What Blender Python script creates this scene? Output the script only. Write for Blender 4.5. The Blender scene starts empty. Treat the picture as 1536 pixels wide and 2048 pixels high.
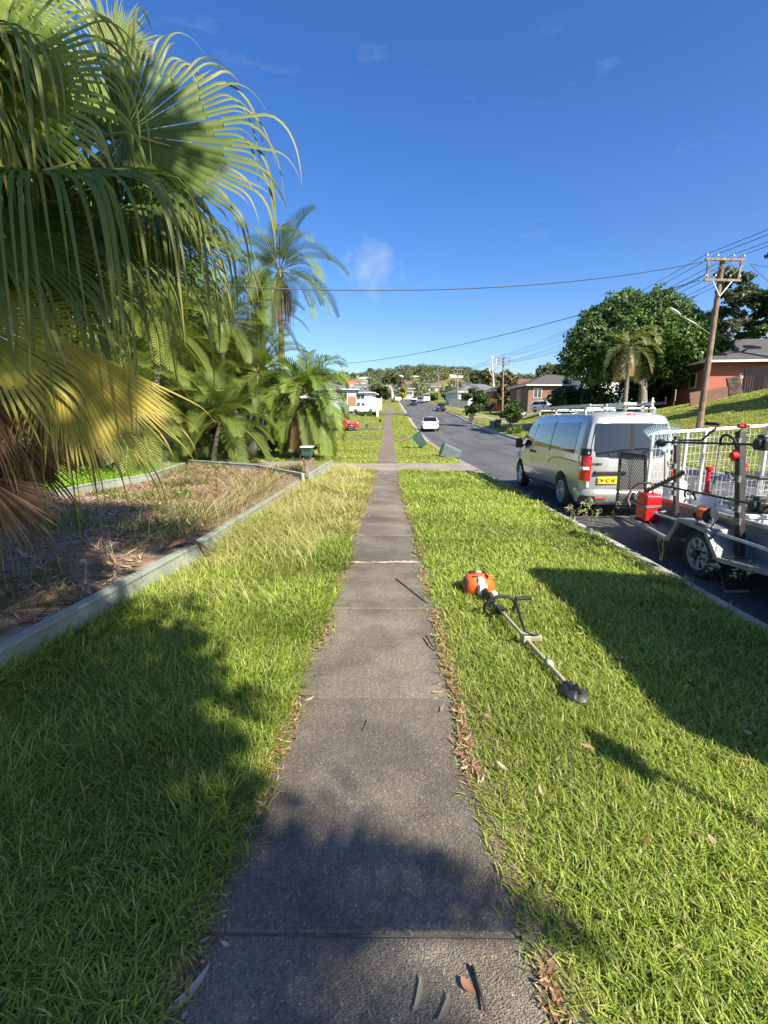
import bpy, bmesh, math, random
import numpy as np
from mathutils import Vector, Matrix, Quaternion
R = math.radians
random.seed(7)
rng = np.random.default_rng(7)
SC = bpy.context.scene
COL = SC.collection

# ------------------------------------------------------------------ camera, sky, sun, exposure
FPX, CX, CY, HY, VX = 960.0, 768.0, 1024.0, 838.0, 777.0
EYE = Vector((0, 0, 1.6))
PITCH = math.atan((CY - HY) / FPX)
YAW = math.atan((VX - CX) / FPX)
cam_d = bpy.data.cameras.new("camera")
cam = bpy.data.objects.new("camera", cam_d)
COL.objects.link(cam)
cam.location = EYE
cam.rotation_euler = (R(90) - PITCH, 0, YAW)
cam_d.sensor_fit = 'VERTICAL'
cam_d.sensor_height = 24
cam_d.lens = 24 * FPX / 2048
cam_d.clip_start = 0.05
cam_d.clip_end = 3000
SC.camera = cam

SUN = Vector((0.8, -0.9, 1.0)).normalized()
SUN_EL = math.asin(SUN.z)
SUN_ROT = math.atan2(SUN.x, SUN.y)
world = bpy.data.worlds.new("World")
SC.world = world
world.use_nodes = True
wn, wl = world.node_tree.nodes, world.node_tree.links
wn.clear()
w_out = wn.new('ShaderNodeOutputWorld')
w_bg = wn.new('ShaderNodeBackground')
w_sky = wn.new('ShaderNodeTexSky')
w_sky.sky_type = 'NISHITA'
w_sky.sun_disc = False
w_sky.sun_elevation = SUN_EL
w_sky.sun_rotation = SUN_ROT
w_sky.air_density = 1.0
w_sky.dust_density = 1.1
w_sky.ozone_density = 4.0
w_hsv = wn.new('ShaderNodeHueSaturation')
w_hsv.inputs['Hue'].default_value = 0.511
w_hsv.inputs['Saturation'].default_value = 1.27
w_hsv.inputs['Value'].default_value = 1.62
w_bg.inputs['Strength'].default_value = 0.054
# a few thin wisps of cloud, by sky direction
w_tc = wn.new('ShaderNodeTexCoord')
w_map = wn.new('ShaderNodeMapping')
w_map.inputs['Scale'].default_value = (1.6, 1.6, 6.5)
w_noise = wn.new('ShaderNodeTexNoise')
w_noise.inputs['Scale'].default_value = 4.2
w_noise.inputs['Detail'].default_value = 7
w_noise.inputs['Roughness'].default_value = 0.6
w_ramp = wn.new('ShaderNodeValToRGB')
w_ramp.color_ramp.elements[0].position = 0.62
w_ramp.color_ramp.elements[1].position = 0.95
w_ramp.color_ramp.elements[1].color = (0.26, 0.26, 0.26, 1)
w_mix = wn.new('ShaderNodeMix'); w_mix.data_type = 'RGBA'
w_mix.inputs[7].default_value = (5.5, 6.2, 7.0, 1)
wl.new(w_tc.outputs['Generated'], w_map.inputs['Vector'])
wl.new(w_map.outputs['Vector'], w_noise.inputs['Vector'])
wl.new(w_noise.outputs['Fac'], w_ramp.inputs['Fac'])
# one small cumulus puff low over the street
w_dot = wn.new('ShaderNodeVectorMath'); w_dot.operation = 'DISTANCE'
w_dot.inputs[1].default_value = (-0.035, 0.962, 0.268)
w_nrm = wn.new('ShaderNodeVectorMath'); w_nrm.operation = 'NORMALIZE'
w_n2 = wn.new('ShaderNodeTexNoise'); w_n2.inputs['Scale'].default_value = 26; w_n2.inputs['Detail'].default_value = 6
w_mr = wn.new('ShaderNodeMapRange')
w_mr.inputs['From Min'].default_value = 0.0; w_mr.inputs['From Max'].default_value = 0.11
w_mr.inputs['To Min'].default_value = 0.36; w_mr.inputs['To Max'].default_value = -0.32
w_add = wn.new('ShaderNodeMath'); w_add.operation = 'ADD'
w_r2 = wn.new('ShaderNodeMapRange')
w_r2.inputs['From Min'].default_value = 0.52; w_r2.inputs['From Max'].default_value = 1.0
w_r2.inputs['To Max'].default_value = 0.5
w_mx = wn.new('ShaderNodeMath'); w_mx.operation = 'MAXIMUM'
wl.new(w_tc.outputs['Generated'], w_nrm.inputs[0])
wl.new(w_nrm.outputs[0], w_dot.inputs[0])
wl.new(w_tc.outputs['Generated'], w_n2.inputs['Vector'])
wl.new(w_dot.outputs['Value'], w_mr.inputs['Value'])
wl.new(w_mr.outputs[0], w_add.inputs[0]); wl.new(w_n2.outputs['Fac'], w_add.inputs[1])
wl.new(w_add.outputs[0], w_r2.inputs['Value'])
wl.new(w_ramp.outputs['Color'], w_mx.inputs[0]); wl.new(w_r2.outputs[0], w_mx.inputs[1])
wl.new(w_mx.outputs[0], w_mix.inputs[0])
wl.new(w_sky.outputs['Color'], w_hsv.inputs['Color'])
wl.new(w_hsv.outputs['Color'], w_mix.inputs[6])
wl.new(w_mix.outputs[2], w_bg.inputs['Color'])
wl.new(w_bg.outputs[0], w_out.inputs[0])

sun_d = bpy.data.lights.new("sun", 'SUN')
sun_d.energy = 5.0
sun_d.angle = R(0.53)
sun_d.color = (1.0, 0.92, 0.77)
sun = bpy.data.objects.new("sun", sun_d)
COL.objects.link(sun)
sun.location = (40, -45, 50)
sun.rotation_euler = SUN.to_track_quat('Z', 'Y').to_euler()

SC.view_settings.view_transform = 'Standard'
SC.view_settings.look = 'None'
SC.view_settings.gamma = 1
SC.view_settings.exposure = 1.25
SC.cycles.use_denoising = True
SC.cycles.max_bounces = 6
SC.cycles.diffuse_bounces = 2
SC.cycles.transparent_max_bounces = 8

# ------------------------------------------------------------------ pixel -> place helpers (photo pixels, 1536 x 2048)
_q = cam.rotation_euler.to_matrix()
def ray(x, y):
    return _q @ Vector(((x - CX) / FPX, -(y - CY) / FPX, -1.0))
def at(x, y, Y):                     # the point seen at pixel (x, y) whose world Y is Y
    d = ray(x, y)
    return EYE + d * (Y / d.y)
def gp(x, y, z=0.0):                 # the point seen at pixel (x, y) at height z
    d = ray(x, y)
    return EYE + d * ((z - EYE.z) / d.z)

# ------------------------------------------------------------------ the lie of the land
_py = [-60, 30, 38, 47, 59, 69, 74, 90, 101, 112, 130, 165, 230, 330, 450, 520, 700]
_pz = [0, 0, 0.08, 0.42, 1.0, 1.6, 2.05, 3.0, 3.7, 4.5, 5.8, 8.0, 12.0, 21.0, 37, 41, 32]
def P(y):
    # smoothed so that the grade changes gently
    return (np.interp(np.asarray(y) - 2, _py, _pz) + np.interp(np.asarray(y), _py, _pz) + np.interp(np.asarray(y) + 2, _py, _pz)) / 3
def sramp(x, w=2.0):
    x = np.asarray(x, float)
    return np.where(x < 0, 0, np.where(x < w, x * x / (2 * w), x - w / 2))
def H(x, y):
    x = np.asarray(x, float); y = np.asarray(y, float)
    a = np.interp(y, [0, 27, 36, 45, 60, 73, 113, 160], [.22, .25, .25, .17, .03, -.08, -.12, 0])
    b = np.interp(y, [0, 27, 50, 65, 100, 160], [0, .0, .06, .45, .12, 0])
    z = P(y) + a * sramp(x - 12.0) + b * np.minimum(sramp(x - 17.5), 5)
    z = np.where(x > 45, np.minimum(z, P(y) + 4.6 + 0 * x), z)
    lf = np.clip((-x - 2.1) / 0.2, 0, 1) * np.interp(y, [0, 14, 17, 30], [.22, .22, .1, 0])
    z = z + lf
    z = z - np.interp(x, [1.7, 3.0, 3.1, 10.7, 10.8, 11.6], [0, .12, 0.12, .12, .12, 0])
    # gentle unevenness of the yards
    z = z + np.where((x < -2.2) | (x > 12), 0.05 * np.sin(x * .9 + y * .31) * np.cos(y * .53 - x * .2), 0)
    return z
def Hf(x, y): return float(H(x, y))
def hit(x, y, dz=0.0, y0=14.0, y1=520.0):
    '''where the sight line through a photo pixel meets the land (or the road)'''
    Y = y0
    while Y < y1:
        q = at(x, y, Y); g = Hf(q.x, q.y) + dz
        if 3.1 < q.x < 10.7 and q.y < 166: g = float(P(q.y)) - .27 + dz
        if q.z <= g: return Vector((q.x, q.y, g))
        Y += .15 if Y < 120 else .5
    return q

# ------------------------------------------------------------------ scene object helpers
def tag(o, label=None, cat=None, group=None, kind=None):
    if label: o['label'] = label
    if cat: o['category'] = cat
    if group: o['group'] = group
    if kind: o['kind'] = kind
    return o
def thing(name, label, cat, loc=(0, 0, 0), rz=0.0, group=None):
    o = bpy.data.objects.new(name, None)
    COL.objects.link(o)
    o.empty_display_size = 0.2
    o.location = loc
    o.rotation_euler = (0, 0, rz)
    return tag(o, label, cat, group)
def copy_tree(o, parent=None):
    c = o.copy(); COL.objects.link(c)
    if parent is not None: c.parent = parent
    for ch in list(o.children): copy_tree(ch, c)
    return c

class MB:
    """collects faces, linked as ONE mesh object"""
    def __init__(s):
        s.v = []; s.f = []; s.m = []; s.n = 0
    def add(s, vs, fs, m=0):
        b = s.n
        s.v.extend([tuple(v) for v in vs]); s.n += len(vs)
        s.f.extend([[i + b for i in f] for f in fs]); s.m.extend([m] * len(fs))
        return s
    def box(s, c, size, rot=None, m=0, taper=1.0):
        hx, hy, hz = size[0] / 2, size[1] / 2, size[2] / 2
        vs = []
        for z in (-1, 1):
            k = taper if z > 0 else 1
            for x, y in ((-1, -1), (1, -1), (1, 1), (-1, 1)):
                p = Vector((x * hx * k, y * hy * k, z * hz))
                if rot is not None: p = rot @ p
                vs.append(p + Vector(c))
        return s.add(vs, [[3, 2, 1, 0], [4, 5, 6, 7], [0, 1, 5, 4], [1, 2, 6, 5], [2, 3, 7, 6], [3, 0, 4, 7]], m)
    def bar(s, a, b, w, h=None, m=0, up=(0, 0, 1)):
        a, b = Vector(a), Vector(b); h = h or w
        d = b - a; L = d.length
        if L < 1e-6: return s
        y = d / L; u = Vector(up)
        if abs(y.dot(u)) > .99: u = Vector((1, 0, 0))
        x = y.cross(u).normalized(); z = x.cross(y)
        return s.box((a + b) / 2, (w, L, h), Matrix((x, y, z)).transposed(), m)
    def tube(s, pts, r, n=8, m=0, cap=True):
        pts = [Vector(p) for p in pts]
        rs = list(r) if hasattr(r, '__len__') else [r] * len(pts)
        vs, fs = [], []
        t0 = (pts[1] - pts[0]).normalized()
        u = t0.orthogonal().normalized()
        for i, p in enumerate(pts):
            t = (pts[min(i + 1, len(pts) - 1)] - pts[max(i - 1, 0)])
            t = t.normalized() if t.length > 1e-9 else t0
            u = (u - t * u.dot(t))
            u = u.normalized() if u.length > 1e-6 else t.orthogonal().normalized()
            w = t.cross(u)
            for k in range(n):
                a = 2 * math.pi * k / n
                vs.append(p + (u * math.cos(a) + w * math.sin(a)) * rs[i])
        for i in range(len(pts) - 1):
            for k in range(n):
                k2 = (k + 1) % n
                fs.append([i * n + k, i * n + k2, (i + 1) * n + k2, (i + 1) * n + k])
        if cap:
            fs.append(list(range(n))[::-1]); fs.append([(len(pts) - 1) * n + k for k in range(n)])
        return s.add(vs, fs, m)
    def lathe(s, prof, c=(0, 0, 0), axis='Z', n=20, m=0, cap=True):
        """prof: (radius, height along axis)"""
        c = Vector(c); vs, fs = [], []
        for r, h in prof:
            for k in range(n):
                a = 2 * math.pi * k / n
                ca, sa = r * math.cos(a), r * math.sin(a)
                p = {'Z': (ca, sa, h), 'X': (h, ca, sa), 'Y': (sa, h, ca)}[axis]
                vs.append(c + Vector(p))
        for i in range(len(prof) - 1):
            for k in range(n):
                k2 = (k + 1) % n
                fs.append([i * n + k, i * n + k2, (i + 1) * n + k2, (i + 1) * n + k])
        if cap: fs.append(list(range(n))[::-1]); fs.append([(len(prof) - 1) * n + k for k in range(n)])
        return s.add(vs, fs, m)
    def prism(s, poly, d, m=0):
        """poly: list of 3D points (planar), extruded by vector d"""
        n = len(poly); d = Vector(d)
        vs = [Vector(p) for p in poly] + [Vector(p) + d for p in poly]
        fs = [list(range(n))[::-1], list(range(n, 2 * n))]
        fs += [[i, (i + 1) % n, n + (i + 1) % n, n + i] for i in range(n)]
        return s.add(vs, fs, m)
    def grid(s, rows, m=0, closed=False):
        """rows: equal-length lists of points"""
        nr, nc = len(rows), len(rows[0])
        vs = [p for r in rows for p in r]; fs = []
        for i in range(nr - 1):
            for k in range(nc - (0 if closed else 1)):
                k2 = (k + 1) % nc
                fs.append([i * nc + k, i * nc + k2, (i + 1) * nc + k2, (i + 1) * nc + k])
        return s.add(vs, fs, m)
    def ball(s, c, r, n=12, m=0):
        r = r if hasattr(r, '__len__') else (r, r, r)
        rows = []
        for i in range(n // 2 + 1):
            th = math.pi * i / (n // 2)
            th = min(max(th, .02), math.pi - .02)
            rows.append([Vector(c) + Vector((r[0] * math.sin(th) * math.cos(2 * math.pi * k / n), r[1] * math.sin(th) * math.sin(2 * math.pi * k / n), r[2] * math.cos(th))) for k in range(n)])
        return s.grid(rows, m, True)
    def build(s, name, mats, parent=None, smooth=False, bevel=0, fixn=True, sub=0, auto=None):
        me = bpy.data.meshes.new(name)
        me.from_pydata(s.v, [], s.f)
        for mt in (mats if isinstance(mats, (list, tuple)) else [mats]): me.materials.append(mt)
        if any(s.m): me.polygons.foreach_set('material_index', s.m)
        if fixn:
            bm = bmesh.new(); bm.from_mesh(me)
            bmesh.ops.recalc_face_normals(bm, faces=bm.faces)
            bm.to_mesh(me); bm.free()
        if smooth:
            me.polygons.foreach_set('use_smooth', [True] * len(me.polygons))
            if auto is not None:
                me.set_sharp_from_angle(angle=R(auto))
        o = bpy.data.objects.new(name, me)
        COL.objects.link(o)
        if parent is not None: o.parent = parent
        if bevel:
            md = o.modifiers.new('bevel', 'BEVEL'); md.width = bevel; md.segments = 2; md.limit_method = 'ANGLE'
        if sub:
            md = o.modifiers.new('sub', 'SUBSURF'); md.levels = sub; md.render_levels = sub
        return o

def np_mesh(name, verts, faces_flat, loop_tot, mat, col=None, parent=None, smooth=False):
    """big meshes straight from numpy arrays"""
    me = bpy.data.meshes.new(name)
    nv = len(verts)
    me.vertices.add(nv); me.vertices.foreach_set('co', np.ascontiguousarray(verts, np.float32).ravel())
    me.loops.add(len(faces_flat)); me.loops.foreach_set('vertex_index', np.ascontiguousarray(faces_flat, np.int32))
    me.polygons.add(len(loop_tot))
    ls = np.concatenate([[0], np.cumsum(loop_tot)[:-1]]).astype(np.int32)
    me.polygons.foreach_set('loop_start', ls)
    try: me.polygons.foreach_set('loop_total', np.ascontiguousarray(loop_tot, np.int32))
    except Exception: pass
    if smooth: me.polygons.foreach_set('use_smooth', np.ones(len(loop_tot), bool))
    me.update(calc_edges=True)
    if col is not None:
        at_ = me.color_attributes.new('col', 'FLOAT_COLOR', 'POINT')
        c4 = np.ones((nv, 4), np.float32); c4[:, :3] = col
        at_.data.foreach_set('color', c4.ravel())
    for mt in (mat if isinstance(mat, (list, tuple)) else [mat]): me.materials.append(mt)
    o = bpy.data.objects.new(name, me); COL.objects.link(o)
    if parent is not None: o.parent = parent
    return o

# ------------------------------------------------------------------ materials
def _nt(name):
    m = bpy.data.materials.new(name); m.use_nodes = True
    nt = m.node_tree
    return m, nt, nt.nodes, nt.links, nt.nodes['Principled BSDF']
def pm(name, c1, c2=None, scale=6, rough=.6, bump=0, bscale=None, metal=0, spec=.5, detail=6, coat=0, gen=False, lo=.35, hi=.65, roughvar=0, emit=None):
    m, nt, N, L, b = _nt(name)
    b.inputs['Base Color'].default_value = (*c1, 1)
    b.inputs['Roughness'].default_value = rough
    b.inputs['Metallic'].default_value = metal
    b.inputs['Specular IOR Level'].default_value = spec
    if coat:
        b.inputs['Coat Weight'].default_value = coat; b.inputs['Coat Roughness'].default_value = .06
    tc = N.new('ShaderNodeTexCoord')
    if c2 is not None:
        t = N.new('ShaderNodeTexNoise'); t.inputs['Scale'].default_value = scale; t.inputs['Detail'].default_value = detail
        r = N.new('ShaderNodeValToRGB')
        r.color_ramp.elements[0].position = lo; r.color_ramp.elements[1].position = hi
        r.color_ramp.elements[0].color = (*c1, 1); r.color_ramp.elements[1].color = (*c2, 1)
        L.new(tc.outputs['Object'], t.inputs['Vector']); L.new(t.outputs['Fac'], r.inputs['Fac']); L.new(r.outputs['Color'], b.inputs['Base Color'])
        if roughvar:
            mr = N.new('ShaderNodeMapRange'); mr.inputs['To Min'].default_value = rough - roughvar; mr.inputs['To Max'].default_value = rough + roughvar
            L.new(t.outputs['Fac'], mr.inputs['Value']); L.new(mr.outputs[0], b.inputs['Roughness'])
    if bump:
        t2 = N.new('ShaderNodeTexNoise'); t2.inputs['Scale'].default_value = bscale or scale * 4; t2.inputs['Detail'].default_value = 4
        bp = N.new('ShaderNodeBump'); bp.inputs['Strength'].default_value = bump; bp.inputs['Distance'].default_value = .02
        L.new(tc.outputs['Object'], t2.inputs['Vector']); L.new(t2.outputs['Fac'], bp.inputs['Height']); L.new(bp.outputs[0], b.inputs['Normal'])
    return m
def leafmat(name, trans=.35, rough=.45, spec=.4, tint=(1, 1, 1)):
    """foliage: pigment from the mesh attribute 'col', part of the light comes through"""
    m, nt, N, L, b = _nt(name)
    a = N.new('ShaderNodeAttribute'); a.attribute_name = 'col'
    mx = N.new('ShaderNodeMix'); mx.data_type = 'RGBA'; mx.blend_type = 'MULTIPLY'; mx.inputs[0].default_value = 1
    mx.inputs[7].default_value = (*tint, 1)
    L.new(a.outputs['Color'], mx.inputs[6])
    L.new(mx.outputs[2], b.inputs['Base Color'])
    b.inputs['Roughness'].default_value = rough; b.inputs['Specular IOR Level'].default_value = spec
    tr = N.new('ShaderNodeBsdfTranslucent')
    g = N.new('ShaderNodeMix'); g.data_type = 'RGBA'; g.blend_type = 'MULTIPLY'; g.inputs[0].default_value = 1; g.inputs[7].default_value = (1.5, 1.5, .6, 1)
    L.new(mx.outputs[2], g.inputs[6]); L.new(g.outputs[2], tr.inputs['Color'])
    ms = N.new('ShaderNodeMixShader'); ms.inputs[0].default_value = trans
    L.new(b.outputs[0], ms.inputs[1]); L.new(tr.outputs[0], ms.inputs[2])
    L.new(ms.outputs[0], N['Material Output'].inputs['Surface'])
    return m
def brickmat(name, c1, c2, mortar, scale=1.0, bw=.24, bh=.086):
    m, nt, N, L, b = _nt(name)
    tc = N.new('ShaderNodeTexCoord'); sx = N.new('ShaderNodeSeparateXYZ'); ad = N.new('ShaderNodeMath'); ad.operation = 'ADD'
    cb = N.new('ShaderNodeCombineXYZ'); br = N.new('ShaderNodeTexBrick')
    L.new(tc.outputs['Object'], sx.inputs[0]); L.new(sx.outputs['X'], ad.inputs[0]); L.new(sx.outputs['Y'], ad.inputs[1])
    L.new(ad.outputs[0], cb.inputs['X']); L.new(sx.outputs['Z'], cb.inputs['Y']); L.new(cb.outputs[0], br.inputs['Vector'])
    br.inputs['Color1'].default_value = (*c1, 1); br.inputs['Color2'].default_value = (*c2, 1); br.inputs['Mortar'].default_value = (*mortar, 1)
    br.inputs['Scale'].default_value = scale; br.inputs['Brick Width'].default_value = bw; br.inputs['Row Height'].default_value = bh; br.inputs['Mortar Size'].default_value = .008
    L.new(br.outputs['Color'], b.inputs['Base Color']); b.inputs['Roughness'].default_value = .85
    return m
def tilemat(name, c1, c2):
    m, nt, N, L, b = _nt(name)
    tc = N.new('ShaderNodeTexCoord'); wv = N.new('ShaderNodeTexWave'); wv.wave_type = 'BANDS'; wv.bands_direction = 'Z'; wv.inputs['Scale'].default_value = 2.2; wv.inputs['Distortion'].default_value = .6
    t = N.new('ShaderNodeTexNoise'); t.inputs['Scale'].default_value = 3
    r = N.new('ShaderNodeValToRGB'); r.color_ramp.elements[0].color = (*c1, 1); r.color_ramp.elements[1].color = (*c2, 1); r.color_ramp.elements[0].position = .3; r.color_ramp.elements[1].position = .7
    bp = N.new('ShaderNodeBump'); bp.inputs['Strength'].default_value = .5; bp.inputs['Distance'].default_value = .03
    L.new(tc.outputs['Object'], wv.inputs['Vector']); L.new(tc.outputs['Object'], t.inputs['Vector']); L.new(t.outputs['Fac'], r.inputs['Fac']); L.new(r.outputs['Color'], b.inputs['Base Color'])
    L.new(wv.outputs['Fac'], bp.inputs['Height']); L.new(bp.outputs[0], b.inputs['Normal']); b.inputs['Roughness'].default_value = .75
    return m
def glassmat(name, c=(.01, .013, .015), rough=.03, spec=.6):
    m, nt, N, L, b = _nt(name)
    b.inputs['Base Color'].default_value = (*c, 1); b.inputs['Roughness'].default_value = rough; b.inputs['Specular IOR Level'].default_value = spec
    b.inputs['Coat Weight'].default_value = .6; b.inputs['Coat Roughness'].default_value = .02
    return m

M = {}
M['leaf'] = leafmat('leaf_green', .24, .5, .3)
M['leafd'] = leafmat('leaf_tree', .25, .5, .35)
M['grass'] = leafmat('grass_blades', .38, .5, .3)
M['dryleaf'] = leafmat('dry_leaf', .2, .7, .2)
M['trunk'] = pm('palm_trunk_bark', (.16, .12, .08), (.07, .05, .035), 9, .9, .8, 30)
M['greybark'] = pm('grey_bark', (.25, .22, .18), (.12, .10, .08), 6, .9, .6, 20)
M['palebark'] = pm('pale_bark', (.62, .57, .5), (.35, .3, .25), 2.5, .8, .3, 12)
M['poleWood'] = pm('weathered_pole_wood', (.25, .17, .115), (.13, .085, .06), 3, .85, .5, 40)
M['greyWood'] = pm('grey_timber', (.25, .205, .16), (.15, .12, .095), 5, .85, .4, 50)
M['galv'] = pm('galvanised_steel', (.52, .54, .54), (.36, .38, .39), 14, .42, 0, metal=.75, roughvar=.1)
M['galvDull'] = pm('dull_galvanised_sheet', (.235, .26, .255), (.165, .185, .18), 5, .5, 0, metal=.35)  # sheet colour darkened to put in the trailer's side shade
M['blackPl'] = pm('black_plastic', (.018, .018, .019), (.03, .03, .03), 20, .5)
M['rubber'] = pm('tyre_rubber', (.018, .018, .018), (.03, .029, .027), 12, .85, .3, 60)
M['blackMet'] = pm('black_painted_steel', (.02, .02, .022), (.035, .03, .03), 10, .4, metal=.2)
M['white'] = pm('white_paint', (.78, .78, .76), (.68, .68, .66), 3, .5)
M['orange'] = pm('orange_plastic', (.85, .14, .02), (.74, .11, .015), 8, .38)
M['redPl'] = pm('red_plastic', (.55, .012, .02), (.45, .01, .015), 8, .35)
M['glass'] = glassmat('dark_glass')
M['glassL'] = glassmat('window_glass', (.05, .06, .07), .05)
M['alloy'] = pm('wheel_alloy', (.55, .56, .57), (.45, .46, .47), 8, .35, metal=.6)
M['redLens'] = pm('red_lens', (.5, .01, .015), None, rough=.12, coat=1)
M['clearLens'] = pm('clear_lens', (.7, .7, .68), None, rough=.1, coat=1)
M['chrome'] = pm('chrome', (.75, .75, .76), None, rough=.12, metal=1)
M['concrete'] = pm('concrete_kerb', (.40, .38, .34), (.24, .23, .21), 3, .9, .4, 60)
# ------------------------------------------------------------------ the setting
# ground: one sheet with its own lie of the land; it dips under the road
def kerbL(y): return np.interp(y, [0, 4, 6.6, 14, 20, 60, 200], [3.2, 3.2, 3.24, 3.02, 2.98, 3.02, 3.05])
def kerbR(y): return np.interp(y, [0, 200], [10.75, 10.75])
gx = np.concatenate([np.linspace(-420, -60, 10), np.linspace(-50, -8, 18), np.linspace(-7.2, -2.4, 9), [-2.28, -2.1, -1.2, -.6, 0, .5, 1.5, 2.4],
                     [3.02, 3.06, 5, 8, 10.70, 10.80], np.linspace(11.5, 45, 28), np.linspace(52, 450, 10)])
gy = np.concatenate([np.linspace(-40, 0, 9), np.linspace(1, 60, 60), np.linspace(62, 120, 30), np.linspace(125, 300, 28), np.linspace(320, 700, 14)])
GX, GY = np.meshgrid(gx, gy)
GZ = H(GX, GY)
rd = (GX > 3.04) & (GX < 10.75) & (GY < 166)
GZ = np.where(rd, P(GY) - .45, GZ)
# uneven hill skyline far away
GZ = GZ + np.where(GY > 200, 3.0 * np.sin(GX * .021 + 1.0) + 2.0 * np.sin(GX * .047) , 0) * np.clip((GY - 200) / 150, 0, 1)
def Hs(x, y):
    z = Hf(x, y)
    if y > 200: z += (3.0 * math.sin(x * .021 + 1.0) + 2.0 * math.sin(x * .047)) * min(1, (y - 200) / 150)
    return z
ny, nx = GX.shape
idx = np.arange(ny * nx).reshape(ny, nx)
fq = np.stack([idx[:-1, :-1], idx[:-1, 1:], idx[1:, 1:], idx[1:, :-1]], -1).reshape(-1, 4)
m, nt, N, L, b = _nt('ground_turf')
tc = N.new('ShaderNodeTexCoord')
def _noise(sc, det=5):
    t = N.new('ShaderNodeTexNoise'); t.inputs['Scale'].default_value = sc; t.inputs['Detail'].default_value = det
    L.new(tc.outputs['Object'], t.inputs['Vector']); return t
def _ramp(fac, stops):
    r = N.new('ShaderNodeValToRGB')
    while len(r.color_ramp.elements) < len(stops): r.color_ramp.elements.new(.5)
    for e, (p_, c_) in zip(r.color_ramp.elements, stops): e.position = p_; e.color = (*c_, 1)
    L.new(fac, r.inputs['Fac']); return r
r1 = _ramp(_noise(1.3, 8).outputs['Fac'], [(.3, (.10, .12, .03)), (.55, (.20, .22, .06)), (.75, (.28, .27, .10))])
r2 = _ramp(_noise(45, 4).outputs['Fac'], [(.25, (.45, .45, .4)), (.7, (1.25, 1.2, 1.1))])
mx = N.new('ShaderNodeMix'); mx.data_type = 'RGBA'; mx.blend_type = 'MULTIPLY'; mx.inputs[0].default_value = 1
L.new(r1.outputs[0], mx.inputs[6]); L.new(r2.outputs[0], mx.inputs[7]); L.new(mx.outputs[2], b.inputs['Base Color'])
b.inputs['Roughness'].default_value = .95; b.inputs['Specular IOR Level'].default_value = .1
bp = N.new('ShaderNodeBump'); bp.inputs['Strength'].default_value = .6; bp.inputs['Distance'].default_value = .05
L.new(_noise(30, 5).outputs['Fac'], bp.inputs['Height']); L.new(bp.outputs[0], b.inputs['Normal'])
M['turf'] = m
g = np_mesh('ground', np.stack([GX, GY, GZ], -1).reshape(-1, 3), fq.ravel(), np.full(len(fq), 4), M['turf'], smooth=True)
tag(g, kind='structure')

def sheet(name, xl, xr, ys, dz, mat, nx=4, zf=None, kind='structure'):
    """a strip that follows the land between xl(y) and xr(y)"""
    rows = []
    for y in ys:
        a, b_ = (xl(y) if callable(xl) else xl), (xr(y) if callable(xr) else xr)
        rows.append([(x, y, (zf(x, y) if zf else float(P(y))) + dz) for x in np.linspace(a, b_, nx)])
    mb = MB(); mb.grid(rows)
    o = mb.build(name, mat, smooth=True, fixn=False)
    return tag(o, kind=kind)

# asphalt road
m, nt, N, L, b = _nt('asphalt')
tc = N.new('ShaderNodeTexCoord')
r1 = _ramp(_noise(.45, 6).outputs['Fac'], [(.3, (.062, .062, .066)), (.7, (.098, .097, .097))])
r2 = _ramp(_noise(160, 2).outputs['Fac'], [(.35, (.65, .65, .65)), (.7, (1.35, 1.35, 1.35))])
mx = N.new('ShaderNodeMix'); mx.data_type = 'RGBA'; mx.blend_type = 'MULTIPLY'; mx.inputs[0].default_value = 1
mpn = N.new('ShaderNodeMapping'); mpn.inputs['Scale'].default_value = (1.1, .05, 1); L.new(tc.outputs['Object'], mpn.inputs['Vector'])
wr_ = N.new('ShaderNodeTexNoise'); wr_.inputs['Scale'].default_value = 1.6; wr_.inputs['Detail'].default_value = 6; L.new(mpn.outputs[0], wr_.inputs['Vector'])
wrr = _ramp(wr_.outputs['Fac'], [(.32, (.72, .72, .73)), (.68, (1.28, 1.27, 1.25))])
wm_ = N.new('ShaderNodeMix'); wm_.data_type = 'RGBA'; wm_.blend_type = 'MULTIPLY'; wm_.inputs[0].default_value = 1
L.new(r1.outputs[0], wm_.inputs[6]); L.new(wrr.outputs[0], wm_.inputs[7])
L.new(wm_.outputs[2], mx.inputs[6]); L.new(r2.outputs[0], mx.inputs[7]); L.new(mx.outputs[2], b.inputs['Base Color'])
b.inputs['Roughness'].default_value = .85
bp = N.new('ShaderNodeBump'); bp.inputs['Strength'].default_value = .5; bp.inputs['Distance'].default_value = .01
L.new(_noise(180, 3).outputs['Fac'], bp.inputs['Height']); L.new(bp.outputs[0], b.inputs['Normal'])
M['asphalt'] = m
ysr = np.concatenate([np.linspace(-20, 60, 81), np.linspace(61, 168, 80)])
sheet('road', lambda y: float(kerbL(y)) + .30, 10.45, ysr, -.31, M['asphalt'], 7, zf=lambda x, y: float(P(y)) + .06 * (1 - ((x - 6.9) / 3.7) ** 2))
M['oldAsphalt'] = pm('old_asphalt_patch', (.115, .11, .105), (.08, .078, .076), 4, .9, .3, 90)
# faded paler patches of road surface
sheet('road_patch', 3.6, 6.2, np.linspace(57, 63, 7), -.303, M['oldAsphalt'], 5, zf=lambda x, y: float(P(y)) + .06 * (1 - ((x - 6.9) / 3.7) ** 2))
sheet('road_patch', 7.2, 10.2, np.linspace(82, 88, 7), -.303, M['oldAsphalt'], 5, zf=lambda x, y: float(P(y)) + .06 * (1 - ((x - 6.9) / 3.7) ** 2))
# side street to the left and the roadway behind the hill foot
def side_z(x, y): return float(P(y)) - (.24 * max(0, min(1, (x - 1.2) / 2.0)))
sheet('side_street', -60, 3.3, np.linspace(76.5, 82.5, 8), .03, M['asphalt'], 24)
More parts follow.
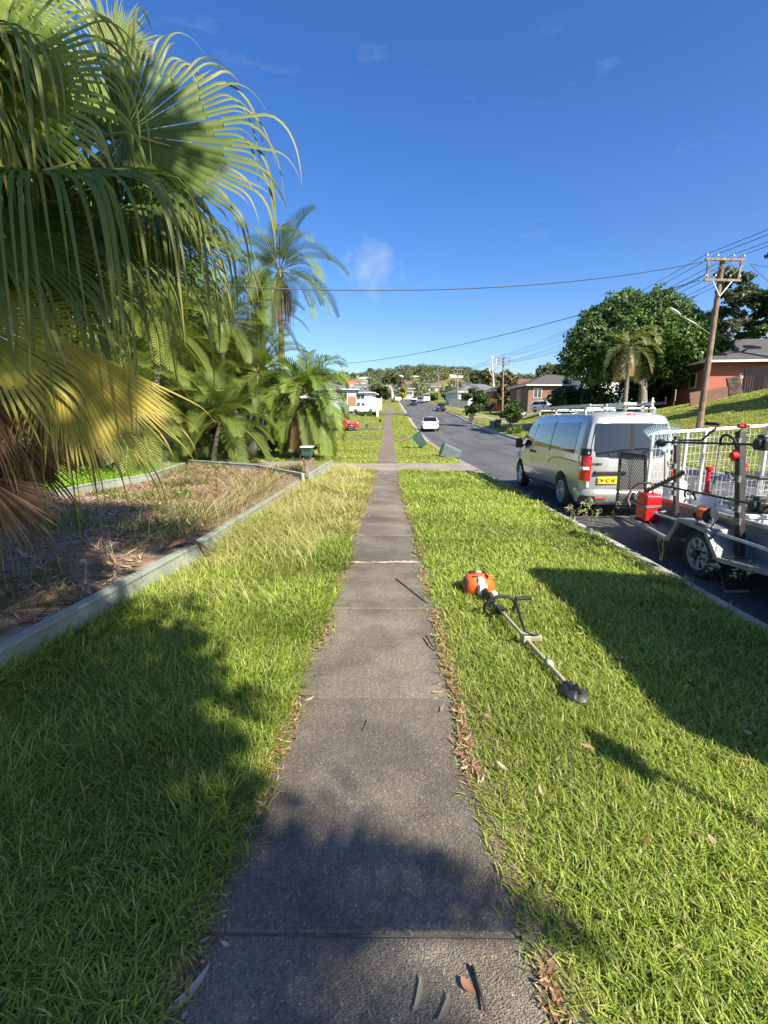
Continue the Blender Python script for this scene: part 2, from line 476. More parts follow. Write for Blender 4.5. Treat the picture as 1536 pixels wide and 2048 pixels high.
# kerb: gutter + upstand, one run each side (left run broken by the side street)
def kerb(name, xf, side, ys):
    rows = []
    for y in ys:
        x = float(xf(y)); z = float(P(y)) - .115; s = side
        prof = [(x + s * .45, z - .185), (x + s * .16, z - .21), (x + s * .12, z - .195), (x + s * .07, z - .035), (x + s * .03, z - .005), (x - s * .13, z + .012), (x - s * .14, z - .3)]
        rows.append([(a, y, c) for a, c in prof])
    mb = MB(); mb.grid(rows)
    return tag(mb.build(name, M['concrete'], smooth=True, auto=40), kind='structure')
kerb('kerb', kerbL, 1, np.linspace(-10, 74.5, 120))
kerb('kerb', kerbL, 1, np.linspace(84, 160, 60))
kerb('kerb', kerbR, -1, np.linspace(-10, 160, 160))

# exposed-aggregate footpath, overgrown at its edges
m, nt, N, L, b = _nt('aggregate_path')
tc = N.new('ShaderNodeTexCoord')
r1 = _ramp(_noise(1.1, 7).outputs['Fac'], [(.3, (.125, .110, .086)), (.55, (.193, .172, .136)), (.75, (.252, .226, .18))])
vo = N.new('ShaderNodeTexVoronoi'); vo.inputs['Scale'].default_value = 165; L.new(tc.outputs['Object'], vo.inputs['Vector'])
r2 = _ramp(vo.outputs['Color'], [(.0, (.45, .45, .47)), (.5, (.9, .88, .86)), (.86, (1.3, 1.25, 1.2)), (.97, (2.6, 2.5, 2.3))])
mx = N.new('ShaderNodeMix'); mx.data_type = 'RGBA'; mx.blend_type = 'MULTIPLY'; mx.inputs[0].default_value = 1
sx_ = N.new('ShaderNodeSeparateXYZ'); L.new(tc.outputs['Object'], sx_.inputs[0])
sl = N.new('ShaderNodeMath'); sl.operation = 'MULTIPLY_ADD'; sl.inputs[1].default_value = 1 / 1.306; sl.inputs[2].default_value = .054
L.new(sx_.outputs['Y'], sl.inputs[0]); fl_n = N.new('ShaderNodeMath'); fl_n.operation = 'FLOOR'; L.new(sl.outputs[0], fl_n.inputs[0])
wn_ = N.new('ShaderNodeTexWhiteNoise'); wn_.noise_dimensions = '1D'; L.new(fl_n.outputs[0], wn_.inputs['W'])
sr = _ramp(wn_.outputs['Value'], [(0, (.80, .80, .81)), (1, (1.12, 1.11, 1.08))])
sm = N.new('ShaderNodeMix'); sm.data_type = 'RGBA'; sm.blend_type = 'MULTIPLY'; sm.inputs[0].default_value = 1
L.new(r1.outputs[0], sm.inputs[6]); L.new(sr.outputs[0], sm.inputs[7])
L.new(sm.outputs[2], mx.inputs[6]); L.new(r2.outputs[0], mx.inputs[7])
st = _ramp(_noise(2.6, 4).outputs['Fac'], [(.42, (.55, .52, .5)), (.55, (1, 1, 1))])
mx2 = N.new('ShaderNodeMix'); mx2.data_type = 'RGBA'; mx2.blend_type = 'MULTIPLY'; mx2.inputs[0].default_value = .6
L.new(mx.outputs[2], mx2.inputs[6]); L.new(st.outputs[0], mx2.inputs[7])
L.new(mx2.outputs[2], b.inputs['Base Color'])
b.inputs['Roughness'].default_value = .8
bp = N.new('ShaderNodeBump'); bp.inputs['Strength'].default_value = .8; bp.inputs['Distance'].default_value = .005
ad = N.new('ShaderNodeMath'); ad.operation = 'ADD'
L.new(vo.outputs['Distance'], ad.inputs[0]); L.new(_noise(220, 3).outputs['Fac'], ad.inputs[1])
L.new(ad.outputs[0], bp.inputs['Height']); L.new(bp.outputs[0], b.inputs['Normal'])
M['path'] = m
M['pathRed'] = pm('old_reddish_concrete', (.185, .14, .112), (.125, .10, .082), 1.6, .9, .4, 80)
M['pale'] = pm('pale_concrete', (.27, .245, .205), (.18, .165, .135), 1.5, .9, .4, 60)
M['joint'] = pm('joint_sand', (.26, .23, .17), (.07, .06, .045), 7, .95)
M['dirt'] = pm('dry_soil', (.20, .15, .095), (.11, .085, .055), 5, .95, .8, 40)
joints = [-.07, 1.225, 2.525, 3.84, 5.14, 6.47, 7.8, 9.1, 10.4, 11.7, 13.0, 14.3]
mb = MB()
rs_ = random.Random(3)
for a, c in zip(joints[:-1], joints[1:]):
    z0 = .016 + rs_.uniform(-.003, .003) + (.012 if abs(c - 5.14) < .01 else 0)
    tl = rs_.uniform(-.003, .003)
    gap = .0035
    rows = []
    for y in (a + gap, a + gap + .008, (a + c) / 2, c - gap - .008, c - gap):
        e = -.006 if y in (a + gap, c - gap) else 0
        rows.append([(x, y, z0 + e + tl * (y - a)) for x in (-.70, -.35, 0, .3, .58)])
    mb.grid(rows)
    n = 5
    for row, dy in ((rows[0], 0), (rows[-1], 0)):
        mb.add([p for p in row] + [(p[0], p[1], -.01) for p in row], [[i, i + 1, i + 1 + n, i + n] for i in range(n - 1)])
tag(mb.build('path', M['path']), kind='structure')
tag(sheet('path_edge', -.72, .60, np.linspace(-1, 14.8, 30), .006, M['joint'], 3), kind='structure')
sheet('path', -.48, .36, np.linspace(17.7, 37.2, 24), .016, M['pathRed'], 3)
sheet('path', -.52, .42, np.linspace(39.4, 76, 36), .016, M['pathRed'], 3)
sheet('path', -.5, .45, np.linspace(83, 112, 20), .02, M['pathRed'], 3)
sheet('driveway', -9, lambda y: float(kerbL(y)) - .1, np.linspace(14.8, 17.6, 5), .014, M['pale'], 20, zf=lambda x, y: Hf(x, y) if x < -2.2 else float(P(y)))
sheet('driveway', -.6, .5, np.linspace(37.3, 37.8, 3), .026, M['pale'], 3)
sheet('driveway', -16, lambda y: float(kerbL(y)) - .1, np.linspace(37.9, 39.3, 3), .018, M['pathRed'], 20, zf=lambda x, y: Hf(x, y))
sheet('driveway', -24, -.6, np.linspace(49, 51.5, 4), .02, M['oldAsphalt'], 14, zf=lambda x, y: Hf(x, y))
sheet('driveway', 11, 24, np.linspace(71, 74.5, 5), .03, M['pale'], 14, zf=lambda x, y: Hf(x, y))
# ragged pale strip painting the lit edge of a lifted slab
mb = MB(); rs_ = random.Random(9)
xs_ = np.linspace(-.50, .40, 40)
mb.grid([[(x, 5.13 + .012 * math.sin(x * 23) - .02 * rs_.random(), .035) for x in xs_], [(x, 5.165 + .02 * math.sin(x * 9) + .03 * rs_.random(), .034) for x in xs_], [(x, 5.10, .015) for x in xs_]])
tag(mb.build('lit_edge_strip', pm('pale_lit_edge', (.50, .44, .34), (.30, .26, .20), 22, .95, .6, 70), fixn=False), kind='structure')
# right-hand footpath across the road
sheet('path', 14.2, 15.3, np.linspace(40, 110, 40), .03, M['pale'], 3, zf=lambda x, y: Hf(x, y))

# ---------------- low grey-green garden walls round the bed (each run a thing)
M['wallGreen'] = pm('painted_wall_green', (.29, .315, .255), (.20, .225, .18), 2.2, .75, .3, 40)
def low_wall(label, pts, top, th=.07, panel=2.2, bot=-.15):
    t = thing('garden_wall', label, 'wall', (pts[0][0], pts[0][1], 0))
    o = Vector((pts[0][0], pts[0][1], 0))
    mb, cp, ln = MB(), MB(), MB()
    for a, c in zip(pts[:-1], pts[1:]):
        A, C = Vector((a[0], a[1], 0)) - o, Vector((c[0], c[1], 0)) - o
        mb.bar(A + Vector((0, 0, (top + bot) / 2)), C + Vector((0, 0, (top + bot) / 2)), th, top - bot)
        cp.bar(A + Vector((0, 0, top + .012)), C + Vector((0, 0, top + .012)), th + .02, .03)
        k = int((C - A).length / panel)
        for i in range(1, k + 1):
            p = A.lerp(C, i / (k + .5))
            ln.box(p + Vector((0, 0, (top + bot) / 2 - .02)), (th + .012, .05, top - bot - .03), Matrix.Rotation(math.atan2((C - A).y, (C - A).x), 3, 'Z') @ Matrix.Rotation(R(90), 3, 'Z'))
    mb.build('wall_panel', M['wallGreen'], t)
    cp.build('capping', M['wallGreen'], t, bevel=.006)
    if ln.v: ln.build('post', M['wallGreen'], t)
    return t
low_wall('low pale green garden wall beside the grass verge, in front of the dry bed', [(-2.40, .6), (-2.27, 2.6), (-2.07, 5.0), (-1.93, 10.2)], .27)
low_wall('low green wall running back from the small mailbox across the end of the bed', [(-1.95, 10.9), (-3.6, 13.0), (-6.1, 14.6)], .36)
low_wall('low green wall between the dry bed and the sunlit side lawn', [(-5.95, 4.2), (-5.85, 9.5), (-5.5, 11.0), (-5.9, 13.8)], .34)
low_wall('short shaded green wall beside the mailbox under the bushy palm', [(-1.80, 10.95), (-1.70, 14.4)], .36)
M['mulch'] = pm('pale_mulch', (.34, .235, .165), (.10, .068, .048), 9, .95, 1.0, 60, lo=.34, hi=.66)
sheet('garden_bed', -5.9, lambda y: float(np.interp(y, [.6, 2.6, 5, 10.4], [-2.44, -2.31, -2.11, -1.97])), np.linspace(.6, 10.6, 24), .02, M['mulch'], 10, zf=lambda x, y: Hf(min(x, -2.35), y))
sheet('garden_bed', -6.0, lambda y: float(np.interp(y, [10.65, 14.4], [-2.05, -1.85])), np.linspace(10.62, 14.5, 10), .022, M['dirt'], 10, zf=lambda x, y: Hf(min(x, -2.35), y))
# ------------------------------------------------------------------ grass, litter, foliage builders
_lat = rng.random((128, 128))
def vnoise(x, y, s=1.0):
    x = np.asarray(x) * s + 50.3; y = np.asarray(y) * s + 31.7
    xi, yi = np.floor(x).astype(int), np.floor(y).astype(int)
    fx, fy = x - xi, y - yi
    fx = fx * fx * (3 - 2 * fx); fy = fy * fy * (3 - 2 * fy)
    L_ = lambda a, b_: _lat[a % 128, b_ % 128]
    return (L_(xi, yi) * (1 - fx) + L_(xi + 1, yi) * fx) * (1 - fy) + (L_(xi, yi + 1) * (1 - fx) + L_(xi + 1, yi + 1) * fx) * fy

def blades(name, px_, py_, pz_, h, w, lean, col, mat='grass', az=None, kind='stuff', tipcol=None, parent=None, face=None):
    n = len(px_)
    az = rng.random(n) * 2 * np.pi if az is None else az
    fa = az + np.pi / 2 + (rng.random(n) - .5) * 1.2
    ld = np.stack([np.cos(az), np.sin(az), np.zeros(n)], -1)
    wd = np.stack([np.cos(fa), np.sin(fa), np.zeros(n)], -1)
    base = np.stack([px_, py_, pz_], -1)
    ts = [0, .38, .74, 1.0]; ws = [.8, 1.0, .62, 0]
    V = np.zeros((n, 7, 3)); C = np.zeros((n, 7, 3))
    for i, (t, k) in enumerate(zip(ts, ws)):
        c = base + ld * (h * lean * t ** 1.7)[:, None]
        c[:, 2] += h * (t - .35 * np.minimum(lean, 1.6) * t ** 2.2)
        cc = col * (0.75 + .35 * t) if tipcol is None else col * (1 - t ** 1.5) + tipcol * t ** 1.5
        if i < 3:
            V[:, 2 * i] = c - wd * (w * k / 2)[:, None]; V[:, 2 * i + 1] = c + wd * (w * k / 2)[:, None]
            C[:, 2 * i] = cc; C[:, 2 * i + 1] = cc
        else:
            V[:, 6] = c; C[:, 6] = cc
    o = (np.arange(n) * 7)[:, None]
    f1 = o + np.array([[0, 1, 3, 2]]); f2 = o + np.array([[2, 3, 5, 4]]); f3 = o + np.array([[4, 5, 6]])
    flat = np.concatenate([f1, f2, f3], 1).ravel()
    lt = np.tile([4, 4, 3], n)
    ob = np_mesh(name, V.reshape(-1, 3), flat, lt, M[mat], np.clip(C.reshape(-1, 3), 0, 1), parent, smooth=True)
    if kind: tag(ob, kind=kind)
    return ob

def scatter(x0, x1, y0, y1, dens, mask=None, step=None):
    """points with a density (per m2) that is a function of y"""
    xs, ys = [], []
    y = y0
    while y < y1:
        dy = min(max(.3, (y * .08)), y1 - y)
        n = rng.poisson(dens(y + dy / 2) * dy * (x1 - x0))
        xs.append(x0 + rng.random(n) * (x1 - x0)); ys.append(y + rng.random(n) * dy)
        y += dy
    x = np.concatenate(xs); y = np.concatenate(ys)
    if mask is not None:
        k = mask(x, y); x, y = x[k], y[k]
    return x, y
def mixcol(n, cols, weights):
    k = rng.choice(len(cols), n, p=np.array(weights) / sum(weights))
    c = np.array(cols)[k] * (.8 + .45 * rng.random((n, 1)))
    return c + (rng.random((n, 3)) - .5) * .012
# where the lawn meets the path (measured off the photograph), slightly ragged
def edgeL(y): return np.interp(y, [0, 1, 2.5, 3.8, 5.1, 6.5, 9, 14, 20, 40], [-.64, -.61, -.52, -.53, -.46, -.52, -.44, -.40, -.40, -.42]) + .10 * (vnoise(y, y * 0, 1.7) - .5)
def edgeR(y): return np.interp(y, [0, 1, 2.5, 3.8, 5.1, 6.5, 9, 14, 20, 40], [.50, .47, .36, .355, .36, .38, .33, .29, .30, .33]) + .08 * (vnoise(y, y * 0 + 9, 1.9) - .5)
def notdrive(y): return ~(((y > 14.8) & (y < 17.6)) | ((y > 37.3) & (y < 39.3)))
GREEN = [(.215, .295, .04), (.275, .345, .058), (.335, .37, .09), (.43, .395, .18), (.115, .19, .026)]
def dens_near(y): return min(11000, 11000 * (2.0 / max(y, .1)) ** 1.35)
def wid(d, w0=.0052): return w0 * np.maximum(1, d / 2.2) ** .85

# right verge
x, y = scatter(.2, 3.05, .6, 14.9, dens_near, lambda x, y: (x > edgeR(y) - .01 + .03 * rng.standard_normal(len(x))) & (x < kerbL(y) - .1))
d = np.hypot(x, y); n = len(x)
cl = vnoise(x, y, 2.2); cl2 = vnoise(x + 7, y - 3, .7)
h = (.045 + .085 * cl * cl2 + .035 * rng.random(n)) * np.clip(1 + .25 * (y > 6), 1, 1.4)
h += .10 * ((x > 2.6) & (y > 4)) * rng.random(n) * (vnoise(x, y, 3) > .5)
h *= np.clip(.7 + (x - edgeR(y)) * 4, .7, 1)
c = mixcol(n, GREEN, [3, 4, 3, 1.0, 2]); c *= (.8 + .45 * vnoise(x, y, 1.1))[:, None]
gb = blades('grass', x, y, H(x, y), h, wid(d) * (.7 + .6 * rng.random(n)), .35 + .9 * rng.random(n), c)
# left verge, longer and rougher, lush near the camera and seedy further on
x, y = scatter(-2.5, -.2, .6, 14.9, lambda y: dens_near(y) * .95, lambda x, y: (x < edgeL(y) + .01 + .03 * rng.standard_normal(len(x))) & (x > np.interp(y, [.6, 2.6, 5, 10.4, 15], [-2.34, -2.21, -2.01, -1.87, -1.66])))
d = np.hypot(x, y); n = len(x)
cl = vnoise(x, y, 2.0); cl2 = vnoise(x + 3, y + 8, .8)
h = .075 + .12 * cl * cl2 + .05 * rng.random(n) + .10 * np.clip((-x - 1.1), 0, 1)
h *= np.interp(y, [0, 4, 7, 12, 15], [1, 1, 1.5, 1.7, 1.1]) * np.clip(.65 + (edgeL(y) - x) * 3, .65, 1)
c = mixcol(n, GREEN, [4, 4, 2, .8, 3]); seedy = np.clip((y - 4.0) / 3.5, 0, 1)[:, None] * (vnoise(x, y, 1.2) > .36)[:, None] * .75
c = c * (1 - seedy) + np.array([[.42, .38, .17]]) * seedy * (.7 + .5 * rng.random((n, 1)))
c *= (.8 + .4 * vnoise(x, y, 1.3))[:, None]
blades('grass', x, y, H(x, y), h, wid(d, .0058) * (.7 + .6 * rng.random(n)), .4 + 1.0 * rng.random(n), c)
# tall seeding stalks bent over in the left verge
x, y = scatter(-1.9, -.75, 3.6, 14.5, lambda y: 300, lambda x, y: (vnoise(x, y, 1.0) > .36))
n = len(x)
c = mixcol(n, [(.36, .33, .13), (.42, .37, .19), (.25, .28, .07)], [2, 2, 1])
blades('grass', x, y, H(x, y), .24 + .30 * rng.random(n), wid(np.hypot(x, y), .0026), .6 + .9 * rng.random(n), c, az=rng.normal(2.6, .9, n), tipcol=c * 1.2)
# verge beyond the first driveway, and lawns further off
def far_patch(x0, x1, y0, y1, dens, hh, mask=None, cols=GREEN, wts=(2, 4, 4, 1.6, 1), w0=.0045):
    x, y = scatter(x0, x1, y0, y1, dens, mask)
    d = np.hypot(x, y); n = len(x)
    h = hh * (.5 + .8 * rng.random(n) * (.4 + vnoise(x, y, .8)))
    c = mixcol(n, list(cols), list(wts)) * (.85 + .35 * vnoise(x, y, .5))[:, None]
    return blades('grass', x, y, H(x, y), h, wid(d, w0), .5 + .9 * rng.random(n), c)
far_patch(.22, 2.95, 17.5, 75, lambda y: 14000 / y ** 1.15, .055, lambda x, y: (x > edgeR(y) - .02 + .05 * rng.random(len(x))) & notdrive(y) & (x < kerbL(y) - .1))
far_patch(-9, -.3, 17.5, 48, lambda y: 9500 / y ** 1.15, .065, lambda x, y: (x < edgeL(y)) & notdrive(y))
far_patch(-14, -.55, 52, 76, lambda y: 5000 / y ** 1.15, .05)
far_patch(-13.5, -6.1, 6.5, 22, lambda y: 7000 / y ** .8, .07, lambda x, y: (x < -6.1) & ~((y > 14.6) & (y < 17.8)), cols=[(.19, .35, .03), (.24, .37, .035), (.14, .27, .025)], wts=(2, 2, 1))
far_patch(11, 32, 14, 45, lambda y: 5200 / y ** 1.15, .055, w0=.006)
far_patch(11, 26, 45, 80, lambda y: 3200 / y ** 1.1, .05, w0=.006)
far_patch(-13, 2.9, 83, 104, lambda y: 2200 / y ** 1.1, .05, lambda x, y: (x < -.6) | (x > .5), w0=.006)
# a pale mound of long straw spilling over the garden wall
n = 900; x = rng.normal(-2.25, .22, n); y = rng.uniform(5.0, 9.5, n); c = mixcol(n, [(.42, .35, .18), (.36, .31, .13), (.28, .30, .09)], [3, 2, 1])
k_ = (x > -2.9) & (x < -1.75); x, y, c = x[k_], y[k_], c[k_]; n = len(x)
blades('dry_grass', x, y, H(x, y), .28 + .38 * rng.random(n), wid(np.hypot(x, y), .0026), .6 + .9 * rng.random(n), c, 'dryleaf', az=rng.normal(.3, .9, n))
# straw and dry weeds in the bed
x, y = scatter(-5.8, -2.2, 1.2, 14.3, lambda y: 170, lambda x, y: (vnoise(x, y, 1.1) > .38) & (x < np.interp(y, [.6, 5, 14], [-2.45, -2.2, -2.1])))
n = len(x); c = mixcol(n, [(.30, .22, .13), (.22, .14, .08), (.16, .19, .05), (.40, .31, .2)], [3, 3, 3, 2])
blades('dry_grass', x, y, H(x, y), .10 + (.38 + .3 * (x > -3)) * rng.random(n) * vnoise(x, y, 1.4), wid(np.hypot(x, y), .0028), .5 + 1.4 * rng.random(n), c, 'dryleaf')

# green weeds coming up through the mulch
x, y = scatter(-5.7, -2.3, 2.5, 14.0, lambda y: 420, lambda x, y: (vnoise(x + 4, y, 1.6) > .70) & (x < np.interp(y, [.6, 5, 14], [-2.45, -2.2, -2.1])))
n = len(x); c = mixcol(n, [(.14, .20, .04), (.10, .15, .03), (.22, .24, .07)], [3, 2, 2])
blades('weeds', x, y, H(x, y), .05 + .16 * rng.random(n), wid(np.hypot(x, y), .006), .5 + 1.0 * rng.random(n), c)
# leaf litter gathered along both path edges and scattered in the lawn
def litter(name, x, y, z, ln, w, col):
    n = len(x)
    V = np.zeros((n, 10, 3)); az = rng.random(n) * 2 * np.pi
    dx = np.stack([np.cos(az), np.sin(az), (rng.random(n) - .5) * .5], -1); sx = np.stack([-np.sin(az), np.cos(az), (rng.random(n) - .5) * .9], -1)
    base = np.stack([x, y, z], -1); curl = (rng.random(n) * .35 + .02) * ln
    for i, (t, k) in enumerate(zip([-.5, -.25, 0, .25, .5], [.08, .8, 1, .7, .05])):
        c_ = base + dx * (ln * t)[:, None]; c_[:, 2] += curl * (4 * t * t) * .8 + .006
        c_ += sx * (ln * .22 * t * t)[:, None]
        V[:, 2 * i] = c_ - sx * (w * k / 2)[:, None]; V[:, 2 * i + 1] = c_ + sx * (w * k / 2)[:, None]
    o = (np.arange(n) * 10)[:, None]
    flat = np.concatenate([o + np.array([[2 * i, 2 * i + 1, 2 * i + 3, 2 * i + 2]]) for i in range(4)], 1).ravel()
    ob = np_mesh(name, V.reshape(-1, 3), flat, np.full(n * 4, 4), M['dryleaf'], np.repeat(col, 10, 0), smooth=True)
    return tag(ob, kind='stuff')
LIT = [(.30, .17, .09), (.42, .29, .18), (.20, .11, .06), (.50, .40, .28), (.36, .20, .13)]
yy = .8 + 13.5 * rng.random(6500) ** 1.4; side = rng.random(6500) < .5
xx = np.where(side, edgeL(yy) + .02 + np.abs(rng.normal(0, .045, 6500)) - .04, edgeR(yy) - .02 - np.abs(rng.normal(0, .035, 6500)) + .05)
keep = vnoise(xx, yy, 1.6) > .27
xx, yy = xx[keep], yy[keep]; n = len(xx)
litter('leaf_litter', xx, yy, np.full(n, .012) + .02 * rng.random(n), (.025 + .05 * rng.random(n)) * np.clip(yy / 2.2, .45, 1), .004 + .008 * rng.random(n), mixcol(n, LIT, [3, 2, 3, 1, 2]))
xx, yy = scatter(.5, 2.8, .9, 7, lambda y: 8); n = len(xx)
litter('leaf_litter', xx, yy, np.full(n, .06) + .02 * rng.random(n), .04 + .045 * rng.random(n), .009 + .010 * rng.random(n), mixcol(n, LIT, [2, 3, 1, 3, 2]))
xx, yy = scatter(-5.7, -2.3, 1.4, 14, lambda y: 170, lambda x, y: x < np.interp(y, [.6, 5, 14], [-2.45, -2.2, -2.1])); n = len(xx)
litter('leaf_litter', xx, yy, H(xx, yy) + .03, .06 + .12 * rng.random(n), .01 + .02 * rng.random(n), mixcol(n, LIT, [2, 3, 1, 3, 2]))
# soil and thatch strip beside the path
for s_, ef in ((-1, edgeL), (1, edgeR)):
    ys_ = np.linspace(.3, 14.7, 160); mbs = MB()
    mbs.grid([[(float(ef(q)) + s_ * a_, q, b_) for a_, b_ in ((-.005 - .03 * vnoise(q, q * 0 + s_, 6), .0175), (.03, .028), (.16, .02), (.24, -.01))] for q in ys_])
    tag(mbs.build('soil_strip', M['dirt'], smooth=True, fixn=False), kind='structure')

# single fallen leaves and twigs on the near slabs
def fallen_leaf(label, p, ln, w, az, col, curl=.2):
    V = []; F = []
    for i in range(9):
        t = i / 8 - .5; k = max(.03, (1 - (2 * t) ** 2) ** .8 * (1.0 - .25 * t))
        cx_, cy_ = math.cos(az), math.sin(az); bend = .07 * ln * (4 * t * t - .3)
        px_, py_ = p[0] + cx_ * ln * t - cy_ * bend, p[1] + cy_ * ln * t + cx_ * bend
        z = .024 + curl * ln * (2 * t) ** 2 * .2
        V += [(px_ + cy_ * w * k / 2, py_ - cx_ * w * k / 2, z + .25 * w * k), (px_, py_, z), (px_ - cy_ * w * k / 2, py_ + cx_ * w * k / 2, z + .1 * w * k)]
    for i in range(8):
        for k in range(2): F.append([3 * i + k, 3 * i + k + 1, 3 * i + k + 4, 3 * i + k + 3])
    V = np.array(V); F = np.array(F)
    o = np_mesh('fallen_leaf', V, F.ravel(), np.full(len(F), 4), M['dryleaf'], np.tile(np.array(col), (len(V), 1)), smooth=True)
    return tag(o, label, 'leaf', 'dry leaves lying on the path')
fallen_leaf('long slim grey-green dry leaf lying on the bottom path slab, left of the stick', gp(838, 1990, .02), .095, .017, R(75), (.40, .36, .25))
fallen_leaf('curled grey-brown leaf at the bottom of the path, nearest the camera', gp(890, 2022, .02), .085, .02, R(60), (.36, .28, .2), .5)
fallen_leaf('short red-brown leaf on the bottom path slab beside the dark stick', gp(935, 1976, .02), .055, .026, R(-50), (.36, .19, .11), .5)
fallen_leaf('pale curled leaf pressed against the left edge of the bottom path slab', gp(375, 1985, .03), .16, .028, R(55), (.50, .42, .32), .5)
fallen_leaf('yellow-brown leaf on the joint of the path opposite the trimmer head', gp(876, 1386, .02), .075, .018, R(10), (.50, .36, .16), .3)
def twig(label, pts, r):
    mb = MB(); mb.tube([Vector(p) for p in pts], [r, r, r * .9, r * .6][:len(pts)], 6)
    return tag(mb.build('twig', M['trunkDark'], smooth=True), label, 'twig')
M['trunkDark'] = pm('dark_twig_bark', (.06, .04, .028), (.03, .02, .015), 20, .85)
twig('straight dark stick lying on the bottom path slab near its right edge', [gp(944, 1932, .028), gp(956, 1965, .026), gp(964, 1992, .026), gp(970, 2022, .028)], .0055)
twig('thin branched twig across the right half of the path by the orange trimmer', [gp(792, 1158, .03), gp(818, 1178, .03), gp(846, 1200, .03), gp(856, 1206, .03)], .007)
twig('slender dark twig on the right path edge below the joint', [gp(852, 1272, .04), gp(862, 1288, .04), gp(872, 1300, .03)], .006)
twig('short curved twig on the middle of the wide near slab', [gp(724, 1462, .02), gp(730, 1450, .022), gp(733, 1440, .02)], .003)

# ------------------------------------------------------------------ palms
class Leafage:
    """strips of quads with a colour per vertex"""
    def __init__(s): s.v = []; s.f = []; s.c = []
    def strip(s, rows, cols):
        b = len(s.v); k = len(rows[0])
        for r_, c_ in zip(rows, cols):
            s.v.extend(r_); s.c.extend([c_] * k)
        for i in range(len(rows) - 1):
            for j in range(k - 1):
                s.f.append([b + i * k + j, b + i * k + j + 1, b + (i + 1) * k + j + 1, b + (i + 1) * k + j])
    def build(s, name, parent=None, mat='leaf'):
        return np_mesh(name, np.array(s.v), np.array(s.f).ravel(), np.full(len(s.f), 4), M[mat], np.array(s.c), parent, smooth=True)
def lerp3(a, b, t): return tuple(x + (y - x) * t for x, y in zip(a, b))

def fan_leaf(root, hub, out, nrm, Rr, nseg=34, span=R(150), split=.58, droop=2.6, recurve=.5, col=(.07, .12, .015), tip=(.2, .2, .04), petiole=None, rnd=None, mat='leaf', hang=1.0, name='fan_leaf', cup=.25, skew=0.0, rib=.60):
    """costapalmate fan: pleated joined blade, free segments whose long tips hang"""
    rnd = rnd or random.Random(1)
    hub, out, nrm = Vector(hub), Vector(out).normalized(), Vector(nrm)
    nrm = (nrm - out * nrm.dot(out)).normalized(); side = out.cross(nrm)
    lf = Leafage(); da = 2 * span / nseg; down = Vector((0, 0, -1))
    for i in range(nseg):
        a = -span + da * (i + .5)
        ca, sa = math.cos(a), math.sin(a)
        L_ = Rr * (1.0 - .30 * (abs(a) / span) ** 2) * (1 + skew * a / span) * rnd.uniform(.88, 1.1)
        lenT = L_ * (1 + hang * rnd.uniform(.25, .85))
        d0 = (out * ca + side * sa).normalized()
        tilt = cup * (1 - ca) - recurve * .35 * max(0, ca)
        d = (d0 + nrm * tilt * .5).normalized()
        sv = (side * ca - out * sa).normalized()
        p = hub.copy(); nst = 21
        rows, cols = [], []
        br = rnd.random(); dr = droop * rnd.uniform(.7, 1.5); shade = lerp3(col, (col[0] * 1.45, col[1] * 1.3, col[2] * 1.2), rnd.random())
        if mat == 'dryleaf': kv = rnd.choice((.5, .8, 1.2, 1.8)); shade = tuple(c_ * kv for c_ in shade)
        fold = rnd.uniform(.5, 1.2)
        nj = 7; ds = split * L_ / nj; tw_ = L_ * split * math.tan(da / 2)
        def bend(d, f, k_, on=1.1):
            g = (recurve * .5 * f + k_ * 1.9 * min(1, max(0, f - split * on) / .10)) * ds / Rr * 1.35
            d = (d + down * g).normalized()
            return Vector((d.x, d.y, -.985)).normalized() if d.z < -.985 else d
        def colr(r, lt):
            t = max(0, (r / lt - .45) / .55)
            return lerp3(shade, tip, t ** 1.3 if br > .5 else t * .45)
        for k in range(nj + 1):
            r = ds * k; f = r / L_; wdt = r * math.tan(da / 2) * 1.03
            n_ = sv.cross(d).normalized(); ph = wdt * .95 * fold
            rows.append([p - sv * wdt - n_ * ph * .5, p + n_ * ph * .5, p + sv * wdt - n_ * ph * .5]); cols.append(colr(r, lenT))
            if k < nj:
                d = bend(d, f, dr); sv = (sv - d * sv.dot(d)).normalized(); p = p + d * ds
        lf.strip(rows, cols)
        for s_ in (-1, 1):
            lt = lenT * rnd.uniform(.72, 1.12); ds = (lt - split * L_) / (nst - nj)
            dd = (d + sv * s_ * rnd.uniform(-.02, .10)).normalized(); q = p + sv * s_ * tw_ * .5; sw = (sv - dd * sv.dot(dd)).normalized(); k2 = dr * rnd.uniform(.85, 1.2); tw = rnd.uniform(-2.2, 2.2); rows, cols = [], []; on_ = rnd.uniform(1.05, 1.42)
            sway = Vector((rnd.uniform(-1, 1), rnd.uniform(-1, 1), 0)) * .045
            for k in range(nst - nj + 1):
                u = k / (nst - nj); r = split * L_ + ds * k
                w0 = tw_ * .5 * (1 if k == 0 else rib + .25 * (1 - u)) * max(.05, 1 - u ** 2.2)
                n_ = sw.cross(dd).normalized(); an = tw * u * u; s2 = sw * math.cos(an) + n_ * math.sin(an)
                rows.append([q - s2 * w0, q + n_ * w0 * .3, q + s2 * w0]); cols.append(colr(r, lt))
                dd = bend(dd, r / L_, k2, on_); dd = (dd + sway * u).normalized(); sw = (sw - dd * sw.dot(dd)).normalized(); q = q + dd * ds
            lf.strip(rows, cols)
    o = lf.build(name, root, mat)
    if petiole is not None:
        mb = MB(); q = Vector(petiole)
        mid = q.lerp(hub, .55) + Vector((0, 0, .12 * (hub - q).length))
        pts = [q * (1 - t) ** 2 + mid * 2 * t * (1 - t) + hub * t * t for t in [k / 8 for k in range(9)]] + [hub + out * Rr * .3 - nrm * .01]
        mb.tube(pts, [.022] * 5 + [.018] * 4 + [.006], 6)
        mb.build('petiole', M['petiole'], o, smooth=True)
    return o
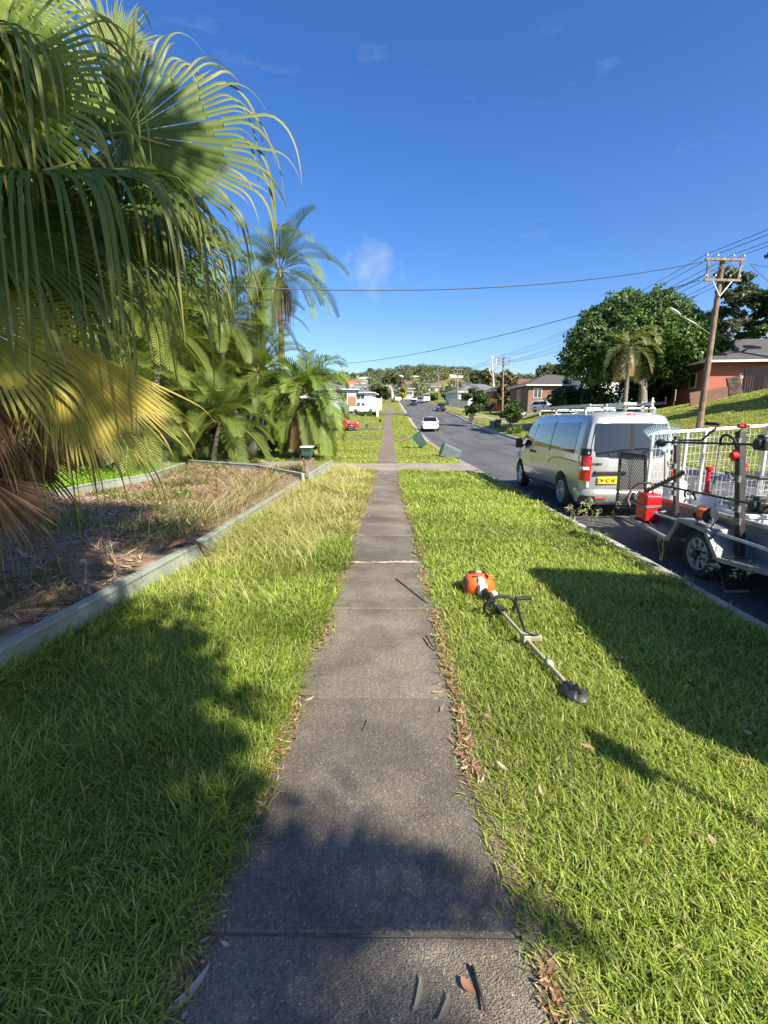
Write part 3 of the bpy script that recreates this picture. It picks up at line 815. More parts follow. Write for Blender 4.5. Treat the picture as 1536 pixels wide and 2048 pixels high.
M['petiole'] = pm('palm_petiole', (.22, .25, .06), (.15, .18, .04), 6, .5)

def pinnate(lf, base, d0, L_, n=34, ll=.5, lw=.03, droop=.9, col=(.06, .11, .02), tip=None, ldroop=.5, vee=.5, rnd=random, rib=(.2, .2, .06), twist=0.0, start=.12, plumose=0.0):
    """feather frond: arching rib with a leaflet pair at each step, added to lf"""
    d = Vector(d0).normalized(); p = Vector(base); down = Vector((0, 0, -1)); ds = L_ / n
    tip = tip or (col[0] * 1.3, col[1] * 1.2, col[2])
    side = d.cross(Vector((0, 0, 1)))
    side = side.normalized() if side.length > .05 else Vector((1, 0, 0))
    ribrows, ribcols = [], []
    for k in range(n + 1):
        t = k / n
        up = side.cross(d).normalized()
        w_ = .5 * lw * (1.4 - 1.15 * t)
        ribrows.append([p - side * w_, p + up * w_, p + side * w_]); ribcols.append(rib)
        if t > start:
            prof = math.sin(math.pi * min(1, (.12 + .88 * (t - start) / (1 - start)) ** .75)) ** .6
            l_ = ll * (.35 + .75 * prof) * rnd.uniform(.88, 1.1)
            for s_ in (-1, 1):
                v = vee + plumose * rnd.uniform(-1, 1)
                q = (side * s_ + up * v + d * (.55 + .8 * t)).normalized()
                wv = d.cross(q).cross(q).normalized()
                rows, cols = [], []; a = p.copy(); m_ = 4
                sh = rnd.uniform(.75, 1.25); c0 = tuple(x * sh for x in col)
                for j in range(m_ + 1):
                    tt = j / m_
                    ww = lw * .5 * (1.0 if j in (1, 2) else (.55 if j == 0 else (.75 if j == 3 else .06)))
                    rows.append([a - wv * ww, a + wv * ww]); cols.append(lerp3(c0, tip, tt))
                    a = a + q * (l_ / m_)
                    q = (q + down * ldroop * tt * .9).normalized()
                lf.strip(rows, cols)
        d = (d + down * droop * ds / L_ * (.35 + 1.5 * t)).normalized()
        side = (side - d * side.dot(d)).normalized()
        p = p + d * ds
    lf.strip(ribrows, ribcols)
    return p
# ------------------------------------------------------------------ the big fan palm at the left
prnd = random.Random(11)
CR = Vector((-3.5, 3.75, 2.9))
fp = thing('fan_palm', 'large fan palm with hanging ribbon-like leaf tips, growing in the bed at the left edge', 'palm tree', (CR.x, CR.y, .2))
def fl(hub, out, nrm, Rr, parent=fp, **k):
    k.setdefault('rnd', random.Random(prnd.random()))
    off = Vector(parent.location)
    pet = k.pop('pet', CR)
    return fan_leaf(parent, Vector(hub) - off, Vector(out), Vector(nrm), Rr, petiole=(Vector(pet) - off) if pet is not None else None, **k)
mb = MB()
mb.tube([(0, 0, -.2), (.02, 0, 1.0), (-.02, .03, 2.0), (0, 0, 3.1)], [.24, .2, .19, .22], 14)
mb.build('trunk', M['trunk'], fp, smooth=True)
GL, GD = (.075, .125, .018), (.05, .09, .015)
TY = (.25, .225, .06)
V3 = Vector
def dirpx(a, Ya, b_, Yb): return at(*b_, Yb) - at(*a, Ya)
# right-hand leaf against the sky
fl(at(250, 268, 3.6), dirpx((250, 268), 3.6, (560, 345), 3.75), (.05, -.93, .36), .95, split=.66, nseg=36, span=R(118), droop=2.8, recurve=.3, col=(.055, .092, .014), tip=TY, hang=.8)
# big front leaf arching over, ribbons down the middle
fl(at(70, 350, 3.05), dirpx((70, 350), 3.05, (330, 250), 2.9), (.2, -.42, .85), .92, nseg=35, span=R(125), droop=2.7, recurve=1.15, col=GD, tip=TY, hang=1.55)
# upper left, sunlight put into a paler green
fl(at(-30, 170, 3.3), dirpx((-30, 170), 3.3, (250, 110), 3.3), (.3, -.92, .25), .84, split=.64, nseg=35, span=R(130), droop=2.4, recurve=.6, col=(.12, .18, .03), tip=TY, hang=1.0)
fl(at(-70, -40, 3.7), dirpx((-70, -40), 3.7, (120, 60), 3.8), (.3, -.92, .25), .72, split=.64, nseg=33, span=R(120), droop=2.4, recurve=.7, col=(.12, .18, .03), tip=TY, hang=.9)
fl(at(120, 190, 3.9), dirpx((120, 190), 3.9, (330, 260), 4.0), (.2, -.6, .75), .95, nseg=33, span=R(120), droop=2.4, recurve=.6, col=(.1, .16, .025), tip=TY)
# pale small fan far up
fl(at(225, 110, 5.2), dirpx((225, 110), 5.2, (262, 25), 5.2), (.35, -.9, .1), .52, nseg=30, span=R(80), droop=.7, recurve=.1, col=(.15, .2, .07), tip=(.2, .24, .09), hang=.1, pet=V3((-3.4, 4.9, 4.4)))
# lower ones, shade put into a darker green
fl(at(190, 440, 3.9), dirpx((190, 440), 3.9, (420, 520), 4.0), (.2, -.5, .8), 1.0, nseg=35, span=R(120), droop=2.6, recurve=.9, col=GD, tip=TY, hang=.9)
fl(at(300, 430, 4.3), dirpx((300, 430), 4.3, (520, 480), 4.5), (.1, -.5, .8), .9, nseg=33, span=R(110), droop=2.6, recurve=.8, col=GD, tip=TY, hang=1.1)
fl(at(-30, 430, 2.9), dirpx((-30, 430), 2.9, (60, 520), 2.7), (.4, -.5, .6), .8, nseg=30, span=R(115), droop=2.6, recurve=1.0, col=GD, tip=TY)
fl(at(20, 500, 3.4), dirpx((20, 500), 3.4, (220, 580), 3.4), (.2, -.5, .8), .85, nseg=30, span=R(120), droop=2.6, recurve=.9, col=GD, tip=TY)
# the yellowing leaf: folded, its upper edge running down to the right
fl(at(108, 668, 2.75), dirpx((108, 668), 2.75, (215, 955), 2.6), (.25, -.78, .40), .82, nseg=34, span=R(47), split=.74, droop=1.3, recurve=.35, col=(.22, .195, .02), tip=(.33, .24, .07), hang=.35, cup=.25, skew=-.30)
fl(at(100, 672, 2.80), dirpx((108, 668), 2.75, (60, 900), 2.65), (.3, -.85, .25), .74, nseg=26, span=R(58), split=.45, droop=1.8, recurve=.3, col=(.10, .115, .02), tip=(.28, .2, .06), hang=.8, cup=.2)
fl(at(-60, 640, 2.6), dirpx((-60, 640), 2.6, (40, 760), 2.5), (.4, -.6, .5), .7, nseg=30, span=R(110), droop=1.8, recurve=.7, col=(.22, .22, .03), tip=TY, hang=.5)
# the rest of the crown
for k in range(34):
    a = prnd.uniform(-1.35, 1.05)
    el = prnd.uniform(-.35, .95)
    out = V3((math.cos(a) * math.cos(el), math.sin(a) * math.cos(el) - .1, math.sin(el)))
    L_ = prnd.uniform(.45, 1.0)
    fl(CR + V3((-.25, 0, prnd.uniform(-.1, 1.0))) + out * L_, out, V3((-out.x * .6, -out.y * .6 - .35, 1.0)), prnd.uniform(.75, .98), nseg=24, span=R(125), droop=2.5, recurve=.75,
       col=GL if el > .1 else GD, tip=TY, hang=prnd.uniform(.7, 1.5), pet=CR)  # low leaves also take the green with shade in it
# dead brown fans hanging against the trunk
for k, (hx, hy, hY, ox, oy) in enumerate([(10, 735, 2.75, 20, 1000), (70, 760, 3.1, 90, 1010), (-50, 780, 2.5, -20, 1000), (30, 880, 2.8, 60, 1100), (-40, 950, 2.55, 20, 1150), (110, 800, 3.4, 140, 990)]):
    o = fl(at(hx, hy, hY), dirpx((hx, hy), hY, (ox, oy), hY), (.5, -.8, .1), .52, nseg=26, span=R(70), droop=1.2, recurve=.3, col=(.11, .07, .04), tip=(.20, .14, .085), hang=.3, mat='dryleaf', pet=V3((CR.x + .1, CR.y - .1, 2.3)), cup=.0)
    o['label'] = 'dead brown hanging fan leaf'
# a dry fan lying on the ground inside the wall, and a sheath draped over the wall
ff = thing('fallen_fan_leaf', 'dry brown fan leaf lying in the bed inside the near wall', 'palm leaf', gp(5, 1222, .3))
fan_leaf(ff, (0, 0, 0), (.75, .65, .0), (.05, -.2, 1), .45, nseg=30, span=R(55), droop=.35, recurve=0.02, col=(.34, .22, .12), tip=(.42, .3, .18), hang=.1, mat='dryleaf', rnd=random.Random(5), cup=0)
sh = MB(); rows = []
for i in range(13):
    t = i / 12
    c = V3((-2.36, 4.72, .20)).lerp(V3((-1.90, 5.05, .16)), t) + V3((0, 0, .15 * math.sin(math.pi * min(1, t * 1.08)) + .02))
    w_ =   .01 + .05 * math.sin(math.pi * t) ** .7
    rows.append([c + V3((.5, -.75, -.2)) * w_, c + V3((.25, -.4, .35)) * w_, c + V3((0, 0, .5)) * w_, c + V3((-.3, .45, .3)) * w_, c + V3((-.5, .75, -.2)) * w_])
sh.grid(rows)
tag(sh.build('palm_sheath', pm('dry_sheath', (.24, .12, .06), (.15, .07, .04), 5, .6), smooth=True, fixn=False), 'rust-brown dry palm sheath draped over the capping of the front garden wall', 'palm sheath')

# ------------------------------------------------------------------ feather palms
def feather_palm(name, label, x, y, crown_z, n, L_, ll, lw, col, trunk_r, lean=(0, 0), seed=1, elev=(-.5, 1.2), droop=1.2, trunkmat='greybark', group=None, dead=0, nl=34, plum=.0, tip=None, ld=.5, azr=None, shaft=None, cat='palm tree'):
    rn = random.Random(seed); z0 = Hf(x, y)
    t = thing(name, label, cat, (x, y, z0), group=group)
    cz = crown_z - z0; top = V3((lean[0], lean[1], cz))
    mb = MB(); pts = [V3((0, 0, -.1))] + [V3((lean[0] * (k / 6) ** 1.5, lean[1] * (k / 6) ** 1.5, cz * k / 6)) for k in range(1, 7)]
    mb.tube(pts, [trunk_r * 1.5] + [trunk_r * (1.15 - .06 * k) for k in range(6)], 10)
    mb.build('trunk', M[trunkmat], t, smooth=True)
    if shaft:
        mb = MB(); mb.tube([top - V3((0, 0, .1)), top + V3((0, 0, shaft * .5)), top + V3((0, 0, shaft))], [trunk_r * 1.1, trunk_r * 1.15, trunk_r * .5], 10)
        mb.build('crownshaft', M['petiole'], t, smooth=True); top = top + V3((0, 0, shaft * .8))
    for k in range(n):
        a = (k + rn.uniform(-.3, .3)) * 2.39996
        if azr: a = azr[0] + (azr[1] - azr[0]) * rn.random()
        e = elev[1] + (elev[0] - elev[1]) * ((k + .5) / n)
        d = V3((math.cos(a) * math.cos(e), math.sin(a) * math.cos(e), math.sin(e)))
        sh = rn.uniform(.8, 1.2); lf = Leafage()
        pinnate(lf, top + d * trunk_r, d, L_ * rn.uniform(.85, 1.12), nl, ll, lw, droop * rn.uniform(.8, 1.25), tuple(c * sh for c in col), tip, ld, .35, rn, plumose=plum)
        lf.build('frond', t)
    for k in range(dead):
        a = rn.uniform(0, 6.28); e = rn.uniform(-1.35, -1.0)
        d = V3((math.cos(a) * math.cos(e), math.sin(a) * math.cos(e), math.sin(e))); lf = Leafage()
        pinnate(lf, top + V3((d.x * .25, d.y * .25, -.1)), d, L_ * rn.uniform(.7, .95), 26, ll * .8, lw, .5, (.22, .13, .07), (.32, .22, .12), .9, .2, rn, rib=(.3, .2, .1))
        o = lf.build('frond', t, 'dryleaf'); o['label'] = 'dead brown hanging frond'
    return t, top
qp, qtop = feather_palm('queen_palm', 'tall slender feather palm with arching fronds against the sky, left of the street', -4.75, 22, 7.2, 24, 2.9, .62, .036, (.10, .155, .03), .13, lean=(.1, 0), seed=4, elev=(-.6, 1.25), droop=1.6, nl=36, ld=.34, shaft=.7)
mb = MB(); rn = random.Random(3)
for k in range(150):
    a = rn.uniform(0, 6.28); r0 = .1 + .3 * rn.random(); L_ = rn.uniform(.5, 1.9)
    p0 = qtop + V3((math.cos(a) * .15, math.sin(a) * .15, -.35 - rn.random() * .6))
    mb.tube([p0, p0 + V3((math.cos(a) * r0, math.sin(a) * r0, -L_ * .3)), p0 + V3((math.cos(a) * r0 * .8, math.sin(a) * r0 * .8, -L_))], [.012, .012, .006], 4, cap=False)
o = mb.build('flower_stalks', pm('dry_flower_stalk', (.33, .22, .17), (.2, .13, .1), 8, .9), qp, fixn=False); o['label'] = 'hanging mass of dry brown flower stalks'
feather_palm('date_palm', 'low bushy feather palm with drooping fronds and a brown skirt behind the small mailbox', -3.15, 18.6, 2.35, 80, 2.1, .44, .042, (.12, .185, .032), .22, seed=8, elev=(-.75, 1.35), droop=2.1, dead=30, nl=26, plum=.15, trunkmat='trunk', ld=.5)
CANES = [  # x, y, crown height, fronds, length, label
    (-7.3, 15.5, 3.2, 22, 2.6, 'yellow-green cane palm with a crown at mid height, right of the yellow fan leaf'),
    (-8.9, 17.5, 5.6, 20, 2.9, 'taller feathery palm rising behind the fan palm ribbons'),
    (-6.6, 19.5, 5.3, 20, 2.5, 'feathery palm just left of the slender tall palm'),
    (-10.6, 15.2, 4.2, 20, 2.8, 'feathery palm behind the yellow fan leaf by the side lawn'),
    (-10.2, 21.0, 7.2, 18, 3.0, 'tallest palm of the dark cluster, mostly hidden by the fan palm'),
    (-6.1, 17.6, 1.7, 20, 1.9, 'low spreading palm at the foot of the cluster beside the leaning trunks'),
    (-8.3, 13.9, 1.5, 18, 1.9, 'low feathery palm at the edge of the sunlit side lawn'),
    (-13.2, 19.0, 5.6, 18, 3.0, 'feather palm deep in the cluster at the far left'),
    (-5.9, 23.5, 6.4, 18, 2.6, 'feather palm with its crown just behind the slender tall palm'),
    (-7.9, 19.2, 3.0, 20, 2.3, 'mid-height cane palm in the middle of the cluster'),
    (-12.0, 13.2, 2.2, 16, 2.2, 'low palm on the far side of the side lawn at the left'),
    (-5.7, 15.6, 1.5, 26, 2.0, 'light green cane palm at the front of the cluster above the bed wall'),
    (-6.9, 13.6, 1.6, 24, 2.1, 'cane palm with yellowish fronds beside the yellow fan leaf'),
    (-7.7, 16.3, 4.6, 22, 2.6, 'leafy cane palm filling the cluster under the ribbons of the fan palm'),
    (-5.2, 19.8, 3.4, 22, 2.2, 'light feathery palm directly under the slender tall palm'),
    (-9.3, 15.9, 6.6, 20, 3.0, 'high-crowned cane palm behind the hanging ribbons'),
    (-6.3, 21.9, 4.2, 20, 2.4, 'cane palm behind the slender tall palm trunk'),
]
for i, (x_, y_, cz, n_, L_, lab) in enumerate(CANES):
    c_ = [(.13, .19, .028), (.19, .235, .035), (.09, .15, .024)][i % 3]
    feather_palm('cane_palm', lab, x_, y_, cz, n_ + 8, L_, .5, .034, c_, .07 if cz < 4 else .09, seed=20 + i, elev=(-.55, 1.35), droop=1.35, nl=30, tip=(.14, .17, .04), group='palms clustered behind the garden bed', lean=(prnd.uniform(-.4, .4), prnd.uniform(-.3, .3)))
# leaning bare trunks at the foot of the cluster
for lab, a_, b_, r_ in (('leaning pale palm stump at the foot of the cluster, right of its upright neighbour', (500, 892, 18.0), (532, 858, 18.4), .17), ('upright grey palm trunk at the foot of the cluster beside the leaning stump', (482, 896, 17.4), (474, 838, 17.4), .12)):
    A_, B_ = at(*a_), at(*b_)
    mb = MB(); mb.tube([A_ - V3((0, 0, .3)), A_.lerp(B_, .5), B_, B_ + (B_ - A_) * .3], [r_ * 1.25, r_, r_ * .9, r_ * .5], 10)
    tag(mb.build('bare_palm', M['greybark'], smooth=True), lab, 'palm trunk')

# ------------------------------------------------------------------ leafy trees
def leafcloud(lobes, n, size, cols, wts, seed=0, flat=.25, shell=.75, aspect=1.7):
    """small leaf faces through a crown made of many lobes; returns arrays for np_mesh"""
    g_ = np.random.default_rng(seed)
    lobes = np.array(lobes, float)
    vol = lobes[:, 3] * lobes[:, 4]
    k = g_.choice(len(lobes), n, p=vol / vol.sum())
    u = g_.normal(size=(n, 3)); u /= np.linalg.norm(u, axis=1, keepdims=True)
    r = shell + (1 - shell) * g_.random(n) ** .6; r = np.where(g_.random(n) < .3, r * g_.random(n) ** .4, r)
    # ragged lobes: clumps sticking out
    r = r * (1 + .34 * np.sin(u[:, 0] * 7 + k) * np.sin(u[:, 2] * 6 + 2 * k))
    c = lobes[k, :3] + u * np.stack([lobes[k, 3], lobes[k, 3], lobes[k, 4]], -1) * r[:, None]
    nn = u * .7 + g_.normal(size=(n, 3)) * .55 + np.array([0, 0, flat]); nn /= np.linalg.norm(nn, axis=1, keepdims=True)
    a = np.cross(nn, g_.normal(size=(n, 3))); a /= np.linalg.norm(a, axis=1, keepdims=True); b_ = np.cross(nn, a)
    s_ = size * (.6 + .8 * g_.random(n))[:, None]
    V = np.stack([c - a * s_ * aspect * .5, c + b_ * s_ * .5 + nn * s_ * .12, c + a * s_ * aspect * .5, c - b_ * s_ * .5 + nn * s_ * .12], 1).reshape(-1, 3)
    kc = g_.choice(len(cols), n, p=np.array(wts) / sum(wts)); col = np.array(cols)[kc] * (.75 + .5 * g_.random((n, 1)))
    return V, np.arange(4 * n), np.full(n, 4), np.repeat(col, 4, 0)
def tree(name, label, x, y, trunk_h, trunk_r, lobes, nleaf, size, cols, wts, seed=0, bark='greybark', group=None, cat='tree', forks=None, z=None, **k):
    """lobes relative to the base: (dx, dy, dz, radius, half height)"""
    z = Hs(x, y) if z is None else z
    t = thing(name, label, cat, (x, y, z), group=group)
    mb = MB(); rn = random.Random(seed)
    cx_ = sum(l[0] for l in lobes) / len(lobes); cy_ = sum(l[1] for l in lobes) / len(lobes)
    top = V3((cx_ * .3, cy_ * .3, trunk_h))
    mb.tube([V3((0, 0, -.2)), V3((0, 0, trunk_h * .15)), V3((cx_ * .12 + .03 * trunk_h * rn.uniform(-1, 1), cy_ * .12, trunk_h * .55)), top], [trunk_r * 1.5, trunk_r * 1.1, trunk_r * .9, trunk_r * .75], 10)
    for l in (forks or lobes)[:9]:
        e = V3(l[:3]); s0 = top - V3((0, 0, trunk_h * rn.uniform(0, .25)))
        mid = s0.lerp(e, .5) + V3((rn.uniform(-.2, .2), rn.uniform(-.2, .2), .15)) * l[3] * .4
        mb.tube([s0, mid, e, e + (e - mid) * .3], [trunk_r * .55, trunk_r * .38, trunk_r * .2, trunk_r * .06], 7)
    mb.build('trunk', M[bark], t, smooth=True)
    V, F, T, C = leafcloud(lobes, nleaf, size, cols, wts, seed, **k)
    np_mesh('crown', V, F, T, M['leafd'], C, t)
    return t
def lobes_in(cx_, cy_, cz, rx, rz, n, seed, lr=.45, sq=.8):
    rn = random.Random(seed); out = []
    for _ in range(n):
        while True:
            p = V3((rn.uniform(-1, 1), rn.uniform(-1, 1), rn.uniform(-1, 1)))
            if .35 < p.length < 1: break
        r_ = lr * rx * rn.uniform(.6, 1.15)
        out.append((cx_ + p.x * (rx - r_ * .6), cy_ + p.y * (rx - r_ * .6), cz + p.z * (rz - r_ * .5), r_, r_ * sq))
    return out
DK = [(.028, .06, .013), (.045, .09, .016), (.075, .13, .022), (.02, .04, .012)]
OL = [(.07, .085, .035), (.10, .115, .045), (.05, .065, .028), (.14, .14, .06)]
BR = [(.08, .14, .02), (.12, .18, .03), (.05, .09, .015)]
tree('broadleaf_tree', 'dark leafy tree filling the gap behind the palm cluster at the left', -12.5, 25, 4, .25, lobes_in(0, 0, 6.0, 4.5, 3.5, 22, 5), 7000, .26, DK, [2, 3, 1, 2], 31)
tree('broadleaf_tree', 'dense dark tree behind the low palms right of the side lawn', -9.2, 26, 2.5, .2, lobes_in(0, 0, 3.6, 3.4, 2.6, 16, 6), 5000, .24, DK, [2, 3, 2, 2], 32)
for lab, px_, py_, Y_, w_, h_, sd in (('rounded green shrub at the foot of the palm cluster by the grey trunk', 455, 860, 17.8, .9, .8, 1), ('light green shrub behind the leaning stump, under the bushy palm', 545, 870, 21.5, 1.1, .7, 2), ('small grey-green shrub among the low palms', 415, 770, 16.5, .8, 1.0, 3)):
    p = at(px_, py_, Y_)
    tree('garden_shrub', lab, p.x, p.y, .4, .05, lobes_in(0, 0, h_, w_, h_ * .8, 9, sd, .5), 1500, .1, BR, [2, 2, 1], 40 + sd, cat='shrub')
# street trees behind the camera, to the right: they shade the near lawn and the near end of the path
tree('street_tree', 'street tree on the grass verge behind the photographer, shading the near path', 2.85, -3.95, 3.4, .16, lobes_in(-.1, 0.1, 6.1, 2.0, 1.5, 17, 9, .42) + lobes_in(-1.9, 2.6, 8.0, 2.0, 1.0, 5, 19, .30) + lobes_in(.4, 1.0, 8.6, 1.9, .9, 9, 29, .34), 15000, .095, BR, [2, 2, 1], 61)

tree('gum_tree', 'tree on the slope outside the right edge, shading the lawn', 31.0, 22.5, 5.5, .25, lobes_in(0, 0, 8.0, 3.2, 2.4, 14, 33, .42), 4000, .3, OL, [2, 3, 2, 1], 133)

feather_palm('street_palm', 'feather palm on the verge behind the photographer, throwing finger-like shadows on the path', 2.55, -4.0, 4.9, 17, 1.9, .5, .055, (.08, .13, .025), .13, seed=61, elev=(-.5, .7), droop=1.1, nl=24, ld=.2)
# ------------------------------------------------------------------ trees across the road
fx, fy = 22.9, 44.5
fz = Hf(fx, fy)
fl_ = [(-4.6, -.3, 6.6, 2.0, 1.6), (-5.2, 0, 5.0, 1.7, 1.4), (-3.6, .3, 8.4, 1.9, 1.6), (-2.2, -.5, 9.6, 1.6, 1.5), (-1.0, .4, 10.2, 1.5, 1.3), (.4, -.3, 9.3, 1.8, 1.5), (1.6, .2, 10.6, 1.3, 1.2), (2.6, -.3, 9.3, 1.7, 1.4),
       (3.8, .3, 8.4, 1.7, 1.5), (4.9, 0, 7.4, 1.6, 1.4), (5.6, .3, 6.0, 1.7, 1.4), (4.6, -.8, 5.0, 1.8, 1.5), (2.8, -1.2, 6.3, 2.0, 1.7), (.6, -1.5, 6.8, 2.0, 1.8), (-1.6, -1.4, 7.2, 2.0, 1.7), (-3.2, -1.2, 5.4, 1.9, 1.6),
       (-3.6, .4, 3.6, 1.8, 1.4), (-1.4, .8, 4.2, 2.2, 1.8), (1.6, .9, 4.2, 2.2, 1.8), (4.2, .6, 3.6, 1.8, 1.5), (0, 1.5, 7.5, 3.0, 2.4), (3, 1.4, 7, 2.4, 2.2), (-3, 1.4, 6.6, 2.4, 2.2), (6.6, .2, 4.6, 1.3, 1.1), (-5.9, .3, 3.8, 1.1, .9)]
fl_ = [(a - .9, b_, 1.0 + c * .80 if c > 5 else c, d * .92, e * .92) for a, b_, c, d, e in fl_]
FIG = [(.045, .095, .018), (.075, .14, .024), (.12, .19, .035), (.03, .06, .015)]
tree('fig_tree', 'huge dense dark green tree on the slope across the road, behind the small palm', fx, fy, 3.0, .38, fl_, 62000, .155, FIG, [2, 3, 2.2, 1.5], 71, flat=.35)
tree('street_tree', 'leafy dark tree standing between the huge dense tree and the brick house', 28.0, 45, 2.4, .22, lobes_in(0, 0, 4.6, 2.6, 2.4, 15, 12), 6500, .24, DK, [2, 3, 2, 2], 72)
feather_palm('plume_palm', 'small grey-green feather palm with a stout trunk in front of the huge dark tree', 19.6, 41, 7.4, 22, 2.9, .6, .045, (.13, .175, .065), .16, seed=77, elev=(-.75, 1.2), droop=1.9, nl=34, plum=.35, tip=(.22, .22, .11), trunkmat='greybark', dead=5)
tree('garden_shrub', 'broad dark shrub added for the shade under the huge tree, behind the small feather palm', 19.5, 50, 1.0, .12, lobes_in(0, 0, 2.0, 3.2, 1.9, 14, 51, .5), 5000, .22, DK, [2, 3, 1, 2], 151, cat='shrub')  # dark shrubs added to stand in for shade below the canopy
tree('garden_shrub', 'dark shrub mass added for the shade under the right half of the huge tree', 26.0, 49, 1.0, .12, lobes_in(0, 0, 2.2, 3.4, 2.1, 14, 52, .5), 5000, .22, DK, [2, 3, 1, 2], 152, cat='shrub')
# gums behind the brick house
def gum(lab, px_, Y_, ztop, n, seed, w_=3.2, dens=2600, bark='greybark', cols=OL, wts=(2, 3, 2, 1), size=.2, low=.45):
    p = at(px_, 800, Y_); z0 = Hs(p.x, p.y); h_ = ztop - z0; rn = random.Random(seed); lb = []
    n = int(n * 1.8)
    for k in range(n):
        zz = h_ * (low + (1 - low) * (k + .5) / n); a = rn.uniform(0, 6.28); r_ = w_ * rn.uniform(.2, .95) * (1.15 - .5 * (k / n))
        s_ = w_ * rn.uniform(.16, .34)
        lb.append((math.cos(a) * r_, math.sin(a) * r_ * .7, zz, s_, s_ * .55))
    return tree('gum_tree', lab, p.x, p.y, h_ * .62, .16 + h_ * .008, lb, dens, size, cols, wts, seed, bark, z=z0, flat=.5)
def ztop_px(py_, Y_): return at(777, py_, Y_).z
gum('tall open-crowned gum rising directly behind the big power pole', 1440, 62, ztop_px(545, 62), 15, 81, 3.6, 11000, cols=[(.06, .09, .045), (.09, .12, .06), (.04, .06, .03), (.12, .14, .07)])
gum('dark tiered gum above the brick roof at the right edge', 1528, 58, ztop_px(580, 58), 14, 82, 3.2, 9000, cols=DK, wts=(2, 2, 1, 2))
gum('olive gum low behind the ridge of the brick house', 1452, 75, ztop_px(640, 75), 13, 83, 4.2, 9000, low=.3)
gum('gum branch crown at the top right edge, above all the others', 1560, 40, ztop_px(455, 40), 13, 84, 2.6, 8000, cols=BR, wts=(2, 1, 2), low=.6)
gum('dark gum between the pole and the roof, touching the huge tree', 1400, 66, ztop_px(620, 66), 12, 85, 3.6, 9000, cols=DK, wts=(2, 2, 1, 2), low=.25)

# ------------------------------------------------------------------ houses
M['brickOrange'] = brickmat('orange_brick', (.40, .105, .06), (.33, .085, .05), (.34, .2, .15))
M['brickBrown'] = brickmat('brown_brick', (.20, .095, .06), (.15, .07, .045), (.25, .18, .14))
M['tileDark'] = tilemat('dark_roof_tile', (.085, .075, .068), (.055, .05, .047))
M['tileBrown'] = tilemat('brown_roof_tile', (.15, .075, .055), (.10, .05, .04))
M['tileGrey'] = tilemat('grey_roof_tile', (.14, .145, .15), (.09, .095, .10))
M['tileRed'] = tilemat('red_roof_tile', (.34, .10, .06), (.25, .08, .05))
M['tilePale'] = tilemat('pale_roof_sheet', (.50, .50, .47), (.40, .40, .38))
M['wallWhite'] = pm('white_render', (.72, .72, .70), (.62, .62, .60), 1.2, .8)
M['wallCream'] = pm('cream_render', (.62, .55, .42), (.54, .48, .37), 1.2, .8)
M['wallBlue'] = pm('pale_blue_weatherboard', (.40, .46, .56), (.34, .40, .5), 1.5, .7)
M['wallPink'] = pm('pinkish_weatherboard', (.52, .40, .35), (.45, .35, .3), 1.5, .75)
M['wallGrey'] = pm('grey_cladding', (.34, .35, .36), (.28, .29, .3), 1.5, .75)
M['trim'] = pm('white_trim', (.70, .70, .68), (.6, .6, .58), 2, .6)
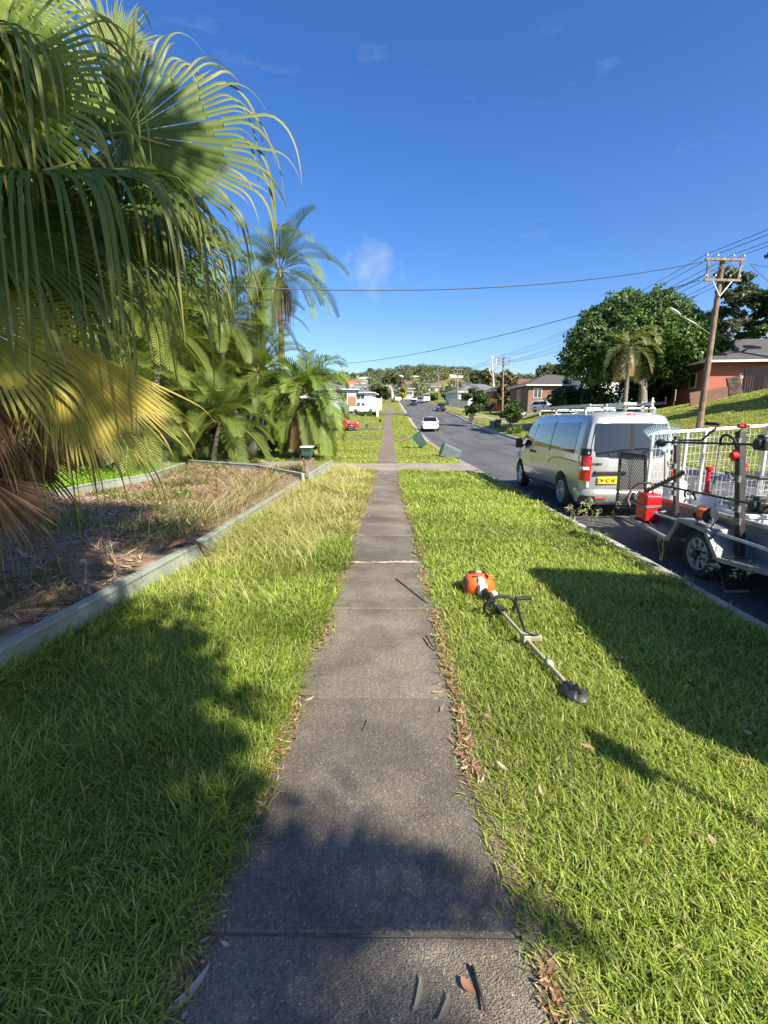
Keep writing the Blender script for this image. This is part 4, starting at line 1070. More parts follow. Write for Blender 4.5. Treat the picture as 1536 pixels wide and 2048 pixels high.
def house(label, x, y, z, rz, w, d, hw, hr, wall, roof, eave=.55, wins=(), doors=(), gable=False, chim=False, group=None, base=2.5, name='house'):
    """local: front faces -y, x along the front. wins: (side, u, v, w, h), side in F,L,R"""
    t = thing(name, label, 'house', (x, y, z), rz, group)
    mb = MB(); mb.box((0, 0, (hw - base) / 2), (w, d, hw + base)); mb.build('wall', M[wall], t)
    E = eave; a, b_ = w / 2 + E, d / 2 + E; mb = MB(); zb = hw - .02
    if gable: r0, r1 = V3((-a, 0, zb + hr)), V3((a, 0, zb + hr))
    elif w >= d: r0, r1 = V3((-a + b_, 0, zb + hr)), V3((a - b_, 0, zb + hr))
    else: r0, r1 = V3((0, -b_ + a, zb + hr)), V3((0, b_ - a, zb + hr))
    c = [V3((-a, -b_, zb)), V3((a, -b_, zb)), V3((a, b_, zb)), V3((-a, b_, zb))]
    if gable or w >= d: fs = [[0, 1, 5, 4], [1, 2, 5], [2, 3, 4, 5], [3, 0, 4]]
    else: fs = [[0, 1, 4], [1, 2, 5, 4], [2, 3, 5], [3, 0, 4, 5]]
    mb.add(c + [r0, r1], fs + [[3, 2, 1, 0]])
    rf = mb.build('roof', M[roof], t)
    if gable:
        for s_ in (-1, 1):
            pass
    g_ = MB()
    for i in range(4): g_.bar(c[i] + V3((0, 0, -.06)), c[(i + 1) % 4] + V3((0, 0, -.06)), .1, .16)
    g_.build('gutter', M['trim'], rf)
    if chim:
        mb = MB(); mb.box((w * .2, .3, zb + hr + .1), (.7, .5, 1.2)); mb.build('chimney', M[wall], rf)
    def place(side, u, v, w_, h_, name_, fm, pmat):
        o = {'F': (V3((u, -d / 2, v)), 0), 'L': (V3((-w / 2, u, v)), -math.pi / 2), 'R': (V3((w / 2, u, v)), math.pi / 2)}[side]
        Mx = Matrix.Translation(o[0]) @ Matrix.Rotation(o[1], 4, 'Z')
        f = MB(); k = .07
        for cc, ss in (((0, -.02, h_ / 2), (w_ + 2 * k, .1, k)), ((0, -.02, -h_ / 2), (w_ + 2 * k, .14, k)), ((-w_ / 2 - k / 2, -.02, 0), (k, .1, h_ - k)), ((w_ / 2 + k / 2, -.02, 0), (k, .1, h_ - k))): f.box(cc, ss)
        if name_ == 'window' and w_ > 1.1: f.box((0, -.02, 0), (.06, .09, h_ - k))
        f.v = [tuple(Mx @ V3(q)) for q in f.v]
        fo = f.build(name_, M[fm], t)
        p_ = MB(); p_.box((0, -.005, 0), (w_, .03, h_ - k)); p_.v = [tuple(Mx @ V3(q)) for q in p_.v]
        p_.build('pane' if name_ == 'window' else 'leaf_panel', M[pmat], fo)
    for q in wins: place(*q, 'window', 'trim', 'glassL')
    for q in doors: place(*q, 'door', 'trim', 'wallGrey')
    return t
# the orange brick house on the slope at the right
bh = house('orange brick house with a dark hipped roof on the grassy slope at the right edge', 34.6, 45.5, ztop_px(798, 40), R(-6), 15, 9.5, 3.1, 2.4, 'brickOrange', 'tileDark', .8,
      wins=[('F', -1.2, 1.75, 2.4, 1.5), ('F', 4.5, 1.75, 1.8, 1.3), ('L', -2.2, 1.7, 1.0, 1.2)], base=3.5)
# house number on its wall
p = V3((-5.4, -4.765, 1.75))
mb = MB()
for i, segs in enumerate((('b', 'c'), ('a', 'f', 'g', 'c', 'd', 'e'))):
    o_ = p + V3((i * .28, 0, 0))
    sg = {'a': ((0, .36), (.2, .36)), 'b': ((.2, .36), (.2, .18)), 'c': ((.2, .18), (.2, 0)), 'd': ((0, 0), (.2, 0)), 'e': ((0, .18), (0, 0)), 'f': ((0, .36), (0, .18)), 'g': ((0, .18), (.2, .18))}
    for s_ in segs:
        (x0, z0), (x1, z1) = sg[s_]; mb.bar(o_ + V3((x0, 0, z0)), o_ + V3((x1, 0, z1)), .02, .05)
mb.build('house_number', M['white'], bh)
# white lace-metal panel beside its window and the dark fence in front
mb = MB(); rn = random.Random(2)
for k in range(26):
    a = (rn.uniform(-1.3, 1.3), rn.uniform(-.55, .55)); r_ = rn.uniform(.1, .26)
    mb.tube([V3((-1.2 + a[0] + r_ * math.cos(q), -4.86, 1.45 + a[1] * .8 + r_ * math.sin(q))) for q in np.linspace(0, 6.28, 9)], .03, 4, cap=False)
mb.build('window_grille', M['white'], bh)
M['fenceDark'] = pm('dark_paling', (.028, .028, .035), (.018, .018, .022), 4, .7)
def panel_fence(name, label, A, B, h_, mat, pw=.14, posts=2.4, cat='fence', dip=1.0, rails=True, gap=.006):
    A, B = V3(A), V3(B); t = thing(name, label, cat, A); d = B - A; L_ = Vector((d.x, d.y, 0)).length; u = V3((d.x, d.y, 0)).normalized()
    mb = MB(); n = int(L_ / pw); a_ = math.atan2(u.y, u.x); rn = random.Random(4)
    for i in range(n):
        q = d * ((i + .5) / n); g_ = Hs(A.x + q.x, A.y + q.y) - A.z if dip is None else q.z
        hh = h_ + rn.uniform(-.015, .015)
        mb.box(V3((q.x, q.y, g_ + hh / 2 - .15)), (pw - gap, .025, hh + .3), Matrix.Rotation(a_, 3, 'Z'))
    mb.build('palings', mat, t)
    pb = MB(); k = max(1, int(L_ / posts))
    for i in range(k + 1):
        q = d * (i / k); pb.box(V3((q.x, q.y, q.z + h_ / 2)) + V3((u.y, -u.x, 0)) * -.07, (.09, .09, h_ + .5), Matrix.Rotation(a_, 3, 'Z'))
    pb.build('post', mat, t)
    return t
A_ = at(1484, 782, 37.2); B_ = at(1560, 772, 36.0)
panel_fence('paling_fence', 'dark solid fence in front of the brick house at the right edge', A_, B_, 1.6, M['fenceDark'])
M['stoneWall'] = pm('mottled_stone', (.16, .11, .085), (.05, .04, .035), 3.5, .9, .8, 10, lo=.4, hi=.6)
mb = MB(); a_ = at(1455, 790, 37.6); b_ = at(1482, 784, 37.3); mb.bar(a_ + V3((0, 0, .3)), b_ + V3((0, 0, .3)), .3, 1.9)
tag(mb.build('stone_pier', M['stoneWall'], bevel=.03), 'mottled stone garden pier between the dark fence and the brick wall', 'pier')
mb = MB(); a_ = at(1380, 800, 38.2); b_ = at(1455, 792, 37.6); mb.bar(a_ + V3((0, 0, -.1)), b_ + V3((0, 0, .05)), .25, 1.3)
tag(mb.build('garden_wall', M['brickBrown']), 'low dark brick retaining wall in front of the orange brick house', 'wall')
# garden statues and ornaments under the big tree
def statue(label, px_, py_, Y_, h_, mat='white'):
    p = at(px_, py_, Y_); z0 = Hf(p.x, p.y)
    t = thing('garden_statue', label, 'statue', (p.x, p.y, z0), group='pale garden ornaments under the huge tree')
    mb = MB(); mb.box((0, 0, h_ * .08), (h_ * .34, h_ * .34, h_ * .2)); mb.build('plinth', M['pale'], t, bevel=.02)
    mb = MB(); mb.lathe([(h_ * .13, h_ * .18), (h_ * .15, h_ * .3), (h_ * .1, h_ * .52), (h_ * .15, h_ * .68), (h_ * .14, h_ * .76), (h_ * .05, h_ * .82), (h_ * .085, h_ * .9), (h_ * .06, h_ * .98), (h_ * .01, h_)], n=12); mb.build('figure', M[mat], t, smooth=True)
statue('small pale garden statue under the huge dark tree, the slimmer of two', 1285, 800, 42, 1.0, 'wallCream')
statue('larger cream garden statue standing right of its slim neighbour under the tree', 1306, 792, 41, 1.2, 'wallCream')
p = at(1349, 795, 36.5); z0 = Hf(p.x, p.y)
sg = thing('estate_sign', 'white board sign on a post at the edge of the slope below the brick house', 'sign', (p.x, p.y, z0), R(62))
mb = MB(); mb.box((0, 0, .7), (.05, .05, 1.8)); mb.build('post', M['greyWood'], sg)
mb = MB(); mb.box((0, -.045, 1.15), (.62, .03, .8)); mb.build('board', M['white'], sg, bevel=.01)

# houses across the road further on
house('brown brick house with a dark hipped roof behind the white wagon', 27.5, 84, ztop_px(816, 80), R(4), 11, 9, 3.6, 2.0, 'brickBrown', 'tileDark', .6, wins=[('F', -4.0, 2.3, 1.2, 1.5), ('F', 2.8, 1.9, 2.4, 1.4), ('L', 0, 2.3, 1.2, 1.4)], doors=[('F', .2, 1.2, 1.0, 2.1)])
house('white rendered house half hidden by the huge tree, beside the brown brick house', 33.5, 79, ztop_px(808, 76), R(2), 9, 8, 4.0, 1.9, 'wallWhite', 'tileDark', .6, wins=[('F', -2.6, 2.6, 1.2, 1.6), ('F', 1.6, 2.6, 1.2, 1.6)])
house('orange brick house with a brown tiled roof behind the parked utility', 28.5, 106, ztop_px(812, 100), R(6), 14, 10, 3.2, 2.6, 'brickOrange', 'tileBrown', .6, wins=[('F', -3.5, 1.8, 2.0, 1.2), ('F', 2.2, 1.8, 1.6, 1.2)], base=3)
house('white house with a long grey hipped roof behind the bare power pole', 22.0, 124, ztop_px(813, 120), R(14), 13, 9, 3.4, 2.2, 'wallWhite', 'tileGrey', .6, wins=[('F', -5, 2.3, 1.6, 1.4), ('F', -2.2, 2.3, 1.4, 1.4), ('F', 2.5, 2.3, 1.6, 1.4)], base=3)
mb = MB(); a_ = at(898, 806, 112); b_ = at(936, 812, 108); mb.bar(a_ + V3((0, 0, -.3)), b_ + V3((0, 0, .1)), .2, 2.6)
tag(mb.build('garden_wall', M['wallCream']), 'cream rendered garden wall in front of the white house with the grey roof', 'wall')
# left side
house('pale blue house with a grey roof left of the white fence', -10.6, 92, ztop_px(812, 86), R(4), 9, 9, 3.0, 1.3, 'wallBlue', 'tileGrey', .5, wins=[('F', 2.2, 1.9, 1.4, 1.3), ('F', -1.8, 1.9, 1.4, 1.3)], base=3)
house('white house with a low grey gable roof behind the white fence', -6.3, 103, ztop_px(806, 96), R(-5), 6.5, 8, 2.2, 1.2, 'wallWhite', 'tileGrey', .5, wins=[('F', 1.0, 1.3, 1.6, .9)], base=3)
house('pale house with a grey roof glimpsed behind the palm cluster', -10.6, 33.5, 0.0, R(10), 9, 8, 3.0, 1.8, 'wallWhite', 'tileGrey', .6, wins=[('F', 2.4, 1.6, 1.8, 1.2)])
panel_fence('front_fence', 'long white fence along the yard before the white house on the left', at(733, 816, 88), at(763, 817, 87), 1.75, M['white'], pw=.5, gap=.01)
M['timberWarm'] = pm('warm_timber', (.36, .17, .07), (.26, .12, .05), 5, .7)
panel_fence('timber_fence', 'short orange timber fence beside the pale blue house', at(697, 812, 86), at(711, 813, 86), 1.7, M['timberWarm'], pw=.2)

# ------------------------------------------------------------------ poles, lamp, wires
POLES = []
def power_pole(label, base, top, r0=.17, arms=((.15, 2.1), (1.12, 1.95)), rz=0, lamp=False, mat='poleWood', armmat='greyWood'):
    base, top = V3(base), V3(top); t = thing('power_pole', label, 'power pole', base, group='timber power poles along the far side of the street')
    d = top - base; mb = MB(); mb.tube([V3((0, 0, -.4)), d * .33, d * .66, d], [r0, r0 * .9, r0 * .8, r0 * .7], 12); mb.build('pole', M[mat], t, smooth=True, auto=50)
    ux = V3((math.cos(rz), math.sin(rz), 0)); att = []; u = d.normalized()
    for dz, w_ in arms:
        c = d - u * dz - V3((-math.sin(rz), math.cos(rz), 0)) * (r0 + .02)
        a = MB(); a.bar(c - ux * w_ / 2, c + ux * w_ / 2, .1, .12); ar = a.build('crossarm', M[armmat], t, bevel=.01)
        iso = MB()
        for k in (-.46, -.2, .2, .46):
            q = c + ux * w_ * k + V3((0, 0, .06)); iso.lathe([(.012, 0), (.012, .08), (.045, .09), (.05, .13), (.03, .15), (.045, .17), (.02, .21)], q, n=8)
            att.append(base + q + V3((0, 0, .2)))
        iso.build('insulator', M['white'], ar, smooth=True)
    if len(arms) > 1:
        c0 = d - u * arms[0][0]; c1 = d - u * arms[1][0]; b_ = MB()
        for k in (-.42, .42): b_.bar(c0 + ux * arms[0][1] * k + V3((0, -.2, -.05)), c1 + ux * arms[1][1] * k + V3((0, -.2, .05)), .09, .09)
        b_.build('upright', M[armmat], t)
        s_ = MB(); q = d - u * (arms[1][0] + .75) - V3((0, r0, 0))
        for k in (-.26, .26): s_.bar(c1 + ux * arms[1][1] * k - V3((0, r0 + .05, .05)), q, .03, .05)
        s_.build('brace', M['galv'], t)
        # jumper loops of wire between the arms
        j = MB()
        for k, kk in ((-.46, -.2), (-.2, .05), (.2, .0), (.46, .2)):
            a, e = c0 + ux * arms[0][1] * k + V3((0, -.15, .1)), c1 + ux * arms[1][1] * kk + V3((0, -.2, .1))
            j.tube([a, a + V3((0, -.12, -.35)), e + V3((0, -.15, .12)), e], .012, 5)
        j.build('jumper_wire', M['blackPl'], t)
    if lamp:
        q = d * .565; tip = at(1357, 628, 26.3) - base
        a = MB(); a.tube([q, q.lerp(tip, .5) + V3((0, 0, .06)), tip], [.03, .025, .022], 8); la = a.build('lamp_arm', M['galv'], t, smooth=True)
        h_ = MB(); dd = (tip - q).normalized(); rows = []
        for i in range(9):
            s = i / 8; c = tip + dd * (s * .72 - .12) + V3((0, 0, .02)); w_ = .13 * (math.sin(math.pi * (.12 + .8 * s))) ** .7; hh = .07 * math.sin(math.pi * (.12 + .8 * s))
            nn = dd.cross(V3((0, 0, 1))).normalized()
            rows.append([c + nn * w_ * math.cos(q_) + V3((0, 0, 1)) * hh * (math.sin(q_)) for q_ in np.linspace(0, 2 * math.pi, 11)[:-1]])
        h_.grid(rows, closed=True); h_.build('lamp_head', M['white'], la, smooth=True)
        bx = MB(); bx.box(d * .065 - V3((.16, .08, 0)), (.1, .09, .9)); bx.build('cable_guard', M['blackPl'], t)
    POLES.append((t, att)); return t
b1 = at(1396, 872, 26.5); b1.z = Hf(b1.x, b1.y)
t1 = at(1446, 515, 26.5); 
power_pole('tall leaning timber power pole with two crossarms and a street lamp, nearest on the right', b1, t1, lamp=True, rz=R(4))
for lab, px_, pyb, pyt, Y_, one in (('second power pole along the right, dark, in front of the brown trees', 1004, 839, 713, 73, 2), ('third power pole, pale lit, right of the dark parked car', 915, 818, 738, 113, 2), ('fourth power pole with a single crossarm, beyond the dark parked car', 877, 812, 745, 140, 1)):
    q = at(px_, pyb, Y_); q.z = Hs(q.x, q.y); tt = at(px_ + (3 if Y_ == 73 else 0), pyt, Y_)
    power_pole(lab, q, tt, .17 if Y_ < 80 else .2, arms=((.2, 2.1), (1.1, 1.9)) if one == 2 else ((.2, 2.6),), mat='poleWood' if Y_ < 80 else 'greyWood')
for lab, px_, pyb, pyt, Y_ in (('slim far power pole just right of the distant junction', 838, 802, 765, 190), ('slim far power pole beside its twin beyond the parked van', 850, 802, 766, 200), ('far power pole rising from the houses left of the third pole', 911, 800, 760, 200), ('far power pole on the hill above the white house roof', 948, 775, 745, 260)):
    q = at(px_, pyb, Y_); q.z = min(q.z, Hs(q.x, q.y)); tt = at(px_, pyt, Y_)
    power_pole(lab, q, tt, .2, arms=((.3, 2.6),), mat='greyWood')
def cable(label, pts, r, sag=0.0, n=28, group='overhead power lines', mat='blackPl'):
    a, b_ = V3(pts[0]), V3(pts[1]); mb = MB()
    mb.tube([a.lerp(b_, i / n) - V3((0, 0, 4 * sag * (i / n) * (1 - i / n))) for i in range(n + 1)], r, 6)
    return tag(mb.build('power_cable', M[mat], smooth=True, fixn=False), label, 'cable', group)
hp = at(1405, 524, 26.3)
cable('thick black service cable crossing the sky from the leaning pole to the palms', (hp, at(470, 574, 17)), .018, .55)
cable('thinner service cable from the leaning pole to the far left houses', (at(1400, 560, 26.3), at(640, 730, 62)), .02, .9)
for i in range(4):
    cable('thin street wire running from the leaning pole to the second pole', (POLES[0][1][i], POLES[1][1][i]), .013, .7)
    cable('thin street wire running from the leaning pole to the second pole', (POLES[0][1][4 + i], POLES[1][1][4 + i]), .013, .8)
    cable('thin street wire between the second and third poles', (POLES[1][1][i], POLES[2][1][i]), .016, .6)
    cable('thin wire leaving the leaning pole by the top right corner', (POLES[0][1][i], POLES[0][1][i] + V3((3.0 + i * .15, -22, 1.2))), .013, .5)
cable('thin wire from the leaning pole to the trees at the right edge', (at(1500, 527, 26.4), at(1620, 528, 30)), .013, .2)
cable('stay wire slanting down to the right from the leaning pole', (at(1502, 530, 26.4), at(1600, 610, 26)), .013, .1)
# ------------------------------------------------------------------ vehicles (local: forward = +y, x right, z up from the road)
def paint(name, c, metal=.0, c2=None): return pm(name, c, c2 or tuple(x * .93 for x in c), 3, .32 if metal else .28, metal=metal, coat=.8, roughvar=.03)
M['silver'] = paint('silver_paint', (.47, .475, .46), .5)
M['carWhite'] = paint('white_car_paint', (.80, .80, .79))
M['carDark'] = paint('dark_blue_car_paint', (.03, .035, .05), .3)
M['carBlack'] = paint('black_car_paint', (.02, .02, .022), .2)
M['carRed'] = paint('red_car_paint', (.50, .02, .018))
M['carGreyBlue'] = paint('grey_blue_car_paint', (.18, .22, .28), .3)
M['carInner'] = pm('dark_lining', (.015, .015, .016), None, rough=.9)
M['plateY'] = pm('yellow_plate', (.80, .58, .02), (.74, .54, .02), 9, .45)
M['plateW'] = pm('white_plate', (.7, .7, .68), None, rough=.45)
def apply_bool(o, cutters):
    for c in cutters:
        md = o.modifiers.new('b', 'BOOLEAN'); md.object = c; md.operation = 'DIFFERENCE'; md.solver = 'EXACT'
    dg = bpy.context.evaluated_depsgraph_get(); dg.update()
    me = bpy.data.meshes.new_from_object(o.evaluated_get(dg))
    old = o.data; o.modifiers.clear(); o.data = me
    for c in cutters: bpy.data.objects.remove(c)
def cyl_cutter(c, r, w):
    mb = MB(); mb.lathe([(r, -w / 2), (r, w / 2)], c, 'X', 28); return mb.build('cutter', [])
def wheel(parent, c, r, w, side, rim='alloy', spokes=7, holes=True):
    t = MB(); s = side
    prof = [(r * .66, -w / 2), (r * .9, -w / 2), (r * .98, -w * .38), (r, -w * .2), (r, w * .2), (r * .98, w * .38), (r * .9, w / 2), (r * .66, w / 2)]
    t.lathe(prof, c, 'X', 28, cap=False); tp = t.build('wheel', M['rubber'], parent, smooth=True, auto=35)
    k = MB(); o = V3(c)
    k.lathe([(r * .67, s * w * .30), (r * .67, s * w * .51), (r * .63, s * w * .53), (r * .60, s * w * .45), (r * .60, s * w * .1)], o, 'X', 28, cap=False)
    k.lathe([(r * .6, s * w * .05), (r * .6, s * w * .12), (.01, s * w * .12)], o, 'X', 20, m=1)
    for i in range(spokes):
        a = 2 * math.pi * i / spokes; u = V3((0, math.cos(a), math.sin(a))); v = V3((0, -math.sin(a), math.cos(a)))
        p0 = o + V3((s * w * .40, 0, 0)) + u * r * .15; p1 = o + V3((s * w * .42, 0, 0)) + u * r * .62
        k.prism([p0 - v * r * .07, p1 - v * r * .10, p1 + v * r * .10, p0 + v * r * .07], (-s * w * .12, 0, 0))
    k.lathe([(r * .2, s * w * .2), (r * .2, s * w * .46), (r * .12, s * w * .50), (.005, s * w * .50)], o, 'X', 14)
    k.build('rim', [M[rim], M['carInner']], tp, smooth=True, auto=30)
    return tp
GLY = {  # strokes on a 4 x 6 cell
 'D': [[(0, 0), (0, 6), (2.6, 6), (4, 4.6), (4, 1.4), (2.6, 0), (0, 0)]], 'M': [[(0, 0), (0, 6), (2, 2.6), (4, 6), (4, 0)]], '4': [[(3, 0), (3, 6), (0, 1.8), (4, 1.8)]],
 '2': [[(0, 4.8), (.8, 6), (3.2, 6), (4, 4.8), (4, 3.8), (0, 0), (4, 0)]], 'N': [[(0, 0), (0, 6), (4, 0), (4, 6)]], 'F': [[(0, 0), (0, 6), (4, 6)], [(0, 3.2), (3.2, 3.2)]],
 'H': [[(0, 0), (0, 6)], [(4, 0), (4, 6)], [(0, 3), (4, 3)]], 'Y': [[(0, 6), (2, 3), (4, 6)], [(2, 3), (2, 0)]], 'U': [[(0, 6), (0, 1.2), (1, 0), (3, 0), (4, 1.2), (4, 6)]], 'A': [[(0, 0), (2, 6), (4, 0)], [(.9, 2), (3.1, 2)]],
 'I': [[(2, 0), (2, 6)]], ' ': []}
def letters(mb, text, org, ux, uz, h, stroke, gap=.55, depth=.004, fr=None):
    """stroke letters as thin raised bars; org lower left, ux/uz unit vectors in the face"""
    s = h / 6; x = 0; nrm = V3(ux).cross(V3(uz))
    for ch in text:
        for ln in GLY[ch]:
            for (x0, z0), (x1, z1) in zip(ln[:-1], ln[1:]):
                a = V3(org) + V3(ux) * ((x + x0 * s)) + V3(uz) * z0 * s; b_ = V3(org) + V3(ux) * (x + x1 * s) + V3(uz) * z1 * s
                e = (b_ - a).normalized() * stroke * .45
                mb.bar(a - e, b_ + e, stroke, depth, up=nrm)
        x += (4 * s + h * gap * .5) if ch != ' ' else 2.6 * s
    return x

# ---------------- the silver van
VW, VLEN = 1.92, 5.12
van = thing('parked_van', 'silver van parked at the kerb in front of the trailer, ladder on its roof', 'van', (4.57, 11.7, -.265), 0)
VS = (.945, 1.03, 1.05)
def vsec(z):  # half width of the body at height z
    return float(np.interp(z, [.26, .36, .50, .72, .95, 1.08, 1.20, 1.45, 1.66, 1.78, 1.86, 1.905, 1.925], [.80, .90, .945, .96, .955, .945, .925, .868, .812, .772, .70, .50, 0]))
ZS = [.26, .36, .50, .72, .95, 1.08, 1.20, 1.45, 1.66, 1.78, 1.86, 1.905, 1.925]
ST = [(-2.50, .955, 1.865), (-2.44, .985, 1.895), (-2.3, 1, 1.91), (-1.9, 1, 1.92), (-1.2, 1, 1.925), (-.4, 1, 1.925), (.4, 1, 1.92), (.85, .998, 1.90), (1.05, .995, 1.86), (1.3, .99, 1.74), (1.55, .985, 1.58), (1.8, .98, 1.40), (1.98, .975, 1.22), (2.1, .97, 1.12), (2.3, .94, 1.02), (2.45, .88, .88), (2.54, .78, .68)]
def vlean(y, z): return .15 * max(0, (z - 1.02)) / .85 * np.interp(y, [-2.5, -1.5], [1, 0])
def vpos(y, z, ztop, sc):
    zz = .26 + (z - .26) * (ztop - .26) / (1.925 - .26) if ztop < 1.6 else (z if z < 1.5 else 1.5 + (z - 1.5) * (ztop - 1.5) / .425)
    return zz
rows = []
for y, sc, zt in ST:
    half = [(vsec(z) * sc, vpos(y, z, zt, sc)) for z in ZS]
    ring = [(-x, z) for x, z in half] + [(x, z) for x, z in half[-2::-1]]
    rows.append([(x, y + vlean(y, z), z) for x, z in ring])
mb = MB(); mb.grid(rows)
nr = len(rows[0])
# rear and front caps (bulging slightly), floor
for row, s_, dep in ((rows[0], -1, .05), (rows[-1], 1, .03)):
    b0 = mb.n
    cz = sum(p[2] for p in row) / nr
    r2 = [(p[0] * .9, p[1] + s_ * dep * .75, cz + (p[2] - cz) * .95) for p in row]
    r3 = [(p[0] * .5, p[1] + s_ * dep, cz + (p[2] - cz) * .6) for p in row]
    mb.grid([row, r2, r3]); mb.add(r3, [list(range(nr))])
    for rr in (row, r2, r3): mb.add([rr[0], rr[-1]], [])
mb.grid([[r[0] for r in rows], [r[-1] for r in rows]])
vb = mb.build('body', M['silver'], van, smooth=True)
bm = bmesh.new(); bm.from_mesh(vb.data); bmesh.ops.remove_doubles(bm, verts=bm.verts, dist=.0015)
be = [e for e in bm.edges if e.is_boundary]
bmesh.ops.holes_fill(bm, edges=be, sides=0); bmesh.ops.recalc_face_normals(bm, faces=bm.faces); bm.to_mesh(vb.data); bm.free()
WY = (-1.45, 1.72); WR = .335
cut = []
for wy in WY:
    for s_ in (-1, 1):
        c = cyl_cutter((s_ * .86, wy, .345), .41, .5); c.location = van.location; cut.append(c)
bpy.context.view_layer.update()
apply_bool(vb, cut)
for p_ in vb.data.polygons: p_.use_smooth = True
vb.data.set_sharp_from_angle(angle=R(32))
def sidepatch(pts, off=.006, n=8, s=-1, cut_=None):
    """pts: 4 corners (y, z) anticlockwise from rear bottom; follows the van's side"""
    (a, b_, c, d) = pts; rw = []
    for i in range(n + 1):
        r_ = []
        for j in range(n + 1):
            u, v = j / n, i / n
            y = (a[0] * (1 - u) + b_[0] * u) * (1 - v) + (d[0] * (1 - u) + c[0] * u) * v
            z = (a[1] * (1 - u) + b_[1] * u) * (1 - v) + (d[1] * (1 - u) + c[1] * u) * v
            sc = np.interp(y, [q[0] for q in ST], [q[1] for q in ST])
            r_.append((s * (vsec(z) * sc + off), y + vlean(y, z), z))
        rw.append(r_)
    return rw
def spatch(name, pts, mat, off=.006, n=8, both=True, parent=van):
    for s_ in ((-1, 1) if both else (-1,)):
        m_ = MB(); m_.grid(sidepatch(pts, off, n, s_)); m_.build(name, M[mat], parent, smooth=True)
M['vanGlass'] = glassmat('van_tinted_glass', (.012, .014, .015), .02)
spatch('side_window', [(-2.02, 1.14), (-.62, 1.16), (-.62, 1.70), (-2.02, 1.72)], 'vanGlass')
spatch('side_window', [(-.56, 1.16), (.60, 1.14), (.52, 1.68), (-.56, 1.70)], 'vanGlass')
spatch('door_window', [(.70, 1.13), (1.72, 1.10), (1.10, 1.60), (.64, 1.66)], 'vanGlass')
# seams, sliding-door rail, crease lines, dark sill
def strip_side(name, pts, w, mat, off=.004, both=True, parent=van):
    for s_ in ((-1, 1) if both else (-1,)):
        m_ = MB()
        rr = []
        for (y, z) in pts:
            sc = np.interp(y, [q[0] for q in ST], [q[1] for q in ST]); rr.append(V3((s_ * (vsec(z) * sc + off), y + vlean(y, z), z)))
        m_.tube(rr, w, 5); m_.build(name, M[mat], parent, smooth=True)
strip_side('door_seam', [(.62, .42), (.62, .8), (.66, 1.1), (.60, 1.68)], .006, 'carInner', 0)
strip_side('door_seam', [(-.59, .42), (-.6, .8), (-.59, 1.12)], .005, 'carInner', 0)
strip_side('door_seam', [(-.59, 1.12), (-.59, 1.72)], .022, 'silver', .006)
strip_side('door_seam', [(1.78, .62), (1.84, .8), (1.8, 1.06)], .006, 'carInner', 0)
strip_side('door_rail', [(-2.42, .99), (-2.0, 1.0), (-1.3, 1.01), (-.85, .985), (-.62, .88)], .009, 'carInner', 0)
strip_side('sill_trim', [(-1.0, .40), (0, .39), (1.18, .40)], .03, 'blackPl', -.012)
strip_side('body_crease', [(-1.0, .56), (0, .54), (1.2, .56)], .010, 'silver', .0)
for yy_, ww in ((.72, .12), (.48, .12)):
    for s_ in (-1, 1):
        m_ = MB(); m_.box((s_ * (vsec(1.03) + .018), yy_, 1.02), (.03, .16, .055)); m_.build('door_handle', M['blackPl'], van, bevel=.01)
# mirrors
for s_ in (-1, 1):
    m_ = MB(); m_.box((s_ * 1.06, 1.52, 1.17), (.2, .12, .24), Matrix.Rotation(R(8 * s_), 3, 'Z'), taper=.85); m_.bar((s_ * .92, 1.52, 1.1), (s_ * 1.0, 1.52, 1.1), .08, .07)
    m_.build('wing_mirror', M['blackPl'], van, bevel=.03)
# rear face
def rearY(x, z): return -2.553 + .035 * (abs(x) / .85) ** 2.2 + .15 * max(0, z - 1.02) / .85
def rpatch(name, x0, x1, z0, z1, mat, off=.006, n=10, inset=0, parent=van, rc=0.0):
    rw = []
    for i in range(n + 1):
        z = z0 + (z1 - z0) * i / n; k = vsec(z) / vsec(z0) if x0 < -.7 or x1 > .7 else 1
        rw.append([((x0 if abs(x0) < .7 else x0 * k) * (1 - j / n) + (x1 if abs(x1) < .7 else x1 * k) * (j / n), rearY((x0 * (1 - j / n) + x1 * j / n), z) - off, z) for j in range(n + 1)])
    m_ = MB(); m_.grid(rw); return m_.build(name, M[mat], parent, smooth=True)
rpatch('rear_window', -.83, .83, 1.10, 1.70, 'vanGlass', .012)
rpatch('rear_door_seam', -.007, .007, .45, 1.10, 'carInner', .012)
M['seatGrey'] = pm('dark_grey_gloss', (.035, .038, .042), (.02, .022, .024), 3, .2, coat=.6)  # plain dark grey gloss, used for the crate lid
rpatch('window_bar', -.035, .035, 1.11, 1.69, 'carInner', .016)
mb = MB(); mb.box((-.42, rearY(.4, .85) - .02, .83), (.62, .05, .07)); mb.build('handle_trim', M['blackPl'], van, bevel=.015)
rpatch('plate_recess', -.68, -.06, .55, .80, 'silver', .004)
pl = MB(); pl.box((-.455, rearY(.45, .70) - .024, .69), (.40, .014, .125)); plo = pl.build('number_plate', M['plateY'], van, bevel=.006)
lt = MB(); letters(lt, 'DM 42 NF', (-.632, rearY(.45, .70) - .033, .655), (1, 0, 0), (0, 0, 1), .060, .0085, .28); lt.build('plate_lettering', M['carInner'], plo)
lt = MB(); letters(lt, 'HYUNDAI', (-.80, rearY(.6, .985) - .016, .965), (1, 0, 0), (0, 0, 1), .036, .0065, .5); lt.build('badge_lettering', M['blackMet'], van)
